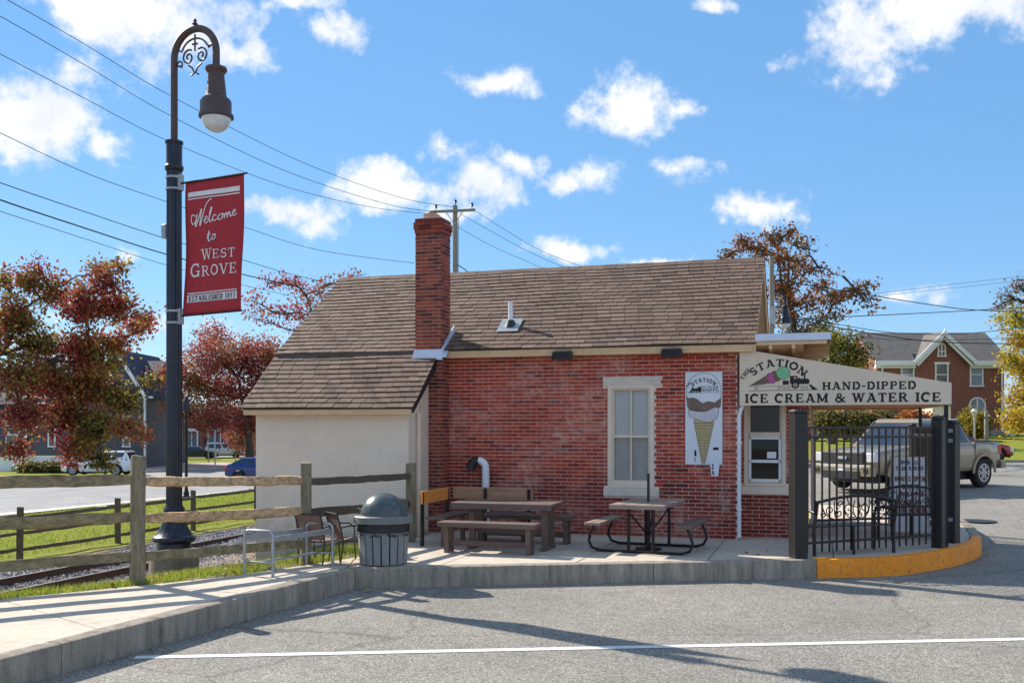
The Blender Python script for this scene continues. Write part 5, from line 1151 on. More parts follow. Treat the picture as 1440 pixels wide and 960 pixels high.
# ------------------------------------------------------------------ patio chairs
m_sling = M('brown_mesh_sling', (.20, .125, .105), .8, .12, 6, .3, 200); m_chair = M('bronze_chair_frame', (.05, .042, .04), .4, .2, 5, .05, metal=.3)
def patio_chair(label, loc, rz, s=.78):
    t = thing('patio_chair', label, 'chair', loc, rz, 'small sling patio chairs beside the bin'); w = .27
    for x in (-w, w):
        f = MB(); f.tube([(x, -.28, .0), (x, -.22, .40), (x, -.27, .62), (x, -.34, .88)], .014, 8); f.tube([(x, .24, 0), (x, .20, .40), (x, -.2, .40)], .014, 8).build('leg_frame', m_chair, t, smooth=50)
        MB().tube([(x * 1.04, -.28, .64), (x * 1.08, -.1, .67), (x * 1.08, .12, .66), (x * 1.06, .22, .58), (x, .21, .40)], .013, 8).build('armrest', m_chair, t, smooth=50)
    for y in (-.2, .2): MB().tube([(-w, y, .39), (w, y, .39)], .012, 6).build('stretcher', m_chair, t)
    vs = []; pr = [(.22, .42), (.10, .40), (-.10, .39), (-.21, .41)]
    for (y, z) in pr: vs += [(-w, y, z), (w, y, z)]
    MB().add(vs, [(2 * i, 2 * i + 1, 2 * i + 3, 2 * i + 2) for i in range(3)]).build('seat', m_sling, t)
    vs = []; pr = [(-.215, .42), (-.25, .56), (-.285, .70), (-.335, .865)]
    for (y, z) in pr: vs += [(-w, y, z), (w, y, z)]
    MB().add(vs, [(2 * i, 2 * i + 1, 2 * i + 3, 2 * i + 2) for i in range(3)]).build('backrest', m_sling, t)
    MB().tube([(-w, -.34, .88), (w, -.34, .88)], .013, 8).build('top_bar', m_chair, t)
    t.scale = (s,) * 3; return t
patio_chair('brown mesh patio chair behind the steel bench frame, leftmost of three', (-2.66, 13.72, 0), R(-25))
patio_chair('brown mesh patio chair between the bench frame and the bin, side-on', (-2.26, 13.80, 0), R(-58))
patio_chair('brown mesh patio chair mostly hidden behind the domed litter bin', (-1.92, 14.35, 0), R(-70))

# ------------------------------------------------------------------ left picnic table with its benches
def board_bench(label, u0, u1, v0, v1, z, mat, cat='bench', legs=True, group=None):
    t = thing('picnic_bench', label, cat, tuple(BW((u0 + u1) / 2, (v0 + v1) / 2, 0)), -TH, group); L = (u1 - u0) / 2; D = (v1 - v0) / 2; nb = 2
    for k in range(nb): y0 = -D + k * 2 * D / nb; MB().bbox(-L, L, y0 + .003, y0 + 2 * D / nb - .003, z - .045, z, .006).build('board', mat, t)
    MB().box(-L, L, -D - .012, -D, z - .07, z - .008).build('apron', mat, t)
    for x in (-L + .13, L - .13):
        for y in (-D + .03, D - .09): MB().box(x - .035, x + .035, y, y + .06, 0, z - .046).build('leg', mat, t)
        MB().box(x - .03, x + .03, -D + .09, D - .09, .03, .10).build('foot_rail', mat, t)
    MB().box(-L + .165, L - .165, -.02, .02, .10, .18).build('stretcher', mat, t); return t
board_bench('brown board bench in front of the left picnic table', -5.43, -3.91, 13.80, 14.10, .46, m_table)
board_bench('brown board bench behind the left picnic table against the wall', -5.40, -3.72, 15.28, 15.58, .46, m_table)
t = thing('picnic_table', 'long dark brown picnic table on post legs below the gooseneck pipe', 'picnic table', tuple(BW(-4.6, 14.68, 0)), -TH)
L, D = .80, .40
for k in range(5): y0 = -D + k * 2 * D / 5; MB().bbox(-L, L, y0 + .003, y0 + 2 * D / 5 - .003, .675, .715, .006).build('board', m_table, t)
MB().box(-L, L, -D - .014, -D, .625, .705).build('apron', m_table, t)
for x in (-L + .28, L - .16):
    for y in (-.22, .16): MB().box(x - .045, x + .045, y, y + .07, .0, .674).build('leg', m_table, t)
    MB().box(x - .04, x + .04, -.36, .36, .60, .672).build('cross_beam', m_table, t); MB().box(x - .04, x + .04, -.32, .32, .0, .05).build('foot', m_table, t)
MB().box(-L + .33, L - .21, -.02, .02, .22, .30).build('stretcher', m_table, t)
t = thing('corner_bench', 'L-shaped bench with orange wooden backrest in the lean-to corner', 'bench', tuple(BW(-5.95, 15.7, 0)), -TH)
MB().bbox(-.02, .02, -1.25, -.06, .66, .86, .006).build('backrest_plank', m_orange, t)
MB().bbox(.02, 1.42, .10, .14, .66, .86, .006).build('backrest_plank', M('faded_brown_plank', (.36, .19, .11), .6, .25, 3, .4, stretch=(1, 8, 8)), t)
for k in range(2): MB().bbox(.06 + k * .16, .21 + k * .16, -1.22, .08, .42, .46, .005).build('seat_board', m_table, t)
for k in range(2): MB().bbox(.40, 1.42, -.24 + k * .16, -.09 + k * .16, .42, .46, .005).build('seat_board', m_table, t)
for x, y in ((.0, -1.2), (.0, -.1), (1.36, .12), (.6, .12)): MB().box(x - .025, x + .025, y - .02 - .02, y - .02 + .02, 0, .84).build('back_post', m_dark, t)
for x, y in ((.34, -1.18), (.34, -.3), (1.36, -.22)): MB().box(x - .03, x + .03, y - .03, y + .03, 0, .42).build('leg', m_table, t)

# ------------------------------------------------------------------ right picnic table, tube framed
t = thing('picnic_table', 'square tan topped picnic table on tube frame with umbrella stub', 'picnic table', (2.08, 15.15, 0), R(-22.5))
for k in range(4): x0 = -.42 + k * .21; MB().bbox(x0 + .003, x0 + .207, -.66, .66, .685, .73, .008).build('board', m_tan, t)
MB().box(-.42, .42, -.672, -.66, .665, .722).build('end_batten', m_tan, t)
for s in (-1, 1):
    for k in range(2): x0 = s * .68 - .125 + k * .125; MB().bbox(x0 + .002, x0 + .123, -.68, .68, .405, .45, .008).build('bench_board', m_tan if s < 0 else m_table, t)
for y in (-.50, .50):
    fr = MB(); pts = [(-.70, y, .40), (-.76, y, .28), (-.79, y, .16), (-.74, y, .06), (-.62, y, .025), (.62, y, .025), (.74, y, .06), (.79, y, .16), (.76, y, .28), (.70, y, .40)]
    fr.tube(catmull(pts, 4) if False else [(p[0], p[1], p[2]) for p in pts], .021, 10).build('bench_hoop', m_dark, t, smooth=60)
    for x in (-.17, .20): MB().tube([(x, y, .03), (x, y, .69)], .024, 10).build('leg', m_dark, t, smooth=50)
    MB().tube([(-.17, y, .60), (0, 0, .22)], .012, 6).build('brace', m_dark, t); MB().tube([(.20, y, .60), (0, 0, .22)], .012, 6).build('brace', m_dark, t)
MB().tube([(0, 0, .02), (0, 0, .70)], .03, 12).build('umbrella_sleeve', m_dark, t); MB().lathe([(.20, .0), (.20, .03), (.05, .05)], 20).build('umbrella_base', m_dark, t)
MB().tube([(0, 0, .70), (0, 0, 1.16)], .021, 12).build('umbrella_pole', m_brownmetal, t)

# ------------------------------------------------------------------ iron gate enclosure
def fence_post(name, label, x, y, h, w, rz, cap=True):
    t = thing(name, label, 'post', (x, y, 0), rz)
    MB().bbox(-w / 2, w / 2, -w / 2, w / 2, -.1, h - .05, .012).build('shaft', m_postg, t)
    MB().bbox(-w / 2 - .008, w / 2 + .008, -w / 2 - .008, w / 2 + .008, h - .05, h, .03).build('cap', m_postg, t); return t
m_postg = M('charcoal_powder_coat', (.018, .017, .017), .42, .2, 4, .25, 80, spec=.4, dirt=.3, dirtcol=(.05, .05, .05))
ga, gb = Vector((4.09, 14.20, 0)), Vector((6.62, 15.42, 0))
ang = math.atan2(gb.y - ga.y, gb.x - ga.x)
gp1 = fence_post('gate_post', 'thick charcoal square post at the left end of the iron railing', ga.x, ga.y, 2.12, .20, ang * .6)
gp2 = fence_post('gate_post', 'charcoal square post with hinge plates at the right end of the railing', gb.x, gb.y, 2.04, .17, ang + R(20))
gp3 = fence_post('gate_post', 'rearmost charcoal post standing just behind the hinge post', 7.12, 16.05, 1.98, .17, ang + R(12))
for z in (.35, 1.62, 1.78): MB().box(-.10, -.085, -.05, .05, z, z + .06).build('hinge_plate', m_galv, gp3)
def railing(label, a, b, n, name='iron_railing', zb=.20, ztop=(1.72, 1.86)):
    d = (b - a); L = d.length; t = thing(name, label, 'railing', tuple(a), math.atan2(d.y, d.x))
    for z in (zb,) + ztop: MB().box(.11, L - .09, -.016, .016, z - .018, z + .018).build('cross_rail', m_brownmetal, t)
    p0 = None
    for i in range(n):
        x = .17 + (L - .30) * i / (n - 1)
        if p0 is None: o = p0 = MB().bbox(-.012, .012, -.012, .012, .06, ztop[1] + .02, .003).build('picket', m_brownmetal, t)
        else: o = p0.copy(); COL.objects.link(o)
        o.location = (x, 0, rnd.uniform(-.003, .003))
    return t
railing('black iron picket railing between the two front charcoal posts', ga, gb, 19)
railing('black iron picket railing running back from the hinge post', Vector((7.12, 16.05, 0)), Vector((8.15, 20.2, 0)), 26)
fence_post('gate_post', 'far charcoal post where the side railing ends', 8.15, 20.2, 1.95, .12, ang)

def scroll_bench(label, loc, rz, back='front', L=1.30):
    t = thing('iron_bench', label, 'bench', loc, rz)
    H = L / 2
    for x in (-H, H):
        MB().tube([(x, .0, 0), (x, .015, .40), (x, -.04, .62), (x, -.07, .80)], .026, 8).build('leg', m_brownmetal, t, smooth=50)
        MB().tube([(x, .46, 0), (x, .44, .42)], .024, 8).build('leg', m_brownmetal, t, smooth=50)
        MB().tube([(x, -.03, .62), (x, .2, .66), (x, .42, .64), (x, .45, .52), (x, .44, .42)], .022, 8).build('armrest', m_brownmetal, t, smooth=50)
    MB().tube([(0, .02, 0), (0, .03, .42)], .022, 8).build('centre_leg', m_brownmetal, t, smooth=50)
    for k in range(7): MB().box(-H, H, .05 + k * .06, .05 + k * .06 + .042, .405, .42).build('seat_slat', m_brownmetal, t)
    arch = [(-H + 2 * H * k / 16, -.065, .78 + .085 * math.sin(math.pi * k / 16)) for k in range(17)]
    MB().tube(arch, .022, 8).build('top_rail', m_brownmetal, t, smooth=50); MB().tube([(-H, -.03, .52), (H, -.03, .52)], .018, 8).build('lower_rail', m_brownmetal, t)
    s = MB(); Y = -.045
    def sc(cx, cz, r0, a0, tr, fl=1): s.tube([(cx + fl * (x - cx), Y, z) for x, _, z in scroll(cx, cz, r0, .012, a0, tr, 18)], .0085, 5)
    for sgn in (-1, 1):
        for cx, cz, r, a0, tr in ((.13, .68, .085, -90, 1.3), (.30, .62, .07, 90, -1.3), (.27, .76, .05, -90, 1.2), (.45, .66, .075, -90, 1.3), (.56, .60, .05, 90, -1.2), (.05, .58, .045, 90, -1.2)):
            s.tube([(sgn * x, Y, z) for x, _, z in scroll(cx, cz, r, .012, a0, tr, 18)], .0085, 5)
        for pts in (((0, .53), (.06, .66), (.03, .80)), ((.08, .53), (.2, .62), (.22, .82)), ((.2, .53), (.36, .56), (.38, .80)), ((.38, .53), (.52, .60), (.60, .76)), ((.0, .70), (.12, .74), (.16, .84))):
            s.tube([(sgn * a, Y, b) for a, b in catmull(pts, 5)], .0085, 5)
    s.build('scroll_panel', m_brownmetal, t, smooth=50); return t
scroll_bench('black iron bench with scrolled back right behind the picket railing', (5.03, 14.58, 0), R(17), L=1.36)
scroll_bench('second black iron bench facing the street, beside the hinge post', (6.75, 16.85, 0), R(180 + 8), L=1.15)
sb_ = thing('sandwich_board', 'white opening hours sandwich board standing behind the iron railing', 'sign', (6.98, 17.5, 0), R(-3))
for sgn in (1, -1):
    MB().add([(-.29, sgn * -.22, .05), (.29, sgn * -.22, .05), (.29, sgn * -.03, 1.34), (-.29, sgn * -.03, 1.34), (-.29, sgn * -.20, .05), (.29, sgn * -.20, .05), (.29, sgn * -.01, 1.34), (-.29, sgn * -.01, 1.34)], [(0, 1, 2, 3), (7, 6, 5, 4), (0, 4, 5, 1), (1, 5, 6, 2), (2, 6, 7, 3), (3, 7, 4, 0)]).build('board_panel', m_white, sb_)
for x in (-.30, .29): MB().beam((x, -.21, 0), (x, -.02, 1.36), .025, .04).build('frame_edge', m_galv, sb_)
fs2 = lambda x, y, l: (x, -.224 + .19 * (y - .05) / 1.29 - l, y)
m_navyl = M('navy_lettering', (.03, .05, .12), .6, .1, 5, 0); m_redl = M('dark_red_lettering', (.16, .04, .015), .6, .3, 3, 0)
line_of('OPEN ALL', -.17, 1.21, .07, fs2, sb_, m_navyl, width=.34, weight=1.1); line_of('YEAR ROUND', -.24, 1.11, .07, fs2, sb_, m_navyl, width=.48, weight=1.1)
for i, (tx, w) in enumerate((('HOURS OPEN', .52), ('DAILY', .30), ("1PM-9PM", .44), ('CLOSED', .36), ('THE MONTH', .46))): line_of(tx, -w / 2, .92 - i * .135, .085, fs2, sb_, m_redl, width=w, weight=1.25)
# a fallen leaf by the kerb
lf_ = tag(MB().add([(0, 0, 0), (.05, .03, .02), (.09, .0, .035), (.12, .05, .01), (.07, .09, .03), (.02, .07, .015)], [(0, 1, 2), (0, 2, 4), (2, 3, 4), (0, 4, 5)]).build('fallen_leaf', M('orange_leaf', (.62, .28, .04), .6)), 'single orange leaf lying on the asphalt at the kerb corner', 'leaf'); lf_.location = (-1.93, 12.85, -.265)

# ------------------------------------------------------------------ trees
m_bark = M('tree_bark', (.075, .058, .045), .95, .3, 5, .8, 30, .01, stretch=(6, 6, 1.5))
def wiggle(a, b, n, amp, rg):
    a = Vector(a); b = Vector(b); L = (b - a).length; return [a.lerp(b, k / n) + (Vector((rg.uniform(-1, 1), rg.uniform(-1, 1), rg.uniform(-1, 1))) * amp * L * math.sin(math.pi * k / n)) for k in range(n + 1)]
DENS = 3.2
def tree(name, label, base, trunk, blobs, leafmat, leaf=.07, ntw=30, npt=14, tr=.16, seed=1, group=None, spread=.22, cat='tree', limb=.05, bare=0):
    """trunk: world points after the base; blobs: (world centre, radii, weight) clumps that limbs grow into"""
    rg = random.Random(seed); nr_ = np.random.RandomState(seed); base = Vector(base)
    t = thing(name, label, cat, base, 0, group); tp = [Vector((0, 0, -.3))] + [Vector(p) - base for p in trunk]
    mb = MB(); rs = [tr * (1 - .8 * k / max(1, len(tp) - 1)) for k in range(len(tp))]; rs[0] *= 1.3
    mb.tube(tp, rs, 10); C = []
    fork = tp[-1]; mid = tp[len(tp) // 2]
    nodes = [(q, 0.) for q in tp[1:]]
    for (c, rad, wgt) in sorted(blobs, key=lambda t: min((Vector(t[0]) - base - q).length for q in tp[1:])):
        c = Vector(c) - base; rad = Vector(rad); sz = rad.length; src, dd = min(nodes, key=lambda q: (q[0] - c).length + .25 * q[1] + (.4 * sz if q[0].z > c.z + .1 * sz else 0))
        nodes.append((c, dd + (src - c).length)); nodes.append((src.lerp(c, .6), dd + .6 * (src - c).length))
        path = wiggle(src, c, 6, .05, rg); l = limb * (.55 + .6 * min(1.2, wgt)) * (1.35 if dd == 0 else .9); mb.tube(path, [l * (1.25 - k / 6) + .006 for k in range(7)], 6)
        for _ in range(int(ntw * wgt)):
            s = path[rg.randint(2, 6)]
            while True:
                q = Vector((rg.uniform(-1, 1), rg.uniform(-1, 1), rg.uniform(-1, 1)))
                if .25 < q.length < 1: break
            q = q * (1.15 if rg.random() < .15 else 1.0)
            e = c + Vector((q.x * rad.x, q.y * rad.y, q.z * rad.z)); tw = wiggle(s, e, 4, .07, rg)
            mb.tube(tw, [limb * .28, limb * .22, limb * .16, limb * .1, limb * .05], 3, cap=False)
            if rg.random() < bare: continue
            for _ in range(int(npt * DENS)):
                k = rg.uniform(1.6, 4); i = min(3, int(k)); p = tw[i].lerp(tw[i + 1], k - i); C.append((p.x, p.y, p.z))
            # short side sprays give the outline its ragged edge
            if rg.random() < .35:
                e2 = e + Vector((rg.uniform(-1, 1), rg.uniform(-1, 1), rg.uniform(-.4, 1))) * spread * 2.2; mb.tube([e, e2], [limb * .06, limb * .04], 3, cap=False)
                for _ in range(int(npt // 3)): p = e.lerp(e2, rg.random()); C.append((p.x, p.y, p.z))
    mb.build('trunk', m_bark, t, smooth=60)
    C = np.array(C); N = len(C); C = C + nr_.randn(N, 3) * spread * np.array([1, 1, .8])
    d1 = nr_.randn(N, 3); d1[:, 2] -= .35; d1 /= np.linalg.norm(d1, axis=1)[:, None]; d2 = nr_.randn(N, 3); d2 -= (d2 * d1).sum(1)[:, None] * d1; d2 /= np.linalg.norm(d2, axis=1)[:, None]
    n = np.cross(d1, d2); s = leaf * (.55 + .9 * nr_.rand(N))[:, None]
    A = C; B = C + d1 * s * .55 + d2 * s * .34 + n * s * .1; D = C + d1 * s * 1.15; E = C + d1 * s * .55 - d2 * s * .34 + n * s * .1
    fastmesh('crown', np.stack([A, B, D, E], 1).reshape(-1, 3), 4, leafmat, t); return t, N
def clumps(Y, lst, dy=.0, seed=3):
    """(px, py, rx, ry, weight[, depth shift]) in the photograph -> world clumps with real depth"""
    rg = random.Random(seed); out = []
    for c in lst:
        yy = Y + (c[5] if len(c) > 5 else rg.uniform(-dy, dy)); k = yy / FOC; out.append((at(c[0], c[1], yy), (c[2] * k, (c[2] + c[3]) * .5 * k, c[3] * k), c[4]))
    return out
RED = [(0, (.045, .05, .02)), (.16, (.15, .16, .035)), (.30, (.40, .33, .06)), (.40, (.17, .11, .04)), (.52, (.36, .14, .055)), (.66, (.30, .065, .05)), (.84, (.31, .04, .05)), (1, (.12, .015, .03))]
m_leafA = leaf_mat('autumn_leaf_red_yellow', RED, .42, True, .55)
Y = 20
tree('autumn_tree', 'nearest tree at the left edge with red tips and yellow green inner leaves', (-12.6, 20, -.9), [(-12.3, 20, .6), (-12.0, 20, 1.9), (-11.6, 20, 3.0), (-11.0, 20.1, 3.4), (-10.2, 20.0, 3.35), (-9.2, 19.9, 3.2)],
     clumps(Y, [(-40, 470, 60, 60, 1.2), (20, 440, 44, 34, 1.1), (40, 392, 20, 16, .35), (55, 375, 12, 16, .16), (80, 405, 26, 30, .6), (118, 425, 34, 34, .9), (152, 392, 26, 22, .42), (145, 375, 22, 8, .14), (170, 372, 16, 6, .09), (165, 430, 36, 24, .7), (195, 455, 24, 18, .38), (212, 452, 12, 16, .12),
                (60, 480, 52, 34, 1.2), (125, 480, 42, 28, .9), (170, 480, 26, 20, .4), (20, 530, 54, 36, 1.2), (80, 540, 48, 36, 1.3), (135, 545, 44, 34, 1.2), (140, 508, 40, 22, .9), (175, 560, 30, 30, .7), (215, 530, 16, 12, .14), (30, 590, 46, 26, .8), (95, 590, 50, 30, 1.2), (140, 600, 38, 30, .9), (185, 600, 24, 18, .35), (202, 612, 14, 8, .10),
                (115, 635, 32, 24, .7), (145, 655, 30, 12, .28), (10, 625, 16, 20, .18), (30, 640, 20, 16, .15), (5, 392, 10, 26, .22), (-60, 560, 70, 70, 1.0)], 1.0), m_leafA, leaf=.068, ntw=46, npt=13, tr=.16, seed=11, spread=.10, limb=.022)
RED2 = [(0, (.07, .065, .03)), (.16, (.24, .19, .05)), (.34, (.38, .16, .065)), (.58, (.38, .10, .07)), (.82, (.36, .075, .08)), (1, (.19, .025, .04))]
m_leafB = leaf_mat('autumn_leaf_crimson', RED2, .4, True, .35)
Y = 88
def pw(Y, *pts): return [tuple(at(x, y, Y)) for x, y in pts]
tree('autumn_tree', 'round crimson and orange tree behind the street lamp and lean-to', (*at(352, 640, Y)[:2], ZL), pw(Y, (351, 625), (349, 605), (345, 585), (340, 560), (335, 530)),
     clumps(Y, [(300, 500, 50, 34, 1.5), (345, 500, 40, 36, 1.1), (260, 530, 36, 34, 1.1), (305, 550, 55, 34, 1.7), (365, 540, 34, 40, 1.2), (250, 575, 26, 22, .6), (290, 590, 45, 24, 1.2), (340, 590, 40, 28, 1.2), (375, 490, 24, 24, .6), (235, 520, 14, 20, .25), (300, 470, 28, 16, .5), (385, 515, 22, 30, .7), (330, 622, 26, 14, .3), (390, 570, 26, 30, .7), (352, 600, 18, 26, .5)], 3), m_leafB, leaf=.20, ntw=44, npt=15, tr=.38, seed=21, spread=.48, limb=.075)
Y = 52
tree('autumn_tree', 'sparse dark red tree whose open branches rise behind the left roof edge', (*at(470, 640, Y)[:2], ZL), pw(Y, (470, 590), (468, 540), (455, 500), (445, 470)),
     clumps(Y, [(362, 425, 20, 18, .45), (385, 400, 18, 16, .4), (408, 392, 22, 14, .5), (430, 415, 24, 16, .5), (455, 402, 22, 16, .5), (385, 440, 24, 14, .5), (420, 440, 26, 16, .5), (350, 445, 12, 10, .2), (460, 430, 22, 24, .5), (500, 382, 12, 10, .22), (515, 385, 8, 6, .1), (480, 395, 14, 12, .3), (410, 465, 24, 12, .25)], 3), m_leafB, leaf=.15, ntw=26, npt=5, tr=.24, seed=31, spread=.22, limb=.06, bare=.15)
BRN = [(0, (.05, .045, .018)), (.25, (.17, .10, .03)), (.5, (.22, .085, .028)), (.75, (.22, .065, .03)), (.9, (.42, .22, .04)), (1, (.30, .13, .035))]
m_leafC = leaf_mat('autumn_leaf_russet', BRN, .35, True, .4)
Y = 50
tree('autumn_tree', 'tall open russet tree with dark branches above the right roof end', (*at(1128, 610, Y)[:2], .2), pw(Y, (1127, 560), (1124, 510), (1118, 470), (1112, 430), (1108, 395), (1110, 365)),
     clumps(Y, [(1040, 342, 22, 12, .4), (1022, 357, 18, 6, .25), (1062, 350, 24, 14, .5), (1082, 332, 22, 13, .42), (1110, 325, 24, 10, .42), (1128, 340, 16, 14, .3), (1095, 360, 34, 20, .75), (1130, 368, 24, 18, .5), (1150, 375, 18, 12, .25), (1100, 400, 36, 22, .9), (1145, 400, 30, 20, .55), (1135, 425, 40, 18, .8), (1175, 420, 32, 18, .6), (1205, 405, 24, 14, .42), (1222, 398, 14, 14, .22), (1215, 422, 24, 12, .36), (1228, 430, 10, 8, .1), (1165, 440, 36, 12, .5), (1110, 445, 28, 24, .7), (1095, 425, 22, 30, .5), (1125, 470, 26, 22, .6), (1185, 388, 10, 6, .05)], 3), m_leafC, leaf=.155, ntw=30, npt=7.5, tr=.26, seed=41, spread=.17, limb=.065, bare=.22)
YG = [(0, (.035, .04, .012)), (.3, (.10, .10, .02)), (.55, (.20, .18, .03)), (.8, (.40, .34, .04)), (1, (.30, .17, .03))]
m_leafD = leaf_mat('leaf_olive_green', YG, .35, True, .3)
Y = 66
tree('leafy_tree', 'olive green tree turning yellow behind the flat canopy', (*at(1170, 612, Y)[:2], .6), pw(Y, (1170, 585), (1172, 555), (1172, 530)),
     clumps(Y, [(1150, 480, 32, 20, 1), (1185, 478, 26, 18, .9), (1205, 497, 22, 22, .8), (1165, 510, 40, 22, 1.2), (1205, 525, 24, 18, .7), (1140, 520, 24, 26, .8), (1180, 545, 40, 22, 1), (1150, 460, 18, 10, .4)], 3), m_leafD, leaf=.17, ntw=40, npt=11, tr=.3, seed=51, spread=.35, limb=.09)
YEL = [(0, (.10, .12, .02)), (.3, (.30, .30, .03)), (.6, (.58, .43, .04)), (.85, (.60, .36, .05)), (1, (.34, .20, .04))]
m_leafE = leaf_mat('autumn_leaf_gold', YEL, .4, True, .3)
Y = 74
tree('golden_tree', 'tall golden yellow tree at the right edge beside the brick house', (*at(1462, 615, Y)[:2], 1.0), pw(Y, (1460, 580), (1455, 540), (1450, 500), (1445, 460), (1440, 430)),
     clumps(Y, [(1425, 440, 22, 22, .5), (1435, 475, 26, 26, 1.0), (1420, 505, 16, 18, .6), (1440, 520, 30, 28, 1.3), (1432, 560, 26, 28, 1.1), (1450, 590, 40, 24, 1.2), (1425, 590, 20, 20, .6), (1470, 450, 34, 50, 1.5), (1480, 540, 40, 50, 1.5), (1500, 480, 40, 60, 1.5), (1405, 450, 10, 10, .12)], 3), m_leafE, leaf=.19, ntw=34, npt=10, tr=.35, seed=61, spread=.36, limb=.10)
tree('bare_tree', 'nearly bare thin twigged tree top above the golden tree', (*at(1462, 612, 70)[:2], 1.0), pw(70, (1462, 560), (1458, 500), (1450, 450), (1440, 425)),
     clumps(70, [(1415, 415, 20, 16, .9), (1432, 402, 20, 14, .9), (1405, 430, 14, 12, .5), (1450, 410, 24, 20, 1)], 2), m_leafC, leaf=.16, ntw=34, npt=3, tr=.2, seed=62, spread=.25, limb=.075, bare=.6)
def bush(label, px, py, rx, ry, Y, mat, leaf=.16, n=1.0, seed=5, z=None, spread=.2, ntw=110, cat='bush'):
    return tree('bush', label, (*at(px, py + ry, Y)[:2], at(px, py + ry, Y).z if z is None else z), [tuple(at(px, py + ry * .3, Y))], clumps(Y, [(px, py, rx, ry, n)], 0), mat, leaf=leaf, ntw=ntw, npt=14, tr=.06, seed=seed, spread=spread, cat=cat, limb=.03)
bush('clipped round bush turning orange on top before the brick house', 1368, 597, 27, 22, 74, m_leafD, .17, 1.6, 5, spread=.16)
HG = [(0, (.04, .05, .02)), (.3, (.10, .11, .03)), (.6, (.22, .19, .05)), (.85, (.34, .24, .08)), (1, (.16, .08, .03))]
m_leafF = leaf_mat('hedge_leaf', HG, .3)
for i, (px, rx, lb, mt) in enumerate(((1165, 22, 'leftmost dark hedge bush seen under the awning', m_leafF), (1200, 24, 'olive hedge bush in the middle under the awning', m_leafF), (1236, 22, 'pale olive hedge bush left of the orange one', m_leafF), (1284, 30, 'bright orange hedge bush right of the olive ones under the awning', leaf_mat('orange_hedge_leaf', [(0, (.16, .05, .02)), (.5, (.42, .13, .03)), (1, (.55, .24, .05))], .3)))):
    bush(lb, px, 594, rx, 15, 56, mt, .16, 1.3, 70 + i, spread=.2)
bush('small green shrub in front of the red brick shop, behind the round sign', 223, 633, 12, 8, 100, m_leafD, .2, .8, 81, ZL, .2)
for i, (px, rx) in enumerate(((45, 22), (72, 20), (100, 20), (122, 14))): bush(['dark low hedge bush nearest the left edge below the grey house', 'second dark low hedge bush below the grey house', 'third dark low hedge bush below the grey house', 'dark low hedge bush just left of the white SUV'][i], px, 657, rx, 6, 78, m_leafF, .18, .8, 84 + i, ZL, .15)
# woods far behind
def woods():
    m = leaf_mat('distant_woods_leaf', [(0, (.04, .05, .02)), (.4, (.13, .11, .03)), (.7, (.25, .13, .04)), (1, (.34, .22, .05))], .25, True, .03); N = 60000
    a = nr.uniform(-.75, .85, N); Yd = 215 + nr.rand(N) * 30; h = 7.5 + 3 * np.sin(a * 23) + 2 * np.sin(a * 61 + 1) + 1.5 * np.sin(a * 140); z = -2 + nr.rand(N) ** .7 * h
    C = np.stack([a * Yd, Yd, z], -1); d1 = nr.randn(N, 3); d1 /= np.linalg.norm(d1, axis=1)[:, None]; d2 = np.cross(d1, nr.randn(N, 3)); d2 /= np.linalg.norm(d2, axis=1)[:, None]; s = (.9 * (.5 + nr.rand(N)))[:, None]
    fastmesh('distant_woods', np.stack([C, C + d1 * s * .5 + d2 * s * .4, C + d1 * s, C + d1 * s * .5 - d2 * s * .4], 1).reshape(-1, 3), 4, m, kind='stuff')
woods()

# ------------------------------------------------------------------ houses
m_hbrick = M('house_brick', (.25, .095, .07), .9, .2, 3, .4, 30)
m_slate = M('grey_slate_roof', (.115, .105, .098), .85, .25, 2.5, .8, 12, .02)
m_siding = M('blue_grey_siding', (.085, .09, .115), .7, .08, 2, .1)
m_navyroof = M('navy_shingle_roof', (.03, .035, .07), .8, .2, 3, .4)
m_stonebase = M('grey_stone_footing', (.30, .28, .27), .9, .25, 3, .6)
m_hglass = glass_mat('house_window_glass', tint=(.10, .13, .17), rough=.08)
def house_window(parent, x, z, w, h, y=0, arch=False, shutter=None, cross=True):
    f = MB(); t = .11
    f.box(x - w / 2 - t, x - w / 2, y - .07, y + .02, z - .05, z + h).box(x + w / 2, x + w / 2 + t, y - .07, y + .02, z - .05, z + h).box(x - w / 2 - t - .06, x + w / 2 + t + .06, y - .12, y + .02, z - .15, z - .05)
    if arch:
        o = [(x + (w / 2 + t) * math.cos(R(a)), z + h + (w / 2 + t) * math.sin(R(a))) for a in range(0, 181, 15)]; i = [(x + w / 2 * math.cos(R(a)), z + h + w / 2 * math.sin(R(a))) for a in range(180, -1, -15)]
        for k in range(12): f.prism([o[k], o[k + 1], i[11 - k], i[12 - k]], 'y', y - .07, y + .02)
    else: f.box(x - w / 2 - t - .08, x + w / 2 + t + .08, y - .12, y + .02, z + h, z + h + .17)
    if cross: f.box(x - w / 2, x + w / 2, y - .05, y, z + h / 2 - .035, z + h / 2 + .035)
    if arch: f.box(x - .05, x + .05, y - .055, y, z, z + h + w / 2 - .02)
    win = f.build('window', m_white, parent)
    g = MB()
    if arch: g.prism([(x - w / 2, z - .05), (x + w / 2, z - .05)] + [(x + w / 2 * math.cos(R(a)), z + h + w / 2 * math.sin(R(a))) for a in range(0, 181, 15)], 'y', y - .03, y - .01)
    else: g.box(x - w / 2, x + w / 2, y - .03, y - .01, z - .05, z + h)
    g.build('pane', m_hglass, win); return win
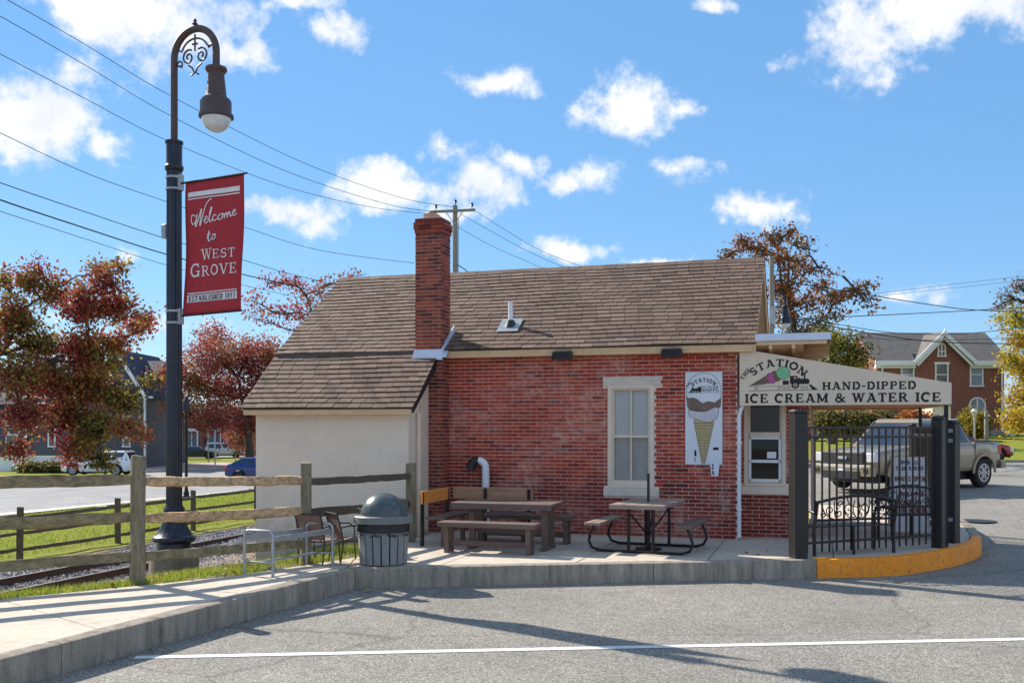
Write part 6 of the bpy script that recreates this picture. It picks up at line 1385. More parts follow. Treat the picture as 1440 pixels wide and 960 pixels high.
# brick house with a centre gable, right
HY = 81; hk = HY / FOC; hx = lambda p: (p - 1322) * hk; hz = lambda p: (612 - p) * hk
bh_ = thing('brick_house', 'two storey red brick house with white trimmed centre gable and grey roof', 'house', tuple(at(1322, 612, HY)), R(0))
W0, W1, ZE = hx(1233), hx(1412), hz(509)
MB().box(W0, W1, 0, 8, -1.5, ZE).prism([(hx(1289), ZE - .01), (hx(1361), ZE - .01), (hx(1324), hz(474))], 'y', 0, 3.5).prism([(0, ZE), (8, ZE), (4, hz(470))], 'x', W0, W1).build('wall', m_hbrick, bh_)
MB().box(W0 - .05, W1 + .05, -.05, 8.05, -1.5, .45).build('stone_footing', m_stonebase, bh_)
rfz = ZE; rh = MB()
sl_ = (hz(466) - ZE + .12) / 4.5; rh.prism([(-.5, ZE - .12), (4, hz(466)), (8.5, ZE - .12), (8.5, ZE + .12), (4, hz(466) + .28), (-.5, ZE + .12)], 'x', W0 - .25, hx(1285)).prism([(-.5, ZE - .12), (4, hz(466)), (8.5, ZE - .12), (8.5, ZE + .12), (4, hz(466) + .28), (-.5, ZE + .12)], 'x', hx(1366), W1 + .35).prism([(.5, ZE - .12 + sl_), (4, hz(466)), (8.5, ZE - .12), (8.5, ZE + .12), (4, hz(466) + .28), (.5, ZE + .12 + sl_)], 'x', hx(1285), hx(1366)); rr_ = rh.build('roof', m_slate, bh_)
g = MB(); ax, az_ = hx(1324), hz(470)
for sx, bxp in ((-1, 1284), (1, 1367)):
    b0x = hx(bxp); n = Vector((az_ - ZE, 0, -(ax - b0x))).normalized() if sx < 0 else Vector((-(az_ - ZE), 0, (ax - b0x))).normalized()
    g.add([(b0x, -.55, ZE - .1), (ax, -.55, az_), (ax, 4, az_), (b0x, 4, ZE - .1), (b0x, -.55, ZE + .12), (ax, -.55, az_ + .25), (ax, 4, az_ + .25), (b0x, 4, ZE + .12)], [(0, 1, 2, 3), (7, 6, 5, 4), (0, 4, 5, 1), (1, 5, 6, 2), (2, 6, 7, 3), (3, 7, 4, 0)])
g.build('gable_roof', m_slate, bh_)
tm = MB()
for bxp, sgn in ((1282, 1), (1369, -1)):
    b0x = hx(bxp); tm.beam((b0x, -.60, ZE - .12), (ax, -.60, az_ + .05), .10, .30, up=(0, 0, 1)); tm.beam((b0x + .30 * sgn, -.45, ZE - .28), (ax, -.45, az_ - .30), .10, .2)
tm.box(W0 - .3, hx(1284), -.56, -.46, ZE - .28, ZE + .10).box(hx(1366), W1 + .4, -.56, -.46, ZE - .28, ZE + .10).box(W0 - .2, hx(1286), -.30, -.0, ZE - .5, ZE - .26).box(hx(1364), W1 + .3, -.30, 0, ZE - .5, ZE - .26)
tm.prism([(ax - .2, az_ - .15), (ax + .2, az_ - .15), (ax, az_ + .4)], 'y', -.7, -.58); tm.build('white_trim', m_white, bh_)
for px in (1276, 1324, 1373): house_window(bh_, hx(px), hz(541), 15 * hk, 29 * hk)
house_window(bh_, hx(1324), hz(499), 8 * hk, 11 * hk, arch=True)
house_window(bh_, hx(1374), hz(579), 20 * hk, 9 * hk, arch=True, cross=False); house_window(bh_, hx(1324), hz(606), 16 * hk, 28 * hk)
dp_ = MB(); dp_.tube([(hx(1408), -.12, ZE - .3), (hx(1408), -.12, hz(606)), (hx(1414), -.6, hz(610)), (hx(1426), -1.5, hz(614))], .07, 6); dp_.tube([(hx(1240), -.12, ZE - .3), (hx(1240), -.12, .2)], .07, 6); dp_.build('downpipe', m_white, bh_)
MB().lathe([(.28, hz(475)), (.28, hz(468)), (.2, hz(466)), (.1, hz(464))], 10, (hx(1242), 3.6)).build('roof_vent', m_hbrick, bh_)
MB().box(hx(1311), hx(1337), -.02, .0, hz(612), hz(570)).build('porch_door', m_cream, bh_)
wg = MB(); wg.box(hx(1205), hx(1232), 3, 9, -1.5, hz(515)); wing = wg.build('side_wing', m_hbrick, bh_)
# small white porch/garage glimpsed under the awning
ph = thing('white_shed', 'small white shed corner seen between awning and charcoal post', 'shed', tuple(at(1322, 615, 70)), 0)
MB().box(-.55, .75, 0, 3, -1, 2.25).build('wall', m_cream, ph); MB().box(.2, .32, -.05, 0, 0, 2.1).build('corner_trim', m_white, ph); MB().box(-.75, .95, -.2, 3.2, 2.25, 2.4).build('roof', m_slate, ph); MB().box(-.35, -.05, -.04, 0, .3, 1.6).build('window', m_hglass, ph)

# blue grey house, left
GY = 86; gk = GY / FOC; gx = lambda p: (p - 120) * gk; gz = lambda p: EYE + (600 - p) * gk - ZL
gh = thing('grey_house', 'blue grey sided house with white trim behind the red leaved tree', 'house', (*at(120, 600, GY)[:2], ZL), 0)
MB().box(gx(37), gx(204), 0, 10, -.5, gz(556)).prism([(gx(128), gz(556)), (gx(204), gz(556)), (gx(166), gz(497))], 'y', 0, 10).build('wall', m_siding, gh)
sd = MB(); z = gz(655)
while z < gz(558): sd.box(gx(37.2), gx(203.8), -.028, -.002, z, z + .145); z += .17
sd.build('siding_boards', m_siding, gh, kind='stuff')
MB().prism([(-.4, gz(558)), (5, gz(505)), (10.4, gz(558)), (10.4, gz(556)), (5, gz(502)), (-.4, gz(555))], 'x', gx(30), gx(206)).build('roof', m_navyroof, gh)
g = MB()
for bxp in (122, 210): g.add([(gx(bxp), -.6, gz(560)), (gx(166), -.6, gz(494)), (gx(166), 10, gz(494)), (gx(bxp), 10, gz(560)), (gx(bxp), -.6, gz(557)), (gx(166), -.6, gz(491)), (gx(166), 10, gz(491)), (gx(bxp), 10, gz(557))], [(0, 1, 2, 3), (7, 6, 5, 4), (0, 4, 5, 1), (1, 5, 6, 2), (2, 6, 7, 3), (3, 7, 4, 0)])
g.build('gable_roof', m_navyroof, gh)
tm = MB(); tm.beam((gx(122), -.65, gz(561)), (gx(166), -.65, gz(494)), .08, .28).beam((gx(210), -.65, gz(561)), (gx(166), -.65, gz(494)), .08, .28); tm.box(gx(202.5), gx(205), -.1, .1, 0, gz(558)).box(gx(36), gx(38.5), -.1, .1, 0, gz(558)).box(gx(190), gx(216), -.4, -.05, gz(560), gz(557)); tm.box(gx(30), gx(122), -.45, -.35, gz(560), gz(556)); tm.build('white_trim', m_white, gh)
MB().beam((gx(92), -.9, gz(512)), (gx(98), -.9, gz(496)), .1, .4).build('dormer_trim', m_white, gh)
for px, py in ((178, 626), (73, 626), (20 + 38, 590), (115, 590), (178, 588), (18, 630)):
    if px > 40: house_window(gh, gx(px), gz(py), 7.5 * gk, 22 * gk)
gh2 = thing('grey_house', 'second blue grey house cut by the left picture edge', 'house', (*at(0, 600, 92)[:2], ZL), 0)
MB().box(-12, 2.2, 0, 9, -.5, 5.6).build('wall', m_siding, gh2); MB().prism([(-.4, 5.5), (4.5, 9), (9.4, 5.5), (9.4, 5.7), (4.5, 9.25), (-.4, 5.7)], 'x', -12.4, 2.5).build('roof', m_navyroof, gh2)
for x, z in ((1.1, 1.2), (-1.6, 1.2), (1.1, 3.8)): house_window(gh2, x, z, .9, 1.6)
wl_ = tag(MB().box(0, 8.5, 0, .3, -.5, 1.25).prism([(8.5, -.5), (10.2, -.5), (8.5, 1.2)], 'y', 0, .3).build('retaining_wall', m_white), 'low white painted wall in front of the grey houses', 'wall'); wl_.location = (*at(-10, 600, 81)[:2], ZL)
# brick shop row
SY = 128; sk = SY / FOC; sx_ = lambda p: (p - 262) * sk; sz_ = lambda p: EYE + (600 - p) * sk - ZL
sh = thing('brick_shop', 'red brick two storey shop with white framed shop windows', 'building', (*at(262, 600, SY)[:2], ZL), 0)
MB().box(sx_(203), sx_(321), 0, 12, -.5, sz_(571)).build('wall', m_hbrick, sh); MB().box(sx_(201), sx_(322), -.3, 12, sz_(571), sz_(567)).box(sx_(201), sx_(322), -.15, 0, sz_(574), sz_(571)).build('cornice', m_cream, sh)
for px in (220, 238, 262, 285, 305): house_window(sh, sx_(px), sz_(592), 5 * sk, 17 * sk)
house_window(sh, sx_(208), sz_(592), 3 * sk, 17 * sk)
for px, w in ((236, 14), (270, 16), (302, 17)):
    f = MB(); x0, x1 = sx_(px - w / 2 - 1), sx_(px + w / 2 + 1); f.box(x0, x1, -.25, 0, sz_(606), sz_(602)).box(x0, x0 + .15, -.2, 0, 0, sz_(606)).box(x1 - .15, x1, -.2, 0, 0, sz_(606)).box(x0, x1, -.2, 0, 0, .6).box((x0 + x1) / 2 - .05, (x0 + x1) / 2 + .05, -.15, 0, .6, sz_(606))
    w_ = f.build('shop_window', m_white, sh); MB().box(x0 + .15, x1 - .15, -.08, -.04, .6, sz_(606)).build('pane', m_hglass, w_)
MB().box(sx_(287), sx_(291), -.1, -.02, 0, sz_(612)).build('door', m_plasticb, sh); MB().box(sx_(319), sx_(320.5), -.2, 0, 0, sz_(574)).build('downpipe', m_white, sh)
os_ = thing('brick_building', 'orange brick building half hidden by the crimson tree', 'building', (*at(340, 600, 124)[:2], ZL), 0)
MB().box(-1.6, 9, 0, 10, -.5, 4.2).build('wall', M('orange_brick', (.36, .12, .05), .9, .15, 2, .3), os_); MB().box(-1.8, 9.2, -.2, 10.2, 4.2, 4.5).build('parapet', m_cream, os_); MB().box(-.9, -.7, -.1, 0, 0, 4.1).build('downpipe', m_white, os_)
# roof glimpsed behind the right gable
nb = thing('neighbour_building', 'tan roofed building glimpsed between gable end and distant street lamp', 'building', (*at(1095, 600, 44)[:2], .1), 0)
MB().box(-2.6, .8, 0, 4, -.5, 4.6).build('wall', m_cream, nb); MB().add([(-2.8, -.3, 4.55), (.95, -.3, 4.55), (-.1, 2, 6.3), (-2.8, 2, 6.3), (-2.8, 4.3, 4.55), (.95, 4.3, 4.55)], [(0, 1, 2, 3), (3, 2, 5, 4), (1, 5, 2), (0, 4, 5, 1)]).build('roof', m_soffit, nb)
MB().beam((.97, -.32, 4.58), (-.08, 1.98, 6.36), .07, .12).build('rake_trim', m_white, nb)

# ------------------------------------------------------------------ cars
def wheel(parent, x, y, Rr, w=.24, side=1, spokes=5, rimc=.64):
    t = MB(); pr = [(Rr * .62, -w / 2), (Rr * .9, -w / 2), (Rr, -w / 2 + .04), (Rr, w / 2 - .04), (Rr * .9, w / 2), (Rr * .62, w / 2)]
    n = 28; vs = []; fs = []
    for (r, yy) in pr:
        for k in range(n): an = 2 * math.pi * k / n; vs.append((r * math.cos(an), yy, r * math.sin(an)))
    for i in range(len(pr) - 1): fs += [(i * n + k, i * n + (k + 1) % n, (i + 1) * n + (k + 1) % n, (i + 1) * n + k) for k in range(n)]
    o = t.add(vs, fs).build('wheel', m_tyre, parent, smooth=40); o.location = (x, y, Rr)
    r = MB(); yo = side * w / 2; a, b = sorted((yo - side * .05, yo - side * .02)); r.cur = 0
    disc = [(Rr * rimc * math.cos(2 * math.pi * k / 24), Rr * rimc * math.sin(2 * math.pi * k / 24)) for k in range(24)]
    r.prism(disc, 'y', a - .03, b - .03); hub = r.build('wheel_well', m_plasticb, o)
    r = MB()
    for k in range(spokes):
        an = 2 * math.pi * k / spokes; c, s = math.cos(an), math.sin(an)
        for d in (-.13, .13):
            c2, s2 = math.cos(an + d * 1.6), math.sin(an + d * 1.6); r.beam((.02 * c, yo - side * .012, .02 * s), (Rr * (rimc - .02) * c2, yo - side * .012, Rr * (rimc - .02) * s2), .035, .03)
    m = 24
    for k in range(m):
        a0, a1 = 2 * math.pi * k / m, 2 * math.pi * (k + 1) / m; ro, ri = Rr * rimc, Rr * (rimc - .07); ys = sorted((yo - side * .02, yo + side * .004))
        r.add([(ro * math.cos(a0), ys[0], ro * math.sin(a0)), (ro * math.cos(a1), ys[0], ro * math.sin(a1)), (ri * math.cos(a1), ys[0], ri * math.sin(a1)), (ri * math.cos(a0), ys[0], ri * math.sin(a0)), (ro * math.cos(a0), ys[1], ro * math.sin(a0)), (ro * math.cos(a1), ys[1], ro * math.sin(a1)), (ri * math.cos(a1), ys[1], ri * math.sin(a1)), (ri * math.cos(a0), ys[1], ri * math.sin(a0))], [(0, 1, 5, 4), (2, 3, 7, 6), (0, 3, 2, 1), (4, 5, 6, 7)])
    r.build('rim', m_rim, o); return o
def interp(pl, x):
    for (a, b), (c, d) in zip(pl, pl[1:]):
        if a <= x <= c: return b + (d - b) * (x - a) / (c - a) if c > a else d
    return pl[0][1] if x < pl[0][0] else pl[-1][1]
def paint_mat(name, col, metal=.3): return M(name, col, .32, .03, 3, 0, coat=.8, metal=metal)
def car(name, label, cat, loc, rz, L, W, belt, low, axles, Rw, cabin, H, paint, wins, spokes=5, truck=False, lights=True, z0=.30):
    """x forward (front is +), belt: height profile, cabin: x of (front base, front top, rear top, rear base), wins: side window spans 0..1"""
    t = thing(name, label, cat, loc, rz); hx_ = L / 2
    xs = set(np.linspace(-hx_, hx_, 37)); ra = Rw + .07
    for a in axles:
        for k in range(-8, 9): xs.add(a + ra * math.sin(k / 8 * math.pi / 2))
    xs = sorted(x for x in xs if -hx_ <= x <= hx_); vs = []; fs = []; m = 8
    def wd(x): return W / 2 * (1 - .16 * abs(x / hx_) ** 5)
    for x in xs:
        zb = interp(low, x)
        for a in axles:
            if abs(x - a) < ra: zb = max(zb, Rw + math.sqrt(max(0, ra * ra - (x - a) ** 2)))
        zt = interp(belt, x); zb = min(zb, zt - .12); w = wd(x)
        row = [(x, w * .55, zb + .02), (x, w * .965, zb), (x, w, zb + (zt - zb) * .18), (x, w * 1.0, zb + (zt - zb) * .62), (x, w * .985, zt - .07), (x, w * .95, zt - .015), (x, w * .85, zt), (x, w * .3, zt + .025)]
        vs += row + [(a, -b, c) for a, b, c in reversed(row)]
    mm = 2 * m
    for i in range(len(xs) - 1):
        for k in range(mm): fs.append((i * mm + k, i * mm + (k + 1) % mm, (i + 1) * mm + (k + 1) % mm, (i + 1) * mm + k))
    fs += [tuple(range(mm)), tuple(range((len(xs) - 1) * mm, len(xs) * mm))]
    body = MB().add(vs, fs).build('body', paint, t, smooth=32)
    bv = body.modifiers.new('soft_edges', 'BEVEL'); bv.width = .025; bv.segments = 2; bv.limit_method = 'ANGLE'; bv.angle_limit = R(40)
    # cabin
    fb_, ft, rt_, rb = cabin; zb = lambda x: interp(belt, x) - .03
    def cpt(s, u, v, out=0):   # u along 0 (front) ..1 (rear), v 0 bottom..1 top
        x0, x1 = fb_ + (rb - fb_) * u, ft + (rt_ - ft) * u; x = x0 + (x1 - x0) * v; z = zb(x0) + (H - .05 - zb(x0)) * v; y = wd(x0) * .93 + (W / 2 * .74 - wd(x0) * .93) * v; return (x, s * (y + out), z)
    N = 8; vs = []; fs = []
    ring = [cpt(1, u / N, 0) for u in range(N + 1)] + [cpt(-1, u / N, 0) for u in range(N, -1, -1)]; ring1 = [cpt(1, u / N, 1) for u in range(N + 1)] + [cpt(-1, u / N, 1) for u in range(N, -1, -1)]
    n = len(ring); cabv = ring + ring1 + [(x * .985 + .015 * (ft + rt_) / 2, y * .86, H) for x, y, z in ring1]
    cb_ = MB().add(cabv, [(i, (i + 1) % n, n + (i + 1) % n, n + i) for i in range(n)] + [(n + i, n + (i + 1) % n, 2 * n + (i + 1) % n, 2 * n + i) for i in range(n)] + [tuple(range(2 * n, 3 * n))]).build('cabin', paint, t, smooth=30)
    for s in (1, -1):
        for (a, b) in wins:
            g = [cpt(s, a, .10, .006), cpt(s, b, .10, .006), cpt(s, b - (.0 if b < .97 else .02), .90, .006), cpt(s, a + (.02 if a < .05 else 0), .90, .006)]
            g2 = [(x, y - s * .02, z) for x, y, z in g]; MB().add(g + g2, [(0, 1, 2, 3), (0, 4, 5, 1), (1, 5, 6, 2), (2, 6, 7, 3), (3, 7, 4, 0)]).build('side_window', m_carglass, t)
    for u, nm in ((0, 'windscreen'), (1, 'rear_window')):
        o_ = .008 if u == 0 else -.008
        g = [cpt(1, u, .08, -.07), cpt(-1, u, .08, -.07), cpt(-1, u, .92, -.05), cpt(1, u, .92, -.05)]; g = [(x + o_, y, z) for x, y, z in g]; MB().add(g + [(x - o_ * 2.5, y, z) for x, y, z in g], [(0, 1, 2, 3), (0, 4, 5, 1), (1, 5, 6, 2), (2, 6, 7, 3), (3, 7, 4, 0)]).build(nm, m_carglass, t)
    for a in axles:
        for s in (1, -1): wheel(t, a, s * (W / 2 - .125), Rw, side=s, spokes=spokes)
    MB().box(-hx_ + .3, hx_ - .3, -W / 2 + .28, W / 2 - .28, .22, .5).build('underbody', m_plasticb, t)
    for s in (1, -1):
        m_ = MB(); x, y, z = cpt(s, .10, .08); m_.bbox(x - .08, x + .08, min(y + s * .04, y + s * .24), max(y + s * .04, y + s * .24), z, z + .17, .02); m_.build('mirror', paint if not truck else m_plasticb, t)
        zl = interp(belt, hx_ - .15); y0, y1 = sorted((s * wd(hx_) * .55, s * (wd(hx_ - .15) + .008)))
        MB().bbox(hx_ - .16, hx_ + .012, y0, y1, zl - .24, zl - .07, .01).build('headlight', m_lamp, t)
        zr_ = interp(belt, -hx_ + .1); y0, y1 = sorted((s * wd(-hx_) * .78, s * (wd(-hx_ + .12) + .01))); MB().bbox(-hx_ - .012, -hx_ + .13, y0, y1, zr_ - .36, zr_ - .10, .01).build('tail_light', m_tail, t)
        for a, b in wins[:2]: x, y, z = cpt(s, b - .04, 0); yy = s * (W / 2 + .002); MB().bbox(x - .08, x + .08, min(yy, yy + s * .03), max(yy, yy + s * .03), z - .17, z - .135, .008).build('door_handle', paint, t)
    MB().bbox(hx_ - .05, hx_ + .015, -W * .24, W * .24, interp(belt, hx_) - .30, interp(belt, hx_) - .08, .01).build('grille', m_plasticb, t)
    return t, body
m_tail = M('tail_light_red', (.45, .012, .015), .2, .1, 5, 0, coat=.8)
m_truck = paint_mat('sand_paint', (.25, .20, .135), .3)
tloc = (11.4, 28.3, .15)
tk, tb_ = car('pickup_truck', 'sand coloured crew cab pickup truck parked behind the iron railing', 'pickup truck', tloc, R(180 + 32), 5.75, 2.03,
    [(-2.875, 1.27), (-2.8, 1.29), (-1.5, 1.30), (-1.4, 1.24), (1.0, 1.22), (1.25, 1.20), (2.5, 1.10), (2.82, 1.00), (2.875, .80)], [(-2.875, .62), (-2.4, .50), (2.3, .42), (2.875, .50)], (1.87, -1.85), .41, (1.42, .62, -1.05, -1.42), 1.95, m_truck, ((.05, .36), (.42, .74), (.79, .95)), 6, truck=True)
ln = MB(); ln.box(-2.72, -1.5, -.84, .84, 1.318, 1.328); ln.build('bed_cover', m_plasticb, tk)
fx = MB(); fx.bbox(2.78, 3.02, -.98, .98, .42, .72, .05); fx.build('front_bumper', m_truck, tk); MB().bbox(2.99, 3.035, -.62, .62, .34, .56, .01).build('lower_intake', m_plasticb, tk); MB().bbox(2.85, 2.97, -.68, .68, .74, 1.06, .03).build('grille_surround', m_plasticb, tk)
MB().bbox(2.96, 3.0, -.16, .16, .86, .93, .005).build('badge', m_rim, tk); MB().bbox(3.021, 3.03, -.7, .7, .63, .68, .003).build('bumper_chrome', m_rim, tk)
for s in (-1, 1): MB().bbox(3.02, 3.035, s * .80 - .07, s * .80 + .07, .50, .62, .01).build('fog_light', m_plasticb, tk); MB().bbox(2.70, 2.93, min(s * .70, s * 1.0), max(s * .70, s * 1.0), .80, 1.03, .02).build('headlight', m_lamp, tk)
MB().bbox(-3.05, -2.82, -.96, .96, .52, .76, .04).build('rear_bumper', m_truck, tk); 
for a in (1.87, -1.85):
    for s in (-1, 1):
        f = MB(); n = 14; ra = .48
        for k in range(n):
            a0, a1 = math.pi * k / n, math.pi * (k + 1) / n; y0, y1 = sorted((s * 1.005, s * 1.045))
            f.prism([(a + ra * math.cos(a0), .41 + ra * math.sin(a0)), (a + (ra + .08) * math.cos(a0), .41 + (ra + .08) * math.sin(a0)), (a + (ra + .08) * math.cos(a1), .41 + (ra + .08) * math.sin(a1)), (a + ra * math.cos(a1), .41 + ra * math.sin(a1))], 'y', y0, y1)
        f.build('wheel_flare', m_truck, tk, smooth=50)
MB().bbox(3.022, 3.03, -.15, .15, .50, .61, .003).build('number_plate', m_white, tk)
for s in (-1, 1): MB().beam((1.35, s * .93, 1.17), (.66, s * .76, 1.88), .03).build('window_trim', m_plasticb, tk); MB().beam((-1.05, s * .76, 1.88), (-1.38, s * .93, 1.2), .03).build('window_trim', m_plasticb, tk)
for s in (-1, 1): MB().beam((-2.8, s * .955, 1.30), (-1.5, s * .955, 1.315), .05, .03).build('bed_rail_cap', m_plasticb, tk)
for s in (-1, 1): MB().box(-1.43 - .012, -1.43 + .012, s * 1.012 - .004, s * 1.012 + .004, .5, 1.25).box(.12, .135, s * 1.012 - .004, s * 1.012 + .004, .5, 1.2).build('panel_gap', m_plasticb, tk)
suvbelt = lambda h: [(-.5, h), (.5, h)]
m_wp = paint_mat('white_car_paint', (.72, .73, .76), 0)
sp_ = on(137, 667.5, ZL + .06)
car('suv', 'white three row SUV parked broadside left of the near fence post', 'car', (sp_.x + .3, 73.5, ZL + .05), R(180 - 2), 5.3, 2.0, [(-2.65, .95), (-2.55, 1.08), (1.35, 1.07), (2.35, .96), (2.6, .82), (2.65, .62)], [(-2.65, .45), (-2.3, .32), (2.3, .28), (2.65, .36)], (1.72, -1.50), .40, (1.45, .70, -2.15, -2.50), 1.80, m_wp, ((.04, .34), (.38, .62), (.66, .95)), 6)
m_bl = paint_mat('deep_blue_car_paint', (.015, .035, .16), .4)
bc = on(352, 671, ZL + .05)
car('hatchback_car', 'deep blue car driving off behind the lean-to corner', 'car', (at(369, 671, 66).x, 66, ZL + .05), R(6), 4.6, 1.85, [(-2.3, .85), (-2.2, 1.08), (1.1, 1.0), (2.1, .88), (2.3, .6)], [(-2.3, .40), (-1.9, .25), (1.9, .24), (2.3, .34)], (1.38, -1.38), .34, (1.15, .35, -1.25, -2.12), 1.55, m_bl, ((.05, .45), (.50, .93)), 5)
sv = at(296, 600, 112)
car('suv', 'silver SUV parked by the red brick shop, tail to the camera', 'car', (sv.x + .3, 116, ZL + .06), R(180 - 155), 4.7, 1.9, [(-2.35, .95), (-2.25, 1.06), (1.2, 1.04), (2.2, .92), (2.35, .6)], [(-2.35, .42), (-2, .3), (2, .3), (2.35, .4)], (1.4, -1.4), .37, (1.3, .5, -1.8, -2.15), 1.72, paint_mat('silver_paint', (.5, .51, .53), .5), ((.05, .40), (.45, .68), (.72, .93)), 5)
car('sedan', 'black sedan parked in front of the silver SUV', 'car', (at(276, 600, 110).x, 110, ZL + .06), R(8), 4.6, 1.82, [(-2.3, .88), (-2.2, .98), (-1.5, 1.0), (1.2, .96), (2.1, .82), (2.3, .55)], [(-2.3, .38), (-2, .26), (2, .24), (2.3, .34)], (1.4, -1.4), .33, (1.1, .4, -.9, -1.7), 1.42, paint_mat('black_paint', (.02, .022, .03), .3), ((.06, .45), (.5, .9)), 5)
rc1 = at(1427, 640, 48.6)
car('hatchback_car', 'red car mostly hidden behind the pickup tailgate', 'car', (rc1.x - 1.95, 49.6, .16), R(-4), 4.0, 1.75, [(-2.0, .85), (-1.9, 1.0), (1.0, .95), (1.8, .8), (2.0, .5)], [(-2.0, .38), (2.0, .3)], (1.25, -1.25), .32, (.45, -.1, -1.2, -1.8), 1.36, paint_mat('red_paint', (.30, .012, .015), .2), ((.05, .45), (.5, .93)), 5)
car('hatchback_car', 'purplish red car glimpsed through the railing left of the pickup', 'car', (at(1168, 600, 70).x, 70, .95), R(180), 4.2, 1.75, [(-2.1, .85), (-2.0, 1.0), (1.0, .95), (1.9, .8), (2.1, .5)], [(-2.1, .38), (2.1, .3)], (1.3, -1.3), .32, (1.0, .3, -1.2, -1.9), 1.5, paint_mat('maroon_paint', (.20, .012, .05), .2), ((.05, .45), (.5, .93)), 5)

# ------------------------------------------------------------------ sign posts
def sign_post(label, px, py_base, py_top, Y, z, kind, w, h):
    p = at(px, 600, Y); H = EYE + (600 - py_top) * Y / FOC - z; t = thing('road_sign', label, 'road sign', (p.x, Y, z))
    MB().box(-.05, .05, -.03, .03, -.2, H).build('post', m_galv, t)
    if kind == 'round': MB().prism([(w / 2 * math.cos(R(a + 22.5)), H - w / 2 + w / 2 * math.sin(R(a + 22.5))) for a in range(0, 360, 45)], 'y', -.06, -.04).build('sign_back', m_signb, t)
    elif kind == 'rect': MB().bbox(-w / 2, w / 2, -.06, -.04, H - h, H, .01).build('sign_back', m_signb, t)
    return t
m_signb = M('bare_sign_aluminium', (.50, .46, .36), .5, .08, 5, 0, metal=.2)
sign_post('round sign seen from behind, left of the big street lamp', 220, 640, 597, 98, ZL, 'round', 1.25, 0)
sign_post('rectangular sign back standing in front of the silver SUV', 293, 640, 598, 100, ZL, 'rect', .62, 1.15)
sign_post('two posted white sign beneath the crimson tree by the orange building', 331, 640, 611, 104, ZL, 'rect', .8, .42)
sign_post('bare metal sign post on the brick pavement', 302.5, 660, 604, 84, ZL, 'none', 0, 0)
p = at(1387, 600, 62); t = thing('garden_post', 'slim grey garden post with house number bracket before the brick house', 'post', (p.x, 62, .5)); MB().bbox(-.11, .11, -.11, .11, -.3, 2.35, .04).build('post', m_leafpole, t); MB().box(-.2, .2, -.08, -.02, 1.9, 2.0).build('bracket', m_dark, t)
p = at(1370, 600, 62); t = thing('garden_lamp', 'small pale garden lamp post before the round bush', 'lamp post', (p.x, 62, .5)); MB().lathe([(.08, -.3), (.06, 1.95), (.12, 2.0)], 10).build('post', m_cream, t); MB().lathe([(.1, 2.0), (.22, 2.3), (.25, 2.32), (.08, 2.5)], 8).build('lantern', m_cream, t)
hy = at(213.5, 600, 92); t = thing('person', 'person in dark clothes standing by the grey house corner', 'person', (hy.x, 92, ZL), R(20))
def figure():
    """one continuous body: skeleton of joints grown with a skin modifier"""
    J = {'hip': (0, 0, .95, .13), 'waist': (0, 0, 1.10, .12), 'chest': (0, -.01, 1.32, .145), 'neck': (0, -.01, 1.50, .055), 'head': (0, -.02, 1.62, .10), 'crown': (0, -.015, 1.72, .08),
         'lsh': (-.18, 0, 1.42, .06), 'lel': (-.25, .02, 1.14, .042), 'lwr': (-.24, -.08, .90, .03), 'lha': (-.235, -.11, .80, .038), 'rsh': (.18, 0, 1.42, .06), 'rel': (.26, .03, 1.15, .042), 'rwr': (.22, -.10, .92, .03), 'rha': (.21, -.13, .82, .038),
         'lth': (-.10, 0, .86, .095), 'lkn': (-.12, -.03, .49, .062), 'lan': (-.13, .02, .10, .042), 'lto': (-.14, -.14, .045, .04), 'rth': (.10, 0, .86, .095), 'rkn': (.12, .0, .49, .062), 'ran': (.13, .05, .10, .042), 'rto': (.14, -.11, .045, .04)}
    E_ = [('hip', 'waist'), ('waist', 'chest'), ('chest', 'neck'), ('neck', 'head'), ('head', 'crown'), ('chest', 'lsh'), ('lsh', 'lel'), ('lel', 'lwr'), ('lwr', 'lha'), ('chest', 'rsh'), ('rsh', 'rel'), ('rel', 'rwr'), ('rwr', 'rha'), ('hip', 'lth'), ('lth', 'lkn'), ('lkn', 'lan'), ('lan', 'lto'), ('hip', 'rth'), ('rth', 'rkn'), ('rkn', 'ran'), ('ran', 'rto')]
    ks = list(J); me = bpy.data.meshes.new('body'); me.from_pydata([J[k][:3] for k in ks], [(ks.index(a), ks.index(b)) for a, b in E_], []); o = bpy.data.objects.new('body', me); COL.objects.link(o); o.parent = t
    m, nt, b = shader('dark_clothes_and_skin'); s = nt.nodes.new('ShaderNodeSeparateXYZ'); nt.links.new(nt.nodes.new('ShaderNodeTexCoord').outputs['Object'], s.inputs[0])
    c = ramp(nt, s.outputs[2], [(0, (.02, .02, .025)), (.5, (.02, .02, .025))]); nt.links.new(mix(nt, ramp(nt, s.outputs[2], [(.995, (0, 0, 0)), (1, (1, 1, 1))]).outputs[0], c.outputs[0], (.02, .018, .02)), b.inputs['Base Color']); sett(b, Roughness=.8); me.materials.append(m)
    sk = o.modifiers.new('skin', 'SKIN'); sv_ = me.skin_vertices[0].data
    for i, k in enumerate(ks): sv_[i].radius = (J[k][3],) * 2
    sv_[0].use_root = True; ss = o.modifiers.new('sub', 'SUBSURF'); ss.levels = 1; ss.render_levels = 1; sk.use_smooth_shade = True
    MB().lathe([(.05, 1.56), (.09, 1.60), (.098, 1.66), (.08, 1.72), (.03, 1.75)], 14, (0, -.04)).build('face', M('skin', (.42, .26, .19), .6, .1, 5, 0), t, smooth=60)
    MB().lathe([(.10, 1.60), (.115, 1.66), (.10, 1.73), (.05, 1.77), (.01, 1.78)], 14, (0, .0)).build('hair', M('dark_hair', (.02, .015, .012), .7, .1, 5, 0), t, smooth=60)
figure()

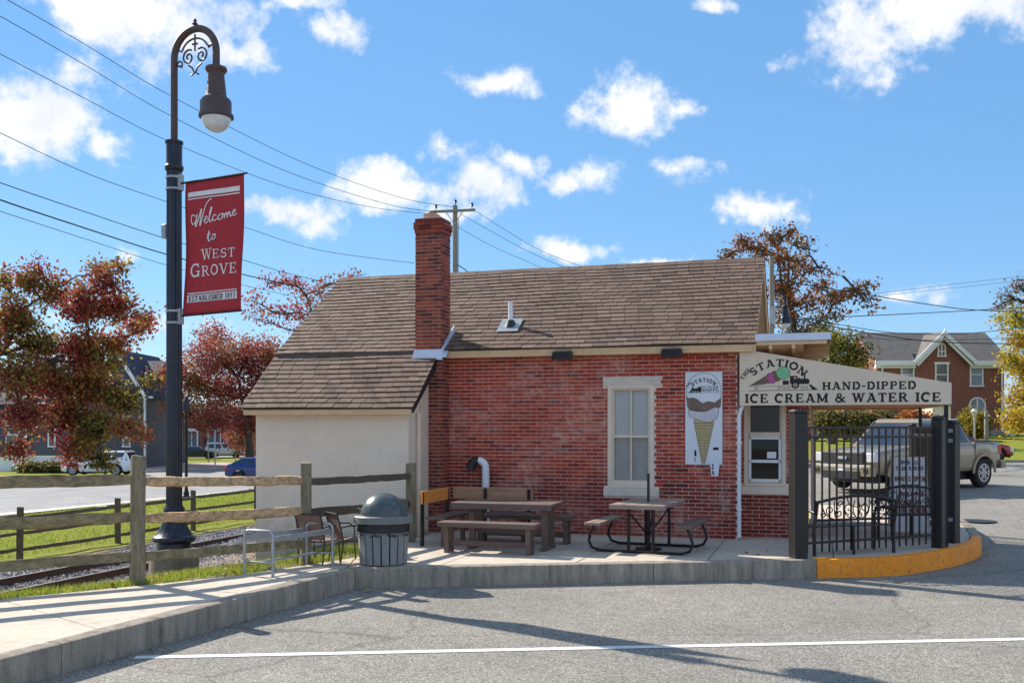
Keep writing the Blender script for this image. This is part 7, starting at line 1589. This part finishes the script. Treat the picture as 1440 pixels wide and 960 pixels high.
# ------------------------------------------------------------------ poles and wires
PY = 52; pl = at(640, 600, PY); up_ = thing('utility_pole', 'grey wooden utility pole with single crossarm rising behind the chimney', 'utility pole', (pl.x, PY, -.6), R(-12))
zt_ = EYE + (600 - 289) * PY / FOC + .6
MB().tube([(0, 0, -.5), (0, 0, zt_)], [.17, .13], 12).build('pole', m_leafpole, up_, smooth=60)
zc_ = EYE + (600 - 297.5) * PY / FOC + .6
MB().box(-1.28, 1.12, -.2, -.09, zc_ - .06, zc_ + .07).build('crossarm', m_leafpole, up_)
MB().beam((-.45, -.15, zc_ - .05), (0, -.14, zc_ - .7), .04).beam((.45, -.15, zc_ - .05), (0, -.14, zc_ - .7), .04).build('crossarm_brace', m_galv, up_)
for x in (-1.0, .95, .02):
    z = zc_ + .07 if abs(x) > .5 else zt_
    MB().lathe([(.02, z), (.02, z + .12), (.09, z + .14), (.05, z + .22), (.09, z + .25), (.03, z + .32)], 10, (x, -.14 if abs(x) > .5 else 0)).build('insulator', m_insul, up_, smooth=50)
MB().tube([(.16, .02, 0), (.18, -.05, zc_ - 1.2), (.2, -.1, zc_ - .4)], .018, 5).build('ground_wire', m_wire, up_)
p2 = at(1085, 600, 40); u2 = thing('utility_pole', 'tall bare wooden pole just right of the station roof gable', 'utility pole', (p2.x, 40, -.2)); MB().tube([(0, 0, -.4), (0, 0, EYE + (600 - 360) * 40 / FOC + .2)], [.13, .10], 12).build('pole', m_leafpole, u2, smooth=60)
MB().box(-.12, .12, -.14, -.10, 6.2, 6.9).build('pole_bracket', m_galv, u2)
def wire(label, pts, r=.017, group=None):
    """pts: (px, py, Y) along the span in order"""
    P = [at(*p) for p in pts]; o0 = P[0].copy(); c = catmull3(P, 8)
    o = MB().tube([q - o0 for q in c], r, 4).build('overhead_wire', m_wire); o.location = o0; return tag(o, label, 'cable', group)
def catmull3(P, n):
    out = []
    for i in range(len(P) - 1):
        p0, p1, p2_, p3 = P[max(i - 1, 0)], P[i], P[i + 1], P[min(i + 2, len(P) - 1)]
        for k in range(n):
            t_ = k / n; out.append(.5 * ((2 * p1) + (p2_ - p0) * t_ + (2 * p0 - 5 * p1 + 4 * p2_ - p3) * t_ * t_ + (3 * p1 - p0 - 3 * p2_ + p3) * t_ ** 3))
    return out + [P[-1]]
W_ = [('topmost wire of the left fan, running down to the pole top', [(-60, -38, 26), (10, 0, 28), (120, 63, 33), (240, 135, 38), (420, 226, 45), (560, 277, 50), (638, 291, 52)], .013),
      ('second wire of the left fan, ending on the crossarm', [(-60, -8, 26), (0, 23, 28), (120, 92, 33), (240, 163, 38), (400, 240, 45), (540, 286, 50), (612, 298, 52)], .013),
      ('third wire of the left fan, passing above the banner', [(-60, 45, 26), (0, 76, 28), (120, 139, 33), (240, 200, 38), (400, 262, 45), (520, 291, 50), (606, 301, 52)], .012),
      ('fourth wire of the left fan, crossing the middle of the banner', [(-60, 160, 26), (0, 187, 28), (120, 243, 33), (235, 284, 38), (345, 320, 44), (450, 352, 48), (583, 370, 52)], .012),
      ('upper of the three low left wires, thin', [(-60, 234, 24), (0, 257, 26), (120, 298, 31), (235, 336, 37), (330, 362, 42), (400, 383, 46), (470, 400, 50)], .014),
      ('thickest black cable among the low left wires', [(-60, 256, 24), (0, 281, 26), (120, 321, 31), (235, 358, 37), (330, 383, 42), (390, 397, 45), (470, 416, 50)], .022),
      ('lowest thin wire of the left group', [(-60, 276, 24), (0, 297, 26), (120, 336, 31), (235, 373, 37), (330, 398, 42), (400, 414, 46), (470, 430, 50)], .010),
      ('upper wire falling right from the crossarm end', [(668, 296, 52), (710, 323, 54), (760, 352, 56), (822, 376, 58), (900, 402, 62)], .013),
      ('middle wire falling right from the crossarm', [(646, 300, 52), (690, 325, 54), (740, 352, 56), (795, 376, 58), (880, 402, 62)], .013),
      ('lower wire falling right from behind the pole', [(645, 320, 52), (690, 345, 54), (740, 367, 56), (768, 378, 58), (860, 402, 62)], .012),
      ('short service cable low on the pole behind the ridge', [(640, 370, 52), (655, 380, 53), (672, 395, 54)], .03),
      ('wire sagging from the russet tree down to the right', [(1100, 395, 44), (1230, 416, 48), (1320, 430, 52), (1375, 436, 54), (1480, 440, 58)], .022),
      ('nearly level wire crossing right of the russet tree', [(1100, 450, 44), (1150, 447, 46), (1280, 441, 50), (1375, 436, 54), (1480, 430, 58)], .020),
      ('upper thin wire above the brick house roof', [(1100, 441, 44), (1180, 456, 48), (1240, 466, 50), (1300, 470, 52), (1370, 468, 54), (1480, 455, 58)], .017),
      ('cable crossing in front of the brick house gable', [(1100, 444, 44), (1180, 461, 48), (1240, 471, 50), (1310, 480, 52), (1400, 483, 54), (1480, 482, 58)], .026),
      ('lower cable across the brick house roof', [(1100, 446, 44), (1200, 472, 48), (1290, 478, 52), (1400, 476, 54), (1480, 470, 58)], .014),
      ('faint distant wire high on the right', [(1220, 414, 110), (1320, 402, 115), (1440, 388, 120), (1500, 380, 122)], .018),
      ('second faint distant wire high on the right', [(1220, 418, 110), (1320, 407, 115), (1440, 394, 120), (1500, 386, 122)], .018)]
for lb, p, r in W_: wire(lb, p, r)

# grit and crumbs washed up along the foot of the kerb
def grit():
    m = piece_mat('kerb_grit', [(0, (.10, .09, .07)), (.5, (.30, .26, .21)), (1, (.50, .42, .32))], use_island=True); P = []
    path = dens([p for p in KERB if p[1] < 18], .05)
    for _ in range(5200):
        i = rnd.randrange(len(path) - 1); (x0, y0), (x1, y1) = path[i], path[i + 1]; d = Vector((x1 - x0, y1 - y0)).normalized(); t = rnd.random(); e = abs(rnd.gauss(0, .07)) * (.5 + 1.3 * abs(math.sin(i * .031)))
        x, y = x0 + (x1 - x0) * t + d.y * e, y0 + (y1 - y0) * t - d.x * e; r = rnd.uniform(.003, .010) * (1.6 if rnd.random() < .05 else 1); z = -.27
        q = [Vector((x + r * math.cos(a + .8), y + r * math.sin(a + .8), z)) for a in (0, 2.1, 4.2)]; top = Vector((x, y, z + r * 1.1))
        for a in range(3): P += [q[a], q[(a + 1) % 3], top]
    fastmesh('kerb_grit', np.array([tuple(p) for p in P]), 3, m, kind='stuff')
grit()
def litter():
    m = leaf_mat('fallen_leaf_mix', [(0, (.12, .06, .02)), (.5, (.32, .17, .04)), (1, (.42, .12, .03))], .2); C = []
    for _ in range(420):
        if rnd.random() < .6: x, y, z = rnd.uniform(-8, -2.5), rnd.uniform(10, 15), None
        else: x, y, z = rnd.uniform(-3, 9), rnd.uniform(8, 22), None
        e = edge_dist(x, y)
        if e > 0: z = land_z(x, y) + .05
        elif y > 13.9 - max(0, x) * .1 and x < 6.5: z = .004
        else: continue
        if rnd.random() < .55 and e <= 0: continue
        C.append((x, y, z))
    C = np.array(C); N = len(C); a = nr.rand(N) * 6.28; s = .028 + .03 * nr.rand(N); dx = np.stack([np.cos(a) * s, np.sin(a) * s, .3 * s * nr.randn(N)], -1); dy = np.stack([-np.sin(a) * s * .6, np.cos(a) * s * .6, .012 + .01 * nr.rand(N)], -1); b = C.copy()
    fastmesh('fallen_leaves', np.stack([b - dx, b - dy + [0, 0, .016], b + dx, b + dy], 1).reshape(-1, 3), 4, m, kind='stuff')
litter()
